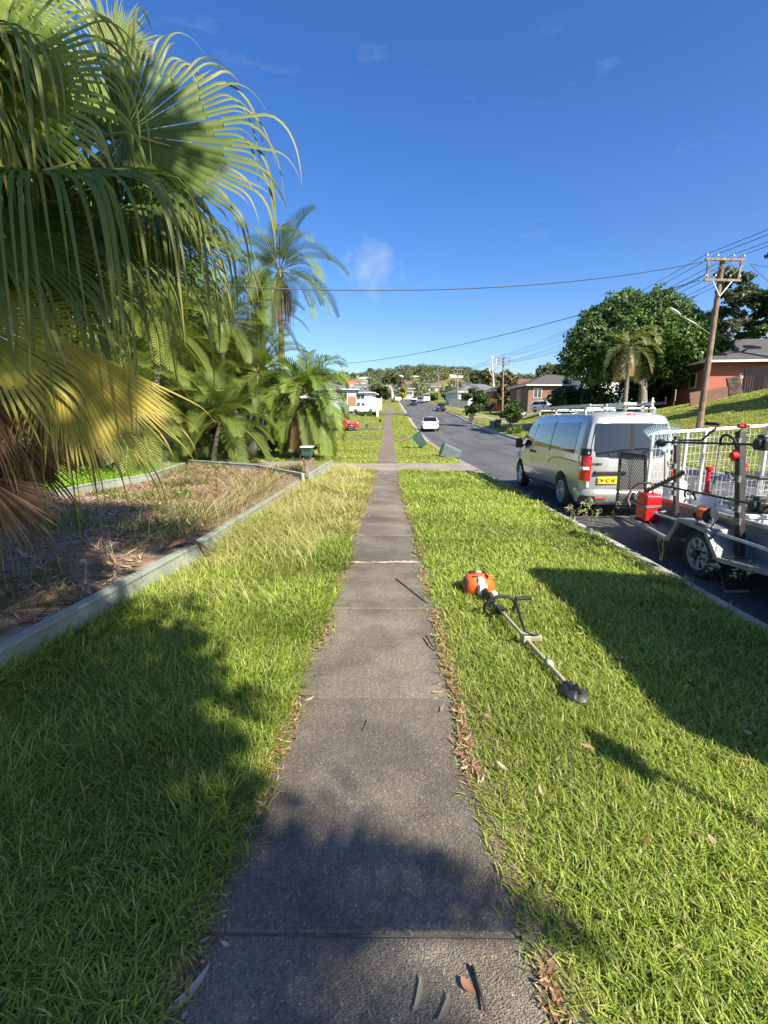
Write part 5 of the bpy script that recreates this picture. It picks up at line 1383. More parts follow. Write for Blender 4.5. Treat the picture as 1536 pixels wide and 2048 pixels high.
for s_ in (-1, 1):
    m_ = MB(); rw = []
    for i in range(9):
        z = .68 + .44 * i / 8; w0 = vsec(z) * .985
        rw.append([(s_ * (w0 + .010 - .0 * j), -2.20 - .30 * j / 3 + vlean(-2.4, z), z) for j in range(4)] + [(s_ * (w0 - .035), -2.535 + vlean(-2.5, z), z), (s_ * (w0 - .10), -2.572 + vlean(-2.5, z), z), (s_ * (w0 - .135), -2.574 + vlean(-2.5, z), z)])
    m_.grid([r_[1:] for r_ in rw]); to = m_.build('tail_light', M['redLens'], van, smooth=True)
    m_ = MB(); m_.box((s_ * (vsec(.9) * .985 - .03), -2.50 , .905), (.125, .20, .055)); m_.build('reversing_lamp', M['clearLens'], to, bevel=.01)
    m_ = MB(); rw = []
    for i in range(5):
        z = 1.125 + .13 * i / 4; w0 = vsec(z) * .985; k = 1 - .6 * i / 4
        rw.append([(s_ * (w0 + .010), -2.28 - .1 * (1 - k) + vlean(-2.4, z), z), (s_ * (w0 + .008), -2.48 + vlean(-2.4, z), z), (s_ * (w0 - .035), -2.54 + vlean(-2.5, z), z), (s_ * (w0 - .11), -2.574 + vlean(-2.5, z), z)])
    m_.grid(rw); m_.build('pillar_trim', M['blackPl'], van, smooth=True)
    for zz in (1.15, .60):
        m_ = MB(); m_.box((s_ * .84, rearY(.84, zz) - .012, zz), (.05, .04, .085)); m_.build('door_hinge', M['trim'], van, bevel=.01)
    m_ = MB(); m_.box((s_ * .62, -2.60, .36), (.22, .02, .035)); m_.build('reflector', M['redLens'], van, bevel=.005)
# bumper
rw = []
for z, o_, w_ in ((.24, -.06, .9), (.30, .02, .94), (.42, .045, .955), (.50, .03, .95), (.53, -.02, .93)):
    rw.append([(-w_, -2.15, z), (-w_ - .012, -2.4 - o_ * .3, z), (-w_ * .93, -2.52 - o_ * .8, z), (-w_ * .7, -2.565 - o_, z), (0, -2.58 - o_, z), (w_ * .7, -2.565 - o_, z), (w_ * .93, -2.52 - o_ * .8, z), (w_ + .012, -2.4 - o_ * .3, z), (w_, -2.15, z)])
mb = MB(); mb.grid(rw); mb.build('rear_bumper', M['silver'], van, smooth=True)
for s_ in (-1, 1):
    m_ = MB(); m_.grid([[(s_ * x * 1.004, y - .006, z) for x, y, z in ((.88, -2.16, z_), (.955, -2.4, z_), (.90, -2.56, z_), (.70, -2.61, z_))] for z_ in (.25, .36, .41)]); m_.build('bumper_corner', M['blackPl'], van, smooth=True)
mb = MB(); mb.tube([(0, -2.3, .36), (0, -2.62, .36), (0, -2.70, .38), (0, -2.70, .45)], .028, 8); mb.ball((0, -2.70, .47), .028, 10); mb.build('tow_bar', M['blackMet'], van, smooth=True)
mb = MB(); mb.ball((0, -2.345, 1.845), (.13, .03, .028), 12); mb.build('brake_light', M['redLens'], van, smooth=True)
# windscreen, nose
rw = [[(x * (1 - .12 * v), 1.12 + (1 - v) * .98 - .04 * (abs(x) / .8) ** 2, 1.22 + .57 * v) for x in np.linspace(-.80, .80, 9)] for v in np.linspace(0, 1, 6)]
mb = MB(); mb.grid(rw); mb.build('windscreen', M['vanGlass'], van, smooth=True)
for s_ in (-1, 1):
    m_ = MB(); m_.ball((s_ * .70, 2.36, .80), (.18, .12, .12), 12); m_.build('headlight', M['clearLens'], van, smooth=True)
for wy in WY:
    for s_ in (-1, 1): wheel(van, (s_ * .83, wy, WR), WR, .215, s_, 'alloy', 9)
mb = MB(); mb.box((0, 0, .36), (1.5, 4.4, .2)); mb.build('underbody', M['carInner'], van)
# rails and ladder on the roof
for s_ in (-1, 1):
    pass
for y in (-1.9, -.25, .95):
    mb = MB(); mb.box((0, y, 1.97), (1.46, .05, .03))
    for s_ in (-1, 1): mb.bar((s_ * .70, y, 1.84), (s_ * .72, y, 1.97), .04, .05)
    mb.build('roof_bar', M['galv'], van, bevel=.008)
van.scale = VS
lad = thing('ladder', 'pale aluminium extension ladder lying on the roof rack of the silver van', 'ladder', (4.57 - .12, 11.7, -.265 + 2.03 * 1.05), 0)
for dx in (-.52, -.20):
    m_ = MB(); m_.box((dx, -.15, .0), (.03, 3.9, .05)); m_.build('stile', M['galv'], lad)
m_ = MB()
for k in range(13): m_.tube([(-.52, -2.0 + k * .31, .0), (-.20, -2.0 + k * .31, .0)], .013, 6)
m_.build('rungs', M['galv'], lad)
plk = thing('roof_plank', 'short white plank lying on top of the roof rack of the silver van', 'plank', (4.57 + .08, 11.7, -.265 + 2.03 * 1.05))
m_ = MB(); m_.box((0, -1.35, .02), (.24, 1.7, .045)); m_.build('board', M['white'], plk, bevel=.006)
pol = thing('roof_pole', 'slim dark pole and silver tube strapped beside the ladder on the van roof', 'pole', (4.57 + .5, 11.7, -.265 + 2.03 * 1.05))
m_ = MB(); m_.tube([(0, -2.2, .02), (0, .8, .02)], .03, 10); m_.build('tube', M['galv'], pol, smooth=True, auto=40)
m_ = MB(); m_.tube([(.12, -2.42, .03), (.12, 1.2, .03)], .022, 8); m_.tube([(.12, -2.42, .03), (.12, -2.42, .14)], .012, 6); m_.build('rod', M['blackPl'], pol)

# ---------------- ordinary cars
def car(name, label, cat, loc, rz, body, L_=4.5, W=1.78, Hh=1.45, kind='sedan', plate='plateW', group=None, wheelmat='alloy'):
    t = thing(name, label, cat, loc, rz, group)
    h = L_ / 2; bl = Hh * .63
    if kind == 'sedan': up = [(-h * .98, .70), (-h * .94, bl * .96), (-h * .62, bl * 1.03), (-h * .30, Hh * .985), (0, Hh), (h * .12, Hh * .97), (h * .46, bl * 1.03), (h * .80, bl * .9), (h * .95, bl * .76), (h, .55)]
    elif kind == 'wagon': up = [(-h * .98, .72), (-h * .95, bl), (-h * .86, Hh * .94), (-h * .6, Hh * .99), (0, Hh), (h * .12, Hh * .975), (h * .47, bl * 1.03), (h * .82, bl * .88), (h * .95, bl * .76), (h, .55)]
    elif kind == 'van': up = [(-h, .72), (-h * .99, bl), (-h * .96, Hh * .96), (-h * .8, Hh), (h * .3, Hh), (h * .5, Hh * .97), (h * .76, bl * 1.02), (h * .9, bl * .9), (h * .98, bl * .75), (h, .5)]
    else: up = [(-h, .75), (-h * .99, bl * .95), (-h * .24, bl * .95), (-h * .20, bl * 1.0), (-h * .12, Hh * .97), (h * .06, Hh), (h * .14, Hh * .98), (h * .42, bl * 1.03), (h * .86, bl * .95), (h, .6)]
    rows = []
    for y, zt in up:
        e = 1 - .10 * max(0, (abs(y) / h - .8) / .2) ** 2
        hw = W / 2 * e
        g_ = max(0, zt - bl) / (Hh - bl + 1e-6)
        pr = [(hw * .90, .24), (hw * .98, .40), (hw, min(.62, zt)), (hw * .985, min(bl * .93, zt)), (hw * .95, min(bl, zt) if g_ < .2 else bl), (hw * (.95 - .17 * g_), max(bl * .99, zt - .07) if g_ > .05 else zt), (hw * (.86 - .16 * g_), zt - .012 if g_ > .05 else zt), (0, zt + .015)]
        pr = [(x, min(z, zt + .015)) for x, z in pr]
        rows.append([(-x, y, z) for x, z in pr] + [(x, y, z) for x, z in pr[-2::-1]])
    mb = MB(); mb.grid(rows); n_ = len(rows[0])
    mb.add(rows[0], [list(range(n_))]); mb.add(rows[-1], [list(range(n_))]); mb.grid([[r[0] for r in rows], [r[-1] for r in rows]])
    bo = mb.build('body', M[body], t, smooth=True)
    bm = bmesh.new(); bm.from_mesh(bo.data); bmesh.ops.remove_doubles(bm, verts=bm.verts, dist=.002); bmesh.ops.recalc_face_normals(bm, faces=bm.faces); bm.to_mesh(bo.data); bm.free()
    bo.data.set_sharp_from_angle(angle=R(38))
    # glazing on the greenhouse
    def top(y): return float(np.interp(y, [q[0] for q in up], [q[1] for q in up]))
    yb0 = {'sedan': -h * .50, 'wagon': -h * .82, 'van': -h * .9, 'ute': -h * .10}[kind]; yb1 = {'sedan': h * .34, 'wagon': h * .34, 'van': h * .62, 'ute': h * .28}[kind]
    yt0 = {'sedan': -h * .27, 'wagon': -h * .74, 'van': -h * .88, 'ute': -h * .07}[kind]; yt1 = {'sedan': h * .10, 'wagon': h * .10, 'van': h * .46, 'ute': h * .10}[kind]
    cuts = [(0, .47), (.50, 1)] if kind != 'ute' else [(0, 1)]
    for s_ in (-1, 1):
        for u0, u1 in cuts:
            rw = []
            for v in np.linspace(0, 1, 4):
                z = bl * 1.02 + (Hh - .10 - bl * 1.02) * v; xx = W / 2 * (.95 - .165 * v) + .012
                a = yb0 + (yt0 - yb0) * v; b_ = yb1 + (yt1 - yb1) * v
                rw.append([(s_ * xx, a + (b_ - a) * (u0 + (u1 - u0) * q), z) for q in np.linspace(0, 1, 5)])
            m_ = MB(); m_.grid(rw); m_.build('side_window', M['glass'], t, smooth=True)
    def screen(nm, y0, z0, y1, z1, w0, w1, off):
        rw = [[(x * (w0 + (w1 - w0) * v), y0 + (y1 - y0) * v + off * (1 - .25 * x * x), z0 + (z1 - z0) * v + abs(off) * .8) for x in np.linspace(-1, 1, 7)] for v in np.linspace(0, 1, 4)]
        m_ = MB(); m_.grid(rw); m_.build(nm, M['glass'], t, smooth=True)
    screen('windscreen', {'sedan': h * .455, 'wagon': h * .46, 'van': h * .75, 'ute': h * .41}[kind], bl * 1.05, {'sedan': h * .14, 'wagon': h * .14, 'van': h * .52, 'ute': h * .15}[kind], Hh * .955, W * .43, W * .36, .025)
    ry0, rz0, ry1, rz1 = {'sedan': (-h * .60, bl * 1.05, -h * .33, Hh * .965), 'wagon': (-h * .945, bl * 1.05, -h * .875, Hh * .93), 'van': (-h * .99, bl * 1.03, -h * .965, Hh * .93), 'ute': (-h * .195, bl * 1.04, -h * .125, Hh * .95)}[kind]
    screen('rear_window', ry0, rz0, ry1, rz1, W * .42, W * .35, -.025)
    for s_ in (-1, 1):
        m_ = MB(); m_.box((s_ * W * .41, -h * .955, bl * .84), (W * .14, .10, .15)); m_.build('tail_light', M['redLens'], t, bevel=.02)
        m_ = MB(); m_.ball((s_ * W * .38, h * .93, bl * .78), (.17, .12, .075), 10); m_.build('headlight', M['clearLens'], t, smooth=True)
        m_ = MB(); m_.box((s_ * (W / 2 + .07), h * .30, bl * 1.06), (.16, .09, .12)); m_.build('wing_mirror', M[body], t, bevel=.02)
        for y_ in (-.56, .60): wheel(t, (s_ * (W / 2 - .09), y_ * h, .31), .31, .2, s_, wheelmat, 7)
        for y_ in (-.56, .60):
            m_ = MB(); m_.lathe([(.365, 0), (.365, .012), (.31, .014)], (s_ * (W / 2 - .005) - (.012 if s_ < 0 else 0), y_ * h, .32), 'X', 24); m_.build('wheel_arch', M['carInner'], t)
    m_ = MB(); m_.box((0, -h * .985, .42), (W * .9, .08, .2)); m_.box((0, h * .985, .42), (W * .84, .08, .2)); m_.build('bumper', M[body], t, bevel=.04)
    m_ = MB(); m_.box((0, -h * .985 - .035, bl * .70), (.42, .03, .12)); m_.build('number_plate', M[plate], t)
    m_ = MB(); m_.box((0, h * 1.0 + .02, .50), (W * .5, .04, .14)); m_.build('grille', M['blackPl'], t, bevel=.01)
    if kind == 'ute':
        m_ = MB(); m_.box((0, -h * .60, bl * .96), (W * .86, h * .74, .05)); m_.build('tray_bed', M['carInner'], t)
    return t
def road_car(px_, py_, Y_, dz=0):
    return hit(px_, py_, dz)
def road_car_at(px_, py_, Y_, dz=0):
    q = at(px_, py_, Y_); q.z = Hf(q.x, q.y) if not (3.1 < q.x < 10.7 and q.y < 165) else float(P(q.y)) - .26; q.z += dz; return q
q = road_car(859, 861, 47.5); car('parked_car', 'white sedan parked at the left kerb, seen from behind past the leaning bins', 'car', q, R(-2), 'carWhite', 4.35, 1.72, 1.43)
q = road_car(882, 822, 98); car('parked_car', 'dark blue hatchback parked at the right kerb by the pale power pole', 'car', q, R(178), 'carDark', 4.1, 1.75, 1.45, 'wagon')
q = road_car(827, 811, 112); car('moving_car', 'small dark car driving in the middle of the far street', 'car', q, R(176), 'carBlack', 4.2, 1.75, 1.45, 'wagon')
q = road_car(852, 805, 138); car('delivery_van', 'white van parked on the right of the far street', 'van', q, R(1), 'carWhite', 4.9, 1.9, 2.2, 'van')
q = road_car(840, 806, 143); car('parked_car', 'dark car tucked beside the white van on the far street', 'car', q, R(178), 'carGreyBlue', 4.4, 1.8, 1.5)
q = road_car(828, 803, 150); car('parked_car', 'pale car behind the small dark one at the end of the street', 'car', q, R(178), 'carWhite', 4.4, 1.8, 1.5, 'wagon')
q = road_car(797, 803, 128); car('delivery_van', 'small white van parked left of the far street beside the white-trunked gum', 'van', q, R(176), 'carWhite', 4.3, 1.75, 1.9, 'van')
q = road_car_at(721, 817, 84); car('parked_ute', 'white utility parked against the white fence by the left-hand houses', 'utility', q, R(-62), 'carWhite', 4.9, 1.85, 1.75, 'ute')
q = road_car(676, 861, 41); car('parked_car', 'bright red hatchback in the driveway, half hidden by the bushy palm', 'car', q, R(-78), 'carRed', 4.0, 1.72, 1.5, 'wagon')
q = road_car(1094, 824, 66, .03); car('parked_car', 'white wagon parked on the lawn before the brown brick house', 'car', q, R(215), 'carWhite', 4.6, 1.8, 1.5, 'wagon')
q = road_car(1032, 822, 72, .03); car('parked_ute', 'white and grey utility parked before the orange brick house down the street', 'utility', q, R(200), 'carWhite', 5.0, 1.85, 1.8, 'ute')
q = road_car(1030, 836, 68, 0); car('parked_car', 'grey-blue car in front of the utility, partly behind the roadside shrub', 'car', q, R(185), 'carGreyBlue', 4.3, 1.75, 1.5, 'wagon')
q = road_car_at(505, 845, 26.5); car('parked_car', 'dark car glimpsed between the palm cluster and the bushy palm', 'car', q, R(-80), 'carBlack', 4.4, 1.75, 1.45, 'wagon')
# ---------------- unseen box truck, added to cast the shadow on the verge
tk = thing('shadow_truck', 'white box truck added unseen behind the trailer to shade the verge', 'truck', (4.72, 1.05, -.30))
mb = MB(); mb.box((0, 0, 1.98), (2.06, 2.74, 2.46)); mb.build('cargo_box', M['white'], tk, bevel=.12)
mb = MB(); mb.box((0, -2.2, 1.15), (1.9, 1.5, 1.5), taper=.86); mb.build('cab', M['white'], tk, bevel=.12)
mb = MB(); mb.box((0, -.8, .55), (1.0, 4.2, .2)); mb.build('chassis', M['blackMet'], tk)
for s_ in (-1, 1):
    for y_ in (.4, -2.3): wheel(tk, (s_ * .85, y_, .36), .36, .22, s_)
# ------------------------------------------------------------------ the mowing trailer and its load
def onX(x, y, X):
    d = ray(x, y); return EYE + d * (X / d.x)
SC_ = 1.088     # true distance of the trailer behind the van
TX = 3.40 * SC_
def tq(x, y, z): return (x * SC_, y * SC_, 1.6 - (1.6 - z) * SC_)
TO = V3((4.8, 5.75, -.30))
trl = thing('tool_trailer', 'galvanised cage trailer loaded with mowing gear, parked behind the silver van', 'trailer', TO)
def T(p): return V3(p) - TO
fr = [onX(*q, TX) for q in ((1262, 1037), (1336, 1079), (1360, 1039), (1413, 1062), (1436, 1119), (1536, 1146))]
fr.append(fr[-1] + (fr[-1] - fr[-2]) * 1.1)
fr = [V3((TX, p.y, p.z)) for p in fr]
mb = MB()
for a, b_ in zip(fr[:-1], fr[1:]): mb.bar(T(a), T(b_), .05, .05)
mb.build('side_frame', M['galvDull'], trl, bevel=.004)
WX = 3.76 * SC_
yf, yr = 7.15 * SC_, 2.9 * SC_
FX = 5.32 * SC_; ZB = 1.6 - 1.5 * SC_
pz0 = fr[0].z; pz1 = fr[-1].z
for a, b_ in ((fr[0], fr[1]), (fr[4], fr[6])):
    mb = MB()   # step plates beside the bed
    mb.add([T((TX, a.y, a.z + .012)), T((TX, b_.y, b_.z + .012)), T((WX, b_.y, b_.z + .012)), T((WX, a.y, a.z + .012))], [[0, 1, 2, 3]])
    mb.add([T((TX, a.y, a.z + .002)), T((TX, b_.y, b_.z + .002)), T((WX, b_.y, b_.z + .002)), T((WX, a.y, a.z + .002))], [[0, 1, 2, 3]])
    mb.build('step_plate', M['galvDull'], trl)
mb = MB()   # mudguard
g0, g1, g2, g3 = fr[1], fr[2], fr[3], fr[4]
for a, b_ in ((g0, g1), (g1, g2), (g2, g3)):
    mb.add([T((TX - .015, a.y, a.z + .02)), T((TX - .015, b_.y, b_.z + .02)), T((WX, b_.y, b_.z + .02)), T((WX, a.y, a.z + .02))], [[0, 1, 2, 3]])
mb.add([T((WX - .008, p.y, p.z + .018)) for p in (g0, g1, g2, g3)], [[0, 1, 2, 3]])
mb.build('mudguard', M['galvDull'], trl)
wt0, wt1 = onX(1316, 996, WX), onX(1536, 1056, WX)
def wtop(y): return wt1.z + (y - wt1.y) * (wt0.z - wt1.z) / (wt0.y - wt1.y)
mb = MB()
mb.prism([T((WX, yf, wtop(yf))), T((WX, yr, wtop(yr))), T((WX, yr, ZB - .02)), T((WX, yf, ZB + .02))], (.03, 0, 0))
mb.prism([T((FX, yf, wtop(yf))), T((FX, yr, wtop(yr))), T((FX, yr, ZB - .02)), T((FX, yf, ZB + .02))], (.03, 0, 0))
mb.box(T(((WX + FX) / 2, yf + .02, ZB + .2)), (FX - WX, .035, .40))
mb.build('side_panel', M['galvDull'], trl)
mb = MB(); mb.box(T(((WX + FX) / 2, (yf + yr) / 2, ZB)), (FX - WX - .04, yf - yr, .03)); mb.build('bed_floor', M['galvDull'], trl)
mb = MB(); mb.bar(T((WX - .012, yf, wtop(yf) + .01)), T((WX - .012, yr, wtop(yr) + .01)), .05, .045)
r0, r1 = onX(1309, 1026, TX + .02), onX(1357, 1041, TX + .02); mb.tube([T((WX, r0.y + .2, r0.z)), T(r0), T(r1)], .016, 8)
r0, r1 = onX(1440, 1067, TX + .02), onX(1536, 1100, TX + .02); mb.tube([T((WX, g2.y + .1, g2.z - .02)), T((TX + .08, g2.y - .05, g2.z - .03)), T(r0), T(r1), T(r1 + (r1 - r0))], .018, 8)
mb.build('guard_rail', M['galv'], trl, smooth=True, auto=40)
M['trailerRim'] = pm('cream_white_steel_rim', (.36, .355, .31), (.25, .245, .21), 6, .5)
wc = onX(1394, 1113, TX + .04)
wc = V3((TX + .13, wc.y, -.002))
for s_, cx_ in ((-1, wc.x), (1, FX + .14)):
    tp = wheel(trl, T((cx_, wc.y, -.002)), .292, .19, s_, 'trailerRim', 8)
    m_ = MB(); c_ = T((cx_, wc.y, -.002)); m_.lathe([(.055, s_ * .05), (.055, s_ * .13), (.03, s_ * .15), (.004, s_ * .15)], c_, 'X', 12)
    for k in range(5): m_.lathe([(.012, s_ * .085), (.012, s_ * .105)], c_ + V3((0, .075 * math.cos(k * 1.2566), .075 * math.sin(k * 1.2566))), 'X', 6)
    m_.build('hub', M['blackMet'], tp, smooth=True, auto=40)
mb = MB(); mb.tube([T((wc.x, wc.y, -.002)), T((FX + .14, wc.y, -.002))], .03, 8)
for x_ in (4.3, 5.6): mb.bar(T((x_, yf, ZB - .06)), T((x_, yr, ZB - .06)), .05, .09)
mb.bar(T((4.3, yf, ZB - .05)), T((4.82, 9.35, .12)), .05, .08); mb.bar(T((5.5, yf, ZB - .05)), T((4.84, 9.35, .12)), .05, .08); mb.box(T((4.83, 9.32, .15)), (.14, .3, .1))
mb.build('chassis', M['galvDull'], trl)
mb = MB(); fl0 = onX(1447, 1135, TX + .06); mb.box(T((TX + .18, g3.y - .10, -.15)), (.26, .012, .27)); mb.build('mudflap', M['rubber'], trl)
mb = MB(); mb.bar(T((TX + .05, g3.y - .11, -.28)), T((TX + .31, g3.y - .11, -.28)), .02, .03)
mb.build('flap_bar', M['galv'], trl)
# black lattice ramp panel folded up at the front left corner
pA, pB = at(1233, 1016, 7.45 * SC_), at(1291, 1020, 7.2 * SC_); pC, pD = at(1291, 912, 7.2 * SC_), at(1241, 905, 7.45 * SC_)
mb = MB()
for a, b_ in ((pA, pB), (pB, pC), (pC, pD), (pD, pA)): mb.bar(T(a), T(b_), .035, .035)
ux, uz = (pB - pA), (pD - pA); nu, nv = 13, 20
def PP(u, v): return T((pA * (1 - u) + pB * u) * (1 - v) + (pD * (1 - u) + pC * u) * v)
for i in range(-nv, nu):
    for sg in (0, 1):
        pts = []
        for k in range(nv + 1):
            u = (i + k * .75) / nu; v = k / nv
            if 0 <= u <= 1: pts.append(PP(u if sg == 0 else 1 - u, v))
        if len(pts) > 1: mb.bar(pts[0], pts[-1], .006, .012)
rp = mb.build('ramp_panel', M['blackMet'], trl)
# mesh cage: front panel and far side, galvanised wire on square posts
def cage_panel(A, B, h0, h1, nx_, nz_, posts, nm='cage_panel'):
    A, B = V3(A), V3(B); m_ = MB(); wz = MB()
    for k in range(nx_ + 1):
        p = A.lerp(B, k / nx_); wz.tube([T(p + V3((0, 0, h0))), T(p + V3((0, 0, h1 + (p - A).length * slope)))], .0042, 4, cap=False)
    for k in range(nz_ + 1):
        z = h0 + (h1 - h0) * k / nz_; wz.tube([T(A + V3((0, 0, z))), T(B + V3((0, 0, z + (B - A).length * slope)))], .0042, 4, cap=False)
    for u in posts:
        p = A.lerp(B, u); m_.bar(T(p + V3((0, 0, h0 - .2))), T(p + V3((0, 0, h1 + (p - A).length * slope))), .042, .042)
    m_.bar(T(A + V3((0, 0, h1))), T(B + V3((0, 0, h1 + (B - A).length * slope))), .045, .045)
    o_ = m_.build(nm, M['galvBright'], trl, bevel=.004); wz.build('wire_mesh', M['galvBright'], o_)
M['galvBright'] = pm('bright_galvanised_wire', (.70, .71, .71), (.58, .6, .6), 14, .38, metal=.45)
slope = .07
zt = at(1296, 867, 7.0 * SC_).z
CB = 1.6 - 1.2 * SC_
cage_panel((3.79 * SC_, 7.0 * SC_, 0), (5.42 * SC_, 7.0 * SC_, 0), CB, zt, 26, 9, (0, .30, .46, 1))
slope = .02
cage_panel((5.40 * SC_, 6.97 * SC_, 0), (5.40 * SC_, 3.0 * SC_, 0), CB, zt + .11, 56, 9, (0, .25, .5, .75, 1))
slope = 0.03
cage_panel((3.80 * SC_, 4.55 * SC_, 0), (3.80 * SC_, 3.0 * SC_, 0), CB, zt + .1, 22, 9, (0, .5, 1))
# tool rack: two black uprights with hooks
for px_, y0_, y1_, hh in ((1354, 1030, 872, .06), (1481, 1112, 862, .075)):
    pb = onX(px_ - 2, y0_, (3.62 * SC_)); pt = onX(px_, y1_, (3.62 * SC_)); m_ = MB(); m_.bar(T(((3.62 * SC_), pb.y, pb.z)), T(((3.62 * SC_), pt.y + (0 if px_ < 1400 else -.0), pt.z)), hh, hh)
    up_ = m_.build('rack_upright', M['blackMet'], trl, bevel=.006)
    for f_ in (.28, .38, .62, .92):
        h_ = MB()
        c_ = V3(((3.62 * SC_), pb.y + (pt.y - pb.y) * f_, pb.z + (pt.z - pb.z) * f_)); h_.tube([T(c_), T(c_ + V3((-.11, 0, 0))), T(c_ + V3((-.13, 0, .06)))], .012, 6); h_.box(T(c_ + V3((-.035, 0, 0))), (.03, hh + .02, .07))
        h_.build('rack_hook', M['galvDull'], up_)

# ---------------- loose gear: each piece a thing
def px3(q, X): return onX(q[0], q[1], X)
# red fuel cans strapped on the front step
jc = onX(1292, 1046, 3.56 * SC_)
jz = pz0 + (jc.y - fr[0].y) / (fr[1].y - fr[0].y) * (fr[1].z - fr[0].z) + .02
jy = onX(1296, 1046, 3.58 * SC_).y
def fuel_can(label, c, w, d, h):
    t = thing('fuel_can', label, 'fuel can', c)
    m_ = MB(); pf = [(-d / 2, 0), (d / 2, 0), (d / 2, h * .86), (d * .22, h), (-d * .36, h), (-d / 2, h * .9)]
    m_.prism([V3((-w / 2, y_, z_)) for y_, z_ in pf], (w, 0, 0)); b_ = m_.build('can_body', M['redPl'], t, bevel=.018)
    m_ = MB()
    for z_ in (.22, .5, .7): m_.box((-w / 2 - .001, 0, h * z_), (.012, d * .7, h * .14))
    m_.build('side_rib', M['redPl'], t, bevel=.004)
    m_ = MB(); m_.tube([(0, -d * .30, h * .98), (0, -d * .26, h * 1.14), (0, d * .12, h * 1.14), (0, d * .16, h * .98)], .016, 8); m_.build('handle', M['redPl'], t, smooth=True)
    m_ = MB(); m_.lathe([(.032, 0), (.032, .045), (.02, .05), (.018, .09), (.002, .09)], (0, d * .33, h * .92), n=12); m_.build('cap', M['blackPl'], t, smooth=True, auto=40)
    return t
fuel_can('red fuel can with a black cap strapped on the front step of the trailer', (3.55 * SC_, jy - .02, jz), .22, .30, .41)
st = MB(); z_ = jz + .22
jx = 3.55 * SC_ - .115
pts = [(jx, jy + .24, z_), (jx - .005, jy - .10, z_), (jx, jy - .175, z_), (jx + .24, jy - .18, z_ + .01)]
for a, b_ in zip(pts[:-1], pts[1:]): st.bar(a, b_, .006, .035)
tag(st.build('strap', M['greyWood']), 'grey webbing strap round the red fuel cans', 'strap')
# leaf rake: fan of flat tines standing over the cage
rk = thing('leaf_rake', 'pale blue leaf rake with its fan of tines sticking up over the cage', 'rake', at(1328, 880, 6.75 * SC_))
rc = at(1330, 905, 6.75 * SC_)
mb = MB(); lf_, rt_ = at(1286, 858, 6.75 * SC_), at(1366, 852, 6.75 * SC_)
bA, bB = at(1296, 869, 6.75 * SC_), at(1358, 864, 6.75 * SC_)
o0 = V3(rk.location)
for k in range(24):
    u = k / 23; a = bA.lerp(bB, u) + V3((0, 0, .06 * math.sin(math.pi * u) - .02)); e = lf_.lerp(rt_, u) + V3((0, 0, .075 * math.sin(math.pi * u) - .01))
    mb.tube([a - o0, a.lerp(e, .6) - o0, e - o0 + V3((0, -.02, 0))], [.006, .005, .004], 5)
    if k % 2 == 0: mb.tube([rc - o0, a - o0], .004, 4)
M['rakeBlue'] = pm('pale_blue_plastic', (.34, .50, .60), (.42, .55, .63), 5, .45)
mb.tube([bA.lerp(bB, u) + V3((0, 0, .06 * math.sin(math.pi * u) - .02)) - o0 for u in np.linspace(0, 1, 9)], .009, 6)
mb.build('tines', M['rakeBlue'], rk)
mb = MB(); mb.tube([rc - o0 + V3((0, 0, .02)), rc - o0 + V3((.1, .05, -.75))], .014, 8); mb.build('handle', M['greyWood'], rk, smooth=True)
# two trimmers hung along the rack
def rack_trimmer(name, label, X, shaft, engine, head=None, bike=None, loop=None, engm='blackPl', blade=None, cat='trimmer'):
    a, b_ = onX(*shaft[0], X), onX(*shaft[1], X); o = a.copy(); t = thing(name, label, cat, o)
    m_ = MB(); m_.tube([V3((0, 0, 0)), b_ - o], .014, 10); m_.build('shaft', M['blackMet'], t, smooth=True, auto=50)
    u = (b_ - a).normalized()
    e = onX(*engine, X) - o; m_ = MB(); m_.box(e, (.13, .17, .12)); m_.box(e + V3((0, .02, .07)), (.09, .1, .06)); m_.lathe([(.055, -.05), (.06, 0), (.05, .04)], e + V3((-.05, 0, 0)), 'X', 14); m_.build('engine', M[engm], t, bevel=.02)
    if head: h_ = onX(*head, X) - o; m_ = MB(); m_.ball(h_, (.07, .10, .055), 12); m_.lathe([(.05, -.05), (.055, 0), (.03, .04)], h_, 'Z', 12); m_.build('cutting_head', M['blackPl'], t, smooth=True, auto=50)
    if bike: pts = [onX(q[0], q[1], X - (q[2] if len(q) > 2 else 0)) - o for q in bike]; m_ = MB(); m_.tube(pts, .012, 8); bh_ = m_.build('handlebar', M['blackMet'], t, smooth=True); m_ = MB(); m_.tube(pts[-2:], .02, 8); m_.build('grip', M['rubber'], bh_, smooth=True)
    if loop:
        c_ = onX(*loop[0], X) - o; r_ = loop[1]; m_ = MB(); m_.tube([c_ + V3((-.03 * math.sin(q), r_ * math.cos(q) * 1.25, r_ * math.sin(q))) for q in np.linspace(-.25, math.pi + .25, 14)], .014, 8); m_.build('loop_handle', M['rubber'], t, smooth=True)
    if blade:
        p0, p1 = onX(*blade[0], X) - o, onX(*blade[1], X) - o; m_ = MB(); m_.bar(p0, p1, .012, .05)
        for k in range(12):
            q = p0.lerp(p1, k / 12); m_.box(q + V3((0, 0, .03)), (.01, .022, .035))
        m_.build('blade', M['blackMet'], t)
    return t
rack_trimmer('string_trimmer', 'black trimmer hung on the top of the trailer rack, its bent handlebar sticking up', 3.50 * SC_, ((1322, 884), (1545, 890)), (1530, 889), head=(1322, 886), bike=((1358, 880), (1402, 881), (1430, 858), (1438, 848), (1412, 847)), loop=((1456, 888), .10))
rack_trimmer('hedge_cutter', 'black pole hedge cutter on the lower rack hooks, toothed bar pointing up and forward', 3.48 * SC_, ((1310, 968), (1545, 1016)), (1520, 1013), loop=((1380, 994), .085), blade=((1292, 983), (1371, 944)))
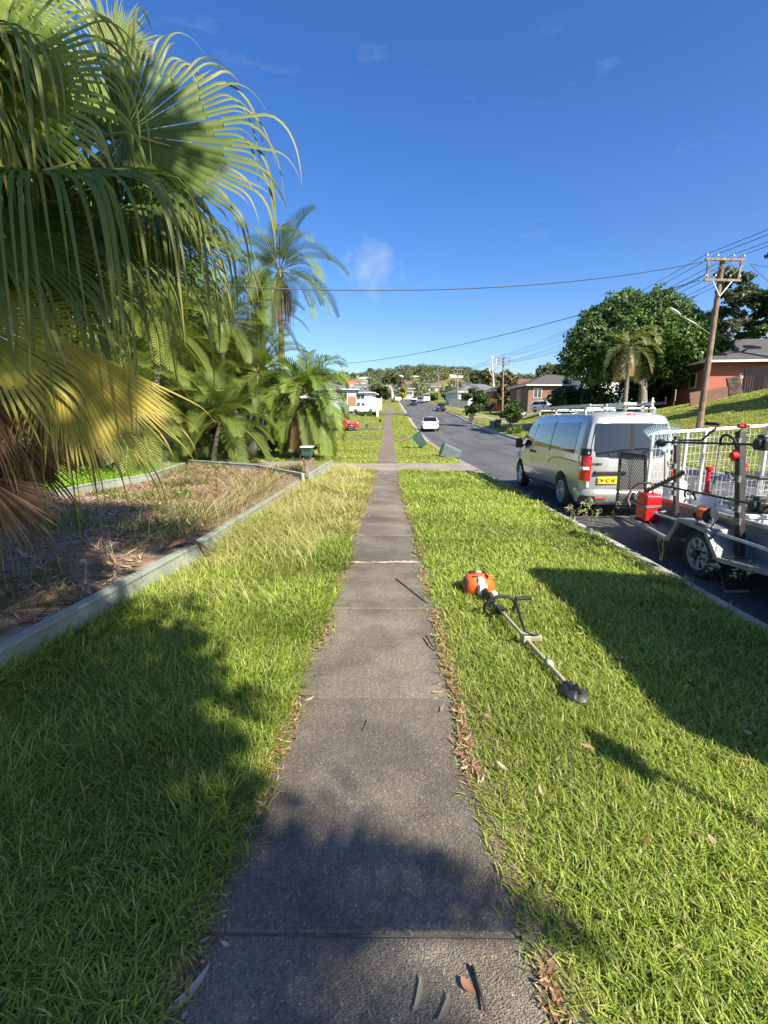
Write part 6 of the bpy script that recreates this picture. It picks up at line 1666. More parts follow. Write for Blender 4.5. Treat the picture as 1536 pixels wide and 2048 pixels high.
# orange line spool on the mudguard
sc_ = onX(1411, 1029, 3.50 * SC_)
sp = thing('line_spool', 'spool of bright orange trimmer line mounted over the trailer mudguard', 'spool', sc_)
m_ = MB(); m_.lathe([(.068, -.085), (.075, 0), (.068, .085)], (0, 0, 0), 'Y', 20); m_.build('line', M['orange'], sp, smooth=True, auto=40)
for s_ in (-1, 1):
    m_ = MB(); m_.lathe([(.095, s_ * .085), (.098, s_ * .09), (.095, s_ * .097), (.03, s_ * .10), (.025, s_ * .112), (.003, s_ * .112)], (0, 0, 0), 'Y', 22); m_.build('flange', M['blackPl'], sp, smooth=True, auto=40)
for pts in ([(0, -.12, 0), (.0, -.15, -.09), (.02, -.12, -.16)], [(0, .12, 0), (0, .14, -.09), (.02, .1, -.16)]): m_ = MB(); m_.tube(pts, .014, 8); m_.build('bracket', M['chrome'], sp, smooth=True)
# red grip and clamp on the rear upright
def clamp(label, px_, py_, size, mat):
    c_ = onX(px_, py_, 3.60 * SC_); t = thing('tool_clamp', label, 'clamp', c_); m_ = MB(); m_.box((0, 0, 0), size); m_.lathe([(size[2] * .32, -.05), (size[2] * .36, 0), (size[2] * .2, .05)], (-.03, -size[1] * .3, 0), 'X', 14); m_.build('clamp_body', M[mat], t, bevel=.01)
    m_ = MB(); m_.bar((0, 0, -size[2] * .5), (.0, 0, -size[2] * .95), .03, .03); m_.build('clamp_stem', M['chrome'], t); return t
clamp('round red plastic clamp half way up the rear rack upright', 1473, 911, (.06, .09, .13), 'redPl')
clamp('small red quick-release lever on the very top of the rear rack upright', 1487, 852, (.05, .14, .045), 'redPl')
# inside the cage
M['whitePl'] = pm('white_plastic', (.74, .75, .75), (.66, .67, .68), 4, .4)
wb = thing('white_drum', 'tall white plastic drum standing in the front left corner of the trailer cage', 'drum', tq(4.02, 6.72, .115))
m_ = MB(); m_.lathe([(.15, 0), (.16, .02), (.16, .25), (.165, .27), (.16, .29), (.16, .62), (.15, .68), (.09, .72)], n=20); m_.build('drum_body', M['whitePl'], wb, smooth=True, auto=40)
m_ = MB(); m_.lathe([(.05, .72), (.05, .77), (.01, .775)], n=12); m_.build('cap', M['redPl'], wb, smooth=True, auto=40)
sp_ = thing('sprayer', 'red and white knapsack sprayer behind the front rack upright', 'sprayer', tq(4.32, 6.5, .115))
m_ = MB(); m_.box((0, 0, .26), (.26, .2, .5)); m_.build('tank', M['whitePl'], sp_, bevel=.05)
m_ = MB(); m_.lathe([(.05, .5), (.06, .54), (.03, .6), (.025, .86), (.05, .88), (.05, .93), (.01, .94)], n=12); m_.build('pump', M['redPl'], sp_, smooth=True, auto=40)
rt = thing('red_handle_tool', 'red long-handled tool standing upright in the middle of the trailer cage', 'tool', tq(4.30, 5.8, .115))
m_ = MB(); m_.bar((0, 0, .02), (.02, .05, .98), .03, .022); m_.bar((.02, .05, .98), (.0, .05, 1.05), .022, .06); m_.build('handle', M['redPl'], rt, bevel=.005)
m_ = MB(); m_.box((0, 0, .03), (.2, .07, .07)); m_.build('tool_head', M['blackMet'], rt, bevel=.01)
cr = thing('wire_crate', 'grey-lidded wire crate in the trailer cage behind the rear rack upright', 'crate', tq(4.78, 6.05, .50))
m_ = MB(); 
for k in range(11):
    for y_ in (-.3, .3): m_.tube([(-.36 + k * .072, y_, 0), (-.36 + k * .072, y_, .42)], .005, 4, cap=False)
for k in range(7):
    for y_ in (-.3, .3): m_.tube([(-.36, y_, k * .07), (.36, y_, k * .07)], .005, 4, cap=False)
    for x_ in (-.36, .36): m_.tube([(x_, -.3, k * .07), (x_, .3, k * .07)], .005, 4, cap=False)
m_.build('wire_side', M['galvBright'], cr)
m_ = MB(); m_.box((0, 0, .44), (.78, .66, .05)); m_.build('lid', M['seatGrey'], cr, bevel=.015)
m_ = MB(); m_.box((0, 0, .015), (.74, .62, .03)); m_.build('tray', M['galvDull'], cr)
bx = thing('white_chest', 'white lidded chest on the trailer bed under the wire crate', 'chest', tq(4.75, 6.05, .115))
m_ = MB(); m_.box((0, 0, .16), (.80, .66, .32)); m_.build('chest_body', M['whitePl'], bx, bevel=.02)
m_ = MB(); m_.box((0, 0, .345), (.84, .70, .05)); m_.build('chest_lid', M['whitePl'], bx, bevel=.015)
bx2 = thing('mower', 'push mower with a grey deck at the tail of the trailer bed', 'mower', tq(4.5, 4.6, .115))
m_ = MB(); m_.lathe([(.28, .07), (.29, .16), (.22, .22), (.02, .24)], n=20); m_.build('deck', M['galv'], bx2, smooth=True, auto=40)
m_ = MB(); m_.lathe([(.14, .24), (.15, .36), (.1, .42), (.01, .43)], n=16); m_.build('engine', M['blackPl'], bx2, smooth=True, auto=40)
for sx in (-1, 1):
    for sy in (-1, 1): m_ = MB(); m_.lathe([(.10, -.025), (.10, .025)], (sx * .28, sy * .24, .10), 'X', 16); m_.build('wheel', M['rubber'], bx2)
m_ = MB(); m_.tube([(-.2, .2, .2), (-.2, .8, .75), (.2, .8, .75), (.2, .2, .2)], .014, 8); m_.build('handle', M['blackMet'], bx2)
bk = thing('bucket', 'white bucket with a red strip on the trailer bed behind the loop handle', 'bucket', tq(4.05, 6.05, .115))
m_ = MB(); m_.lathe([(.12, 0), (.15, .34), (.158, .345), (.145, .35), (.115, .03), (.005, .03)], n=18); m_.build('bucket_body', M['whitePl'], bk, smooth=True, auto=40)
m_ = MB(); m_.lathe([(.137, .14), (.142, .20)], n=18); m_.build('band', M['redPl'], bk, smooth=True)
hs = MB(); hc = onX(1280, 985, 3.5 * SC_)
hs.tube([onX(1262, 1018, 3.45 * SC_), onX(1256, 1000, 3.45 * SC_), onX(1262, 978, 3.45 * SC_), onX(1278, 966, 3.5 * SC_), onX(1300, 966, 3.6 * SC_), onX(1318, 972, 3.66 * SC_)], .016, 8)
tag(hs.build('hose', M['greyWood'], smooth=True), 'grey hose arching over the red fuel cans', 'hose')

# more gear standing in the cage
def long_tool(label, name, x, y, h, lean, mat, head, headm):
    t = thing(name, label, name.replace('_', ' '), tq(x, y, .115)); m_ = MB(); m_.tube([(0, 0, .03), (lean[0], lean[1], h)], .014, 8); m_.build('handle', M[mat], t, smooth=True, auto=40)
    m_ = MB(); m_.box((0, 0, .10), head, taper=.8); m_.build('tool_head', M[headm], t, bevel=.008); return t
long_tool('square-mouthed shovel with a grey timber handle leaning in the front of the cage', 'shovel', 4.55, 6.75, 1.25, (.12, .1), 'greyWood', (.24, .05, .28), 'galv')
long_tool('stiff broom with a dark head and pale handle leaning in the middle of the cage', 'broom', 4.9, 6.5, 1.2, (-.15, .12), 'greyWood', (.36, .07, .09), 'blackPl')
long_tool('narrow black edging spade leaning behind the red-handled tool', 'edging_spade', 4.6, 5.6, 1.15, (.1, .15), 'blackMet', (.18, .04, .24), 'blackMet')
cb = thing('white_crate', 'white slatted plastic crate on the trailer bed beside the white drum', 'crate', tq(4.45, 6.85, .115))
m_ = MB()
for k in range(5):
    for s_ in (-1, 1): m_.box((0, s_ * .17, .05 + k * .085), (.46, .015, .05)); m_.box((s_ * .23, 0, .05 + k * .085), (.015, .33, .05))
for sx_ in (-1, 1):
    for sy_ in (-1, 1): m_.box((sx_ * .215, sy_ * .155, .22), (.03, .03, .44))
m_.build('crate_side', M['whitePl'], cb); m_ = MB(); m_.box((0, 0, .012), (.45, .33, .02)); m_.build('crate_base', M['whitePl'], cb)
# ------------------------------------------------------------------ the orange brushcutter lying on the verge
E0, S1, S2 = gp(955, 1174, .10), gp(970, 1186, .095), gp(1142, 1378, .085)
bc = thing('brushcutter', 'orange and white brushcutter lying across the grass verge, cutting head towards the camera', 'brushcutter', (E0.x, E0.y, 0))
o0 = V3((E0.x, E0.y, 0)); ax = (S2 - S1).normalized(); sx = ax.cross(V3((0, 0, 1))).normalized(); up = sx.cross(ax)
FR = Matrix((sx, ax, up)).transposed()      # local: y along the shaft towards the head
e = S1 - o0 - ax * .16
def loc(x, y, z): return e + FR @ V3((x, y, z))
m_ = MB()
rows = []
for y_, w_, h_, zc in ((-.16, .05, .05, 0), (-.15, .10, .09, 0), (-.09, .135, .115, .01), (0, .145, .125, .01), (.06, .125, .11, 0), (.10, .08, .07, 0)):
    h_ *= .88
    rows.append([loc(w_ * (1 - .25 * max(0, math.sin(q))) * math.copysign(abs(math.cos(q)) ** .45, math.cos(q)), y_, zc + h_ * math.copysign(abs(math.sin(q)) ** .45, math.sin(q))) for q in np.linspace(0, 2 * math.pi, 21)[:-1]])
m_.grid(rows, closed=True); m_.add(rows[0], [list(range(20))]); m_.add(rows[-1], [list(range(20))])
m_.build('engine_cover', M['orange'], bc, smooth=True, auto=50)
m_ = MB(); m_.box(loc(.015, .07, .075), (.075, .09, .075), FR, taper=.7); m_.box(loc(.01, .12, .02), (.08, .08, .10), FR, taper=.9); m_.box(loc(-.09, .09, -.05), (.08, .10, .07), FR); m_.build('housing', M['whitePl'], bc, bevel=.012)
m_ = MB(); m_.box(loc(.005, -.02, .139), (.05, .03, .008), FR); m_.build('label_plate', M['whitePl'], bc, bevel=.004)
m_ = MB(); m_.box(loc(-.055, -.03, .10), (.014, .19, .05), FR); m_.box(loc(.125, .0, .03), (.03, .10, .10), FR); m_.ball(loc(0, -.16, .06), .04, 10); m_.box(loc(0, -.10, -.10), (.2, .16, .06), FR); m_.build('black_trim', M['blackPl'], bc, bevel=.006)
m_ = MB()
for k in range(6): m_.box(loc(.05 + .0 * k, -.11 + .028 * k, .106), (.05, .010, .02), FR)
for k in range(5): m_.box(loc(-.118, -.09 + .03 * k, .05), (.02, .010, .06), FR)
m_.build('vent_slots', M['carInner'], bc)
s0 = S1 - o0 - ax * .03
m_ = MB(); m_.tube([s0, S2 - o0], .0135, 12)
M['sandShaft'] = pm('dusty_shaft', (.42, .38, .26), (.30, .27, .19), 9, .55)
m_.build('shaft', M['sandShaft'], bc, smooth=True, auto=60)
m_ = MB(); m_.tube([s0, s0 + ax * .30], [.03, .024], 10); m_.box(s0 + ax * .12 + up * .03, (.035, .16, .05), FR); m_.build('control_grip', M['blackPl'], bc, bevel=.008)
m_ = MB(); m_.box(s0 + ax * .10 + sx * -.0 + up * .05, (.018, .10, .02), FR); m_.build('trigger', M['orange'], bc, bevel=.004)
L_ = (S2 - o0 - s0).length
m_ = MB(); c_ = s0 + ax * .40; m_.tube([c_ + sx * (.125 * math.cos(q)) + up * (.02 + .11 * math.sin(q)) + ax * .04 * math.sin(q) for q in np.linspace(-.5, math.pi + .5, 18)], .014, 8); m_.box(c_, (.05, .06, .05), FR); m_.build('loop_handle', M['rubber'], bc, smooth=True, auto=50)
b0 = gp(1052, 1276, .095) - o0
m_ = MB(); m_.box(b0 + sx * -.0, (.06, .07, .06), FR); m_.bar(b0, gp(1084, 1276, .11) - o0, .045, .04); m_.build('handlebar_clamp', M['sandShaft'], bc, bevel=.008)
hb = [gp(1076, 1272, .12) - o0, gp(1050, 1262, .17) - o0, gp(1042, 1240, .20) - o0, gp(1031, 1200, .26) - o0, gp(1031, 1197, .27) - o0, gp(1062, 1195, .27) - o0]
m_ = MB(); m_.tube(hb, .011, 8); hbo = m_.build('handlebar', M['blackMet'], bc, smooth=True, auto=60)
m_ = MB(); m_.tube(hb[-2:], .017, 10); m_.build('grip', M['rubber'], hbo, smooth=True, auto=50)
q = gp(1098, 1326, .088) - o0; m_ = MB(); m_.lathe([(.02, -.03), (.024, 0), (.02, .03)], (0, 0, 0), 'Y', 12); m_.v = [tuple(q + FR @ V3(v)) for v in m_.v]; m_.build('shaft_collar', M['sandShaft'], bc, smooth=True)
hd = gp(1158, 1396, .045) - o0
m_ = MB(); m_.tube([S2 - o0 - ax * .06, S2 - o0 + ax * .02, hd + V3((0, 0, .06))], [.02, .03, .035], 10); m_.build('gearbox', M['blackMet'], bc, smooth=True, auto=50)
tl = Matrix.Rotation(R(18), 3, 'X')
m_ = MB(); m_.lathe([(.03, .04), (.052, .025), (.06, 0), (.06, -.018), (.045, -.03), (.04, -.055), (.004, -.055)], n=22); m_.v = [tuple(hd + tl @ V3(v)) for v in m_.v]; m_.build('cutting_head', M['blackPl'], bc, smooth=True, auto=35)
m_ = MB(); rw = []
for i in range(13):
    a = R(100) + R(150) * i / 12; rw.append([hd - ax * .03 + V3((r_ * math.cos(a), r_ * math.sin(a), .055 - .045 * max(0, (r_ - .06) / .05))) for r_ in (.02, .06, .085, .10)])
m_.grid(rw); gd = m_.build('guard', M['blackPl'], bc, smooth=True); gd.modifiers.new('s', 'SOLIDIFY').thickness = .004
# ------------------------------------------------------------------ bins, letterboxes, small plants
M['binGreen'] = pm('dark_green_plastic', (.045, .085, .07), (.06, .10, .085), 4, .45)
M['lidGreen'] = pm('bright_green_lid', (.06, .42, .08), (.05, .36, .07), 4, .45)
M['binGrey'] = pm('grey_green_bin', (.13, .17, .165), (.10, .135, .13), 4, .5)
M['boxGreen'] = pm('dark_green_metal', (.02, .07, .055), (.025, .08, .06), 5, .4)
def bin_(label, loc_, rot, mat, lid='same', openlid=0.0, h=1.02, w=.58, d=.66):
    t = thing('wheelie_bin', label, 'wheelie bin', loc_, group='wheelie bins out along the street'); t.rotation_euler = rot
    m_ = MB(); rw = []
    for z, k in ((.03, .74), (.05, .76), (h * .86, .97), (h * .862, 1.03), (h * .93, 1.04)):
        rw.append([(sx * w / 2 * k, sy * d / 2 * k, z) for sx, sy in ((-1, -1), (1, -1), (1, 1), (-1, 1))])
    m_.grid(rw, closed=True); m_.add(rw[0], [[3, 2, 1, 0]]); m_.add([(x, y, z - .02) for x, y, z in rw[-1]], [[0, 1, 2, 3]]); m_.build('bin_body', M[mat], t, bevel=.02)
    m_ = MB(); m_.box((0, -.02, .03), (w * 1.1, d * 1.12, .05), taper=.92); m_.bar((-w * .4, d * .6, .0), (w * .4, d * .6, .0), .04, .04)
    lo = m_.build('lid', M[mat if lid == 'same' else lid], t, bevel=.015)
    lo.location = (0, d / 2, h * .93); lo.rotation_euler = (-openlid, 0, 0)
    for v in lo.data.vertices: v.co.y -= d / 2 
    m_ = MB(); m_.tube([(-w * .42, d * .58, h * .92), (w * .42, d * .58, h * .92)], .018, 8)
    for s_ in (-1, 1): m_.bar((s_ * w * .42, d * .5, h * .9), (s_ * w * .42, d * .58, h * .92), .03, .05)
    m_.build('handle', M[mat], t)
    for s_ in (-1, 1):
        m_ = MB(); m_.lathe([(.10, -.025), (.10, .025)], (s_ * w * .43, d * .36, .10), 'X', 16); m_.build('wheel', M['rubber'], t)
    return t
# the tipped pair on the left verge
def lay(t, tilt, yaw, lift): t.rotation_euler = (Matrix.Rotation(tilt, 3, 'Y') @ Matrix.Rotation(yaw, 3, 'Z')).to_euler(); t.location.z += lift
q = at(849, 891, 27); t = bin_('dark green wheelie bin tipped over onto its open bright green lid, beside the left kerb', (q.x, q.y, Hf(q.x, q.y)), (0, 0, 0), 'binGreen', 'lidGreen', R(232), h=.92, w=.52, d=.56); lay(t, R(-36), R(84), .12)
q = gp(920, 920, -.2); t = bin_('grey-green wheelie bin lying on its back across the gutter, tipped further than its neighbour', (q.x, q.y, float(P(q.y)) - .22), (0, 0, 0), 'binGrey', 'binGreen', h=.92, w=.5, d=.52); lay(t, R(-70), R(80), .22)
q = hit(942, 845); bin_('dark green wheelie bin standing upright in the right gutter, further down the street', (q.x, q.y, float(P(q.y)) - .27), (0, 0, R(170)), 'binGreen', h=1.15)
q = hit(985, 857); bin_('grey wheelie bin standing at the right kerb, nearer than the green one', (q.x, q.y, float(P(q.y)) - .27), (0, 0, R(160)), 'binGrey')
q = hit(994, 856); bin_('dark bin pressed against the grey one at the right kerb', (q.x + .15, q.y + .3, float(P(q.y)) - .05), (0, 0, R(180)), 'binGreen', h=.95)
def letterbox(label, p, h, post, box, mats, lean=0, group=None, r=.03, gable=False, roofm=None):
    t = thing('letterbox', label, 'letterbox', p, group=group); t.rotation_euler = (0, lean, 0)
    m_ = MB(); m_.bar((0, 0, -.2), (0, 0, h - box[2] / 2), post, post); m_.build('post', M[mats[0]], t)
    m_ = MB()
    if gable: m_.prism([(-box[0] / 2, -box[1] / 2, h - box[2] / 2), (box[0] / 2, -box[1] / 2, h - box[2] / 2), (box[0] / 2, -box[1] / 2, h + box[2] * .2), (box[0] * .3, -box[1] / 2, h + box[2] * .42), (0, -box[1] / 2, h + box[2] * .5), (-box[0] * .3, -box[1] / 2, h + box[2] * .42), (-box[0] / 2, -box[1] / 2, h + box[2] * .2)], (0, box[1], 0))
    else: m_.box((0, 0, h), box)
    m_.build('box', M[mats[1]], t, bevel=.01)
    if roofm: m_ = MB(); m_.box((0, -.01, h + box[2] / 2 + .012), (box[0] + .06, box[1] + .06, .035)); m_.build('roof', M[roofm], t, bevel=.008)
    m_ = MB(); m_.box((0, -box[1] / 2 - .004, h + box[2] * .15), (box[0] * .6, .008, box[2] * .16)); m_.build('slot', M['carInner'], t)
    return t
q = gp(616, 945, .3)
tL = letterbox('small green letterbox with a pale lid on a grey timber post at the wall corner', (q.x, q.y, .1), .72, .09, (.24, .30, .2), ('greyWood', 'boxGreen'), roofm='wallCream')
m_ = MB(); m_.bar((.11, .04, -.3), (.11, .04, .56), .07, .07); m_.build('post', M['greyWood'], tL)
q = gp(731, 878, 0); letterbox('dark round-topped letterbox on a leaning pale post by the second driveway', (q.x, q.y, Hf(q.x, q.y)), .95, .05, (.28, .42, .26), ('greyWood', 'binGreen'), lean=R(7), gable=True)
q = at(760, 857, 48); letterbox('slim pale letterbox post with a dark box beside the far path', (q.x, q.y, Hf(q.x, q.y)), 1.0, .10, (.26, .3, .22), ('greyWood', 'blackMet'))
q = at(755, 829, 73); letterbox('squat cream letterbox pillar at the corner of the side street', (q.x, q.y, Hf(q.x, q.y)), .95, .36, (.42, .36, .3), ('wallCream', 'wallCream'))
# roadside plants
p = at(946, 826, 58); tree('young_tree', 'young round-crowned green tree on the right verge above the bins', p.x, p.y, 1.7, .09, lobes_in(0, 0, 3.0, 1.6, 1.7, 14, 21), 4200, .16, DK, [1, 3, 2.5, 1], 91)
p = at(1022, 846, 47); tree('garden_shrub', 'loose dark roadside shrub with a bare stem in front of the grey-blue car', p.x, p.y, 1.2, .06, lobes_in(0, 0, 1.9, 1.3, 1.2, 12, 22), 2600, .12, DK, [1, 3, 2.5, 1], 92, cat='shrub')
def strappy(label, x, y, n, L_, col, seed):
    rn = random.Random(seed); lf = Leafage()
    for k in range(n):
        a = rn.uniform(0, 6.28); e = rn.uniform(.5, 1.4); d = V3((math.cos(a) * math.cos(e), math.sin(a) * math.cos(e), math.sin(e))); p_ = V3((rn.uniform(-.2, .2), rn.uniform(-.2, .2), 0)); sd = d.cross(V3((0, 0, 1))).normalized(); rows = []; cs = []
        for j in range(6):
            w_ = .03 * (1 - j / 5.2); rows.append([p_ - sd * w_, p_ + sd * w_]); cs.append(tuple(c * (.8 + .1 * j) for c in col)); p_ = p_ + d * L_ / 5; d = (d + V3((0, 0, -.28))).normalized()
        lf.strip(rows, cs)
    o = lf.build('strappy_plant'); o.location = (x, y, Hf(x, y)); return tag(o, label, 'plant')
p = at(1030, 855, 44.5); strappy('bright yellow-green strappy clump on the right verge by the kerb', p.x + .3, p.y, 150, 1.0, (.16, .22, .03), 3)
p = at(1012, 858, 45); strappy('smaller yellow-green strappy clump left of the bright one by the kerb', p.x + .4, p.y, 70, .7, (.14, .2, .04), 5)
# weeds with seed heads on the kerb edge
for lab, px_, py_, sd in (('tall seeding weed at the kerb edge below the van bumper', 1150, 1040, 1), ('seeding weed at the kerb in front of the trailer ramp, right of its tall twin', 1188, 1052, 2), ('low weed in the gutter beside the trailer wheel', 1428, 1190, 3), ('thin bent grass stalks at the kerb in front of the trailer wheel', 1330, 1120, 4)):
    q = gp(px_, py_, .0); rn = random.Random(sd); lf = Leafage(); n_ = 9 if sd < 3 else 7
    for k in range(n_):
        a = rn.uniform(0, 6.28); d = V3((math.cos(a) * .35, math.sin(a) * .35, 1)).normalized(); p_ = V3((rn.uniform(-.08, .08), rn.uniform(-.08, .08), 0)); L_ = rn.uniform(.2, .42) * (1.3 if sd == 4 else 1); sd_ = d.orthogonal().normalized(); rows = []; cs = []
        for j in range(6):
            w_ = .003; rows.append([p_ - sd_ * w_, p_ + sd_ * w_]); cs.append((.22, .25, .08)); p_ = p_ + d * L_ / 5; d = (d + V3((math.cos(a) * .1, math.sin(a) * .1, -.08))).normalized()
        lf.strip(rows, cs)
        for j in range(14 if sd < 4 else 0):
            c_ = p_ + V3((rn.gauss(0, .02), rn.gauss(0, .02), rn.gauss(0, .025))); u = V3((rn.uniform(-1, 1), rn.uniform(-1, 1), rn.uniform(-1, 1))).normalized() * .013; v = u.orthogonal().normalized() * .008
            lf.strip([[c_ - u - v, c_ - u + v], [c_ + u - v, c_ + u + v]], [(.30, .30, .14)] * 2)
    o = lf.build('weed'); o.location = q; tag(o, lab, 'weed')
# unseen sign post, added to throw a slim shadow on the near verge
sgn = thing('shadow_post', 'unseen thin sign post added at the kerb to cast a slim shadow', 'sign', (2.86, .05, 0))
m_ = MB(); m_.tube([(0, 0, -.2), (0, 0, 2.35)], .018, 10); m_.build('post', M['galv'], sgn)
m_ = MB(); m_.box((0, 0, 2.25), (.02, .22, .22)); m_.build('sign_plate', M['galv'], sgn)

# ------------------------------------------------------------------ far hill: houses each on their own, woods as one mass
WT = [  # white-trunked gum and trees near the end of the street
]
p = at(785, 806, 135); tz = Hs(p.x, p.y)
gt = thing('gum_tree', 'white-trunked gum with bare forked limbs beside the end of the street', 'tree', (p.x, p.y, tz))
m_ = MB(); k_ = 135 / 960
def gq(px_, py_): return at(px_, py_, 135) - V3((p.x, p.y, tz))
for pts, r_ in ((((785, 808), (785, 795), (784, 782), (781, 770), (779, 760)), .55), (((784, 785), (788, 772), (791, 762)), .38), (((783, 780), (777, 770), (776, 762)), .3), (((781, 772), (784, 762), (785, 758)), .26)):
    m_.tube([gq(*q) for q in pts], [r_ * (1 - .16 * i) for i in range(len(pts))], 9)
m_.build('trunk', M['palebark'], gt, smooth=True)
c0 = gq(784, 760)
V, F, T_, C = leafcloud([(c0.x + dx, c0.y, c0.z + dz, 1.6, .9) for dx, dz in ((-1.2, 0), (.6, .8), (1.6, -.4), (-.3, 1.0))], 900, .45, OL, [2, 3, 2, 1], 5)
np_mesh('crown', V, F, T_, M['leafd'], C, gt)
YEL = [(.26, .24, .02), (.34, .29, .02), (.16, .17, .03)]
def hilltree(lab, px_, pyb, pyt, Y_, wpx, cols=OL, wts=(2, 3, 2, 1), seed=1, n=2200, size=.5, th=.3, name='hill_tree', nl=11):
    q = at(px_, pyb, Y_); q.z = Hs(q.x, q.y); h_ = at(px_, pyt, Y_).z - q.z; w_ = wpx * Y_ / 960 / 2
    return tree(name, lab, q.x, q.y, h_ * th + .5, .1 + h_ * .015, lobes_in(0, 0, h_ * .58, w_, h_ * .42, nl, seed, .5), n, size, cols, wts, seed + 100, z=q.z)
hilltree('narrow yellow-green conifer right of the white-trunked gum', 804, 806, 768, 132, 15, YEL, (2, 2, 1), 3, 2200, .4, .1)
hilltree('dark green tree left of the white-trunked gum', 770, 806, 774, 130, 16, DK, (2, 2, 1, 2), 4)
hilltree('olive tree between the white house and the white-trunked gum', 752, 806, 768, 140, 26, OL, (2, 3, 2, 1), 5)
hilltree('bright green bush right of the end of the street by the white van', 868, 808, 788, 150, 22, BR, (2, 1, 2), 6)
hilltree('bright green tree behind the third power pole', 905, 808, 778, 135, 40, BR, (1, 1, 3), 7)
hilltree('tall brown-olive tree behind the second power pole, right of its white dead twin', 1010, 820, 738, 100, 55, [(.10, .085, .04), (.13, .12, .05), (.07, .065, .03), (.12, .09, .05)], (2, 2, 2, 1), 8, 4200, .4)
hilltree('large dark tree left of the dead pale trunk behind the grey-roofed house', 965, 800, 722, 150, 50, OL, (2, 2, 3, 1), 9, 4200, .55)
hilltree('olive tree between the dead trunk and the brown-tiled house', 1055, 806, 742, 130, 60, OL, (2, 3, 2, 2), 10, 4200, .5)
hilltree('rounded dark tree above the brown-tiled roof at the right', 1100, 806, 728, 150, 70, OL, (3, 3, 2, 1), 11, 4600, .55)
hilltree('feathery brown bush on the right lawn behind the second pole', 981, 822, 790, 92, 26, [(.16, .13, .06), (.2, .17, .08), (.1, .1, .04)], (2, 2, 2), 12, 1600, .25)
p = at(987, 806, 118); tz = Hs(p.x, p.y); dt = thing('dead_tree', 'tall bare pale dead tree left of the second power pole', 'tree', (p.x, p.y, tz))
m_ = MB()
for pts, r_ in ((((988, 806), (987, 770), (985, 740), (984, 712)), .3), (((986, 745), (992, 728), (994, 715)), .14), (((985, 735), (979, 722)), .12), (((986, 755), (980, 745), (977, 736)), .12), (((984, 722), (988, 712)), .08)):
    pts = [at(*q, 118) - V3((p.x, p.y, tz)) for q in pts]; m_.tube(pts, [r_ * (1 - .2 * i) for i in range(len(pts))], 7)
m_.build('trunk', M['palebark'], dt, smooth=True)
HH = [  # px, py(base), Y, width, wall, roof, rot, label
    (705, 778, 330, 16, 'wallPink', 'tileRed', 12, 'pinkish house with a red roof high on the far hill at the left'),
    (716, 772, 350, 11, 'wallWhite', 'tileGrey', -8, 'small white house just right of the pinkish one on the far hill'),
    (734, 768, 360, 17, 'wallCream', 'tilePale', 5, 'cream house with a pale roof on the far hill above the blue house'),
    (712, 757, 400, 12, 'wallCream', 'tileBrown', 20, 'highest small cream house on the left shoulder of the far hill'),
    (724, 789, 260, 15, 'wallCream', 'tileGrey', 10, 'cream house low on the hill behind the white fence'),
    (776, 778, 300, 15, 'wallWhite', 'tileRed', -6, 'white house with a red roof behind the white-trunked gum'),
    (801, 764, 350, 12, 'wallWhite', 'tilePale', 8, 'white house high on the hill above the yellow conifer'),
    (815, 777, 300, 18, 'wallWhite', 'tileBrown', -10, 'white house with a brown roof in mid hill right of the yellow conifer'),
    (831, 765, 360, 22, 'wallCream', 'tilePale', 4, 'long cream house with a pale roof near the top of the hill'),
    (811, 797, 190, 6, 'wallCream', 'tileDark', 3, 'cream house at the end of the street behind the small white van'),
    (857, 788, 230, 14, 'wallWhite', 'tileGrey', -12, 'bright white house right of the twin far poles'),
    (870, 779, 280, 14, 'wallWhite', 'tileDark', 9, 'small white house above the parked white van'),
    (888, 776, 290, 15, 'wallPink', 'tileBrown', 6, 'pinkish house with a brown roof left of the third power pole'),
    (899, 762, 350, 14, 'wallWhite', 'tilePale', -4, 'white gabled house on the hill above the third power pole'),
    (922, 784, 210, 14, 'brickOrange', 'tileDark', -8, 'red brick house in mid hill behind the third power pole'),
    (945, 777, 230, 16, 'wallWhite', 'tileGrey', 5, 'large white house above the long grey roof'),
    (918, 765, 330, 16, 'wallCream', 'tilePale', 7, 'cream house with a pale roof high right of the third power pole'),
    (1030, 790, 190, 16, 'wallWhite', 'tilePale', 6, 'white house with a pale roof seen over the brown tiled roof'),
    (1075, 788, 185, 12, 'wallWhite', 'tilePale', -6, 'small white house just above the brown brick house roof'),
]
hp_ = []
for px_, py_, HY0, w_, wl_, rf_, rz_, lab in HH:
    q = hit(px_, py_, 0, 170); Y_ = q.y; zg = Hs(q.x, q.y); zz = q.z; w_ *= .85 * Y_ / HY0
    house(lab, q.x, Y_, zz, R(rz_), w_, 9, 3.4, 2.0, wl_, rf_, .6, wins=[('F', -w_ * .28, 1.8, 2.0, 1.3), ('F', w_ * .2, 1.8, 2.4, 1.3)], base=4)
    hp_.append((px_, py_, Y_))
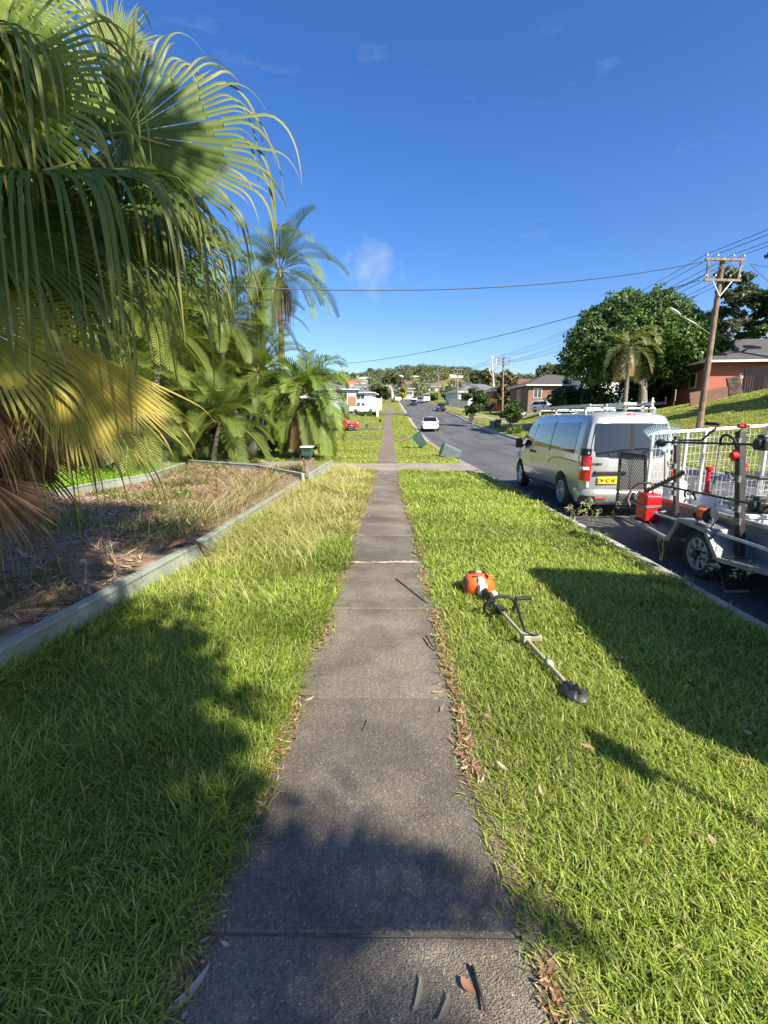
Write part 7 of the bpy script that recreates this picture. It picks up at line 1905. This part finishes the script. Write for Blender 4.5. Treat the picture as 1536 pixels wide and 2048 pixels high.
# woods over the hill: one mass, several kinds of canopy, colours paled as haze
lob = []; g_ = np.random.default_rng(12)
_Yt = np.linspace(168, 470, 200); _pt = 838 - 978 * (P(_Yt) - 1.6) / _Yt
_o = np.argsort(_pt); 
k = 0
while k < 2900:
    px_ = g_.uniform(600, 1230); py_ = g_.uniform(_pt.min(), 802)
    y_ = float(np.interp(py_, _pt[_o], _Yt[_o])) + g_.uniform(-4, 4); x_ = (px_ - 777) * y_ / 960
    if y_ > 455: y_ += g_.uniform(0, 50)
    if 2 < x_ < 12.5 and y_ < 205: continue
    if any(abs(px_ - a) < 11 and -2 < (py_ - b_) < 25 and y_ < c + 6 for a, b_, c in hp_): continue
    z_ = Hs(x_, y_); f_ = (y_ - 168) / 300
    h_ = g_.uniform(2.3, 4.3) * (1 + 1.1 * f_); r_ = h_ * g_.uniform(.38, .62)
    for j in range(4):
        a = g_.random() * 6.28; lob.append((x_ + math.cos(a) * r_ * .55, y_ + math.sin(a) * r_ * .55, z_ + h_ * (.36 + .16 * j), r_ * (.85 - .1 * j), h_ * .24))
    k += 1
V, F, T_, C = leafcloud(lob, 260000, .75, [(.10, .125, .06), (.14, .165, .075), (.075, .095, .05), (.19, .19, .10)], [2, 3, 2, 1], 99, flat=.4)
tag(np_mesh('woods', V, F, T_, M['leafd'], C), kind='stuff')
# tall skyline trees one can tell apart
for lab, px_, pyt, Y_, w_, sd in (('tallest dark conifer on the hill crest above the white-trunked gum', 740, 733, 440, 13, 1), ('conical pine on the hill crest above the junction', 826, 735, 440, 11, 2), ('broad crown on the hill crest left of the third pole', 855, 735, 430, 24, 3), ('wide rounded crown on the crest above the third pole', 886, 734, 400, 26, 4), ('flat-topped tree group on the crest left of the big olive tree', 925, 731, 380, 42, 5), ('tree on the right end of the crest beside the huge dark tree', 1130, 722, 300, 45, 6), ('small rounded tree at the left end of the crest over the blue house', 707, 743, 430, 14, 7), ('sparse feathery tree in the middle of the crest', 795, 738, 440, 18, 8)):
    hilltree(lab, px_, pyt + 17, pyt, hit(px_, pyt + 17, 0, 170).y, w_, [(.10, .115, .06), (.13, .145, .07), (.08, .095, .05)], (2, 3, 2), 50 + sd, 1800, .7, .15)
# low hedge plants by the side street
for i, (px_, c_) in enumerate(((716, BR), (726, DK), (738, BR), (750, DK))):
    q = at(px_, 829, 74); tree('garden_shrub', ['leftmost yellow-green low shrub of the row before the side street', 'dark low shrub second in the row before the side street', 'yellow-green low shrub third in the row before the side street', 'dark low shrub at the right end of the row before the side street'][i], q.x, q.y, .2, .03, lobes_in(0, 0, .4, .6, .35, 6, i, .5), 500, .12, c_, [1] * len(c_), 130 + i, cat='shrub')
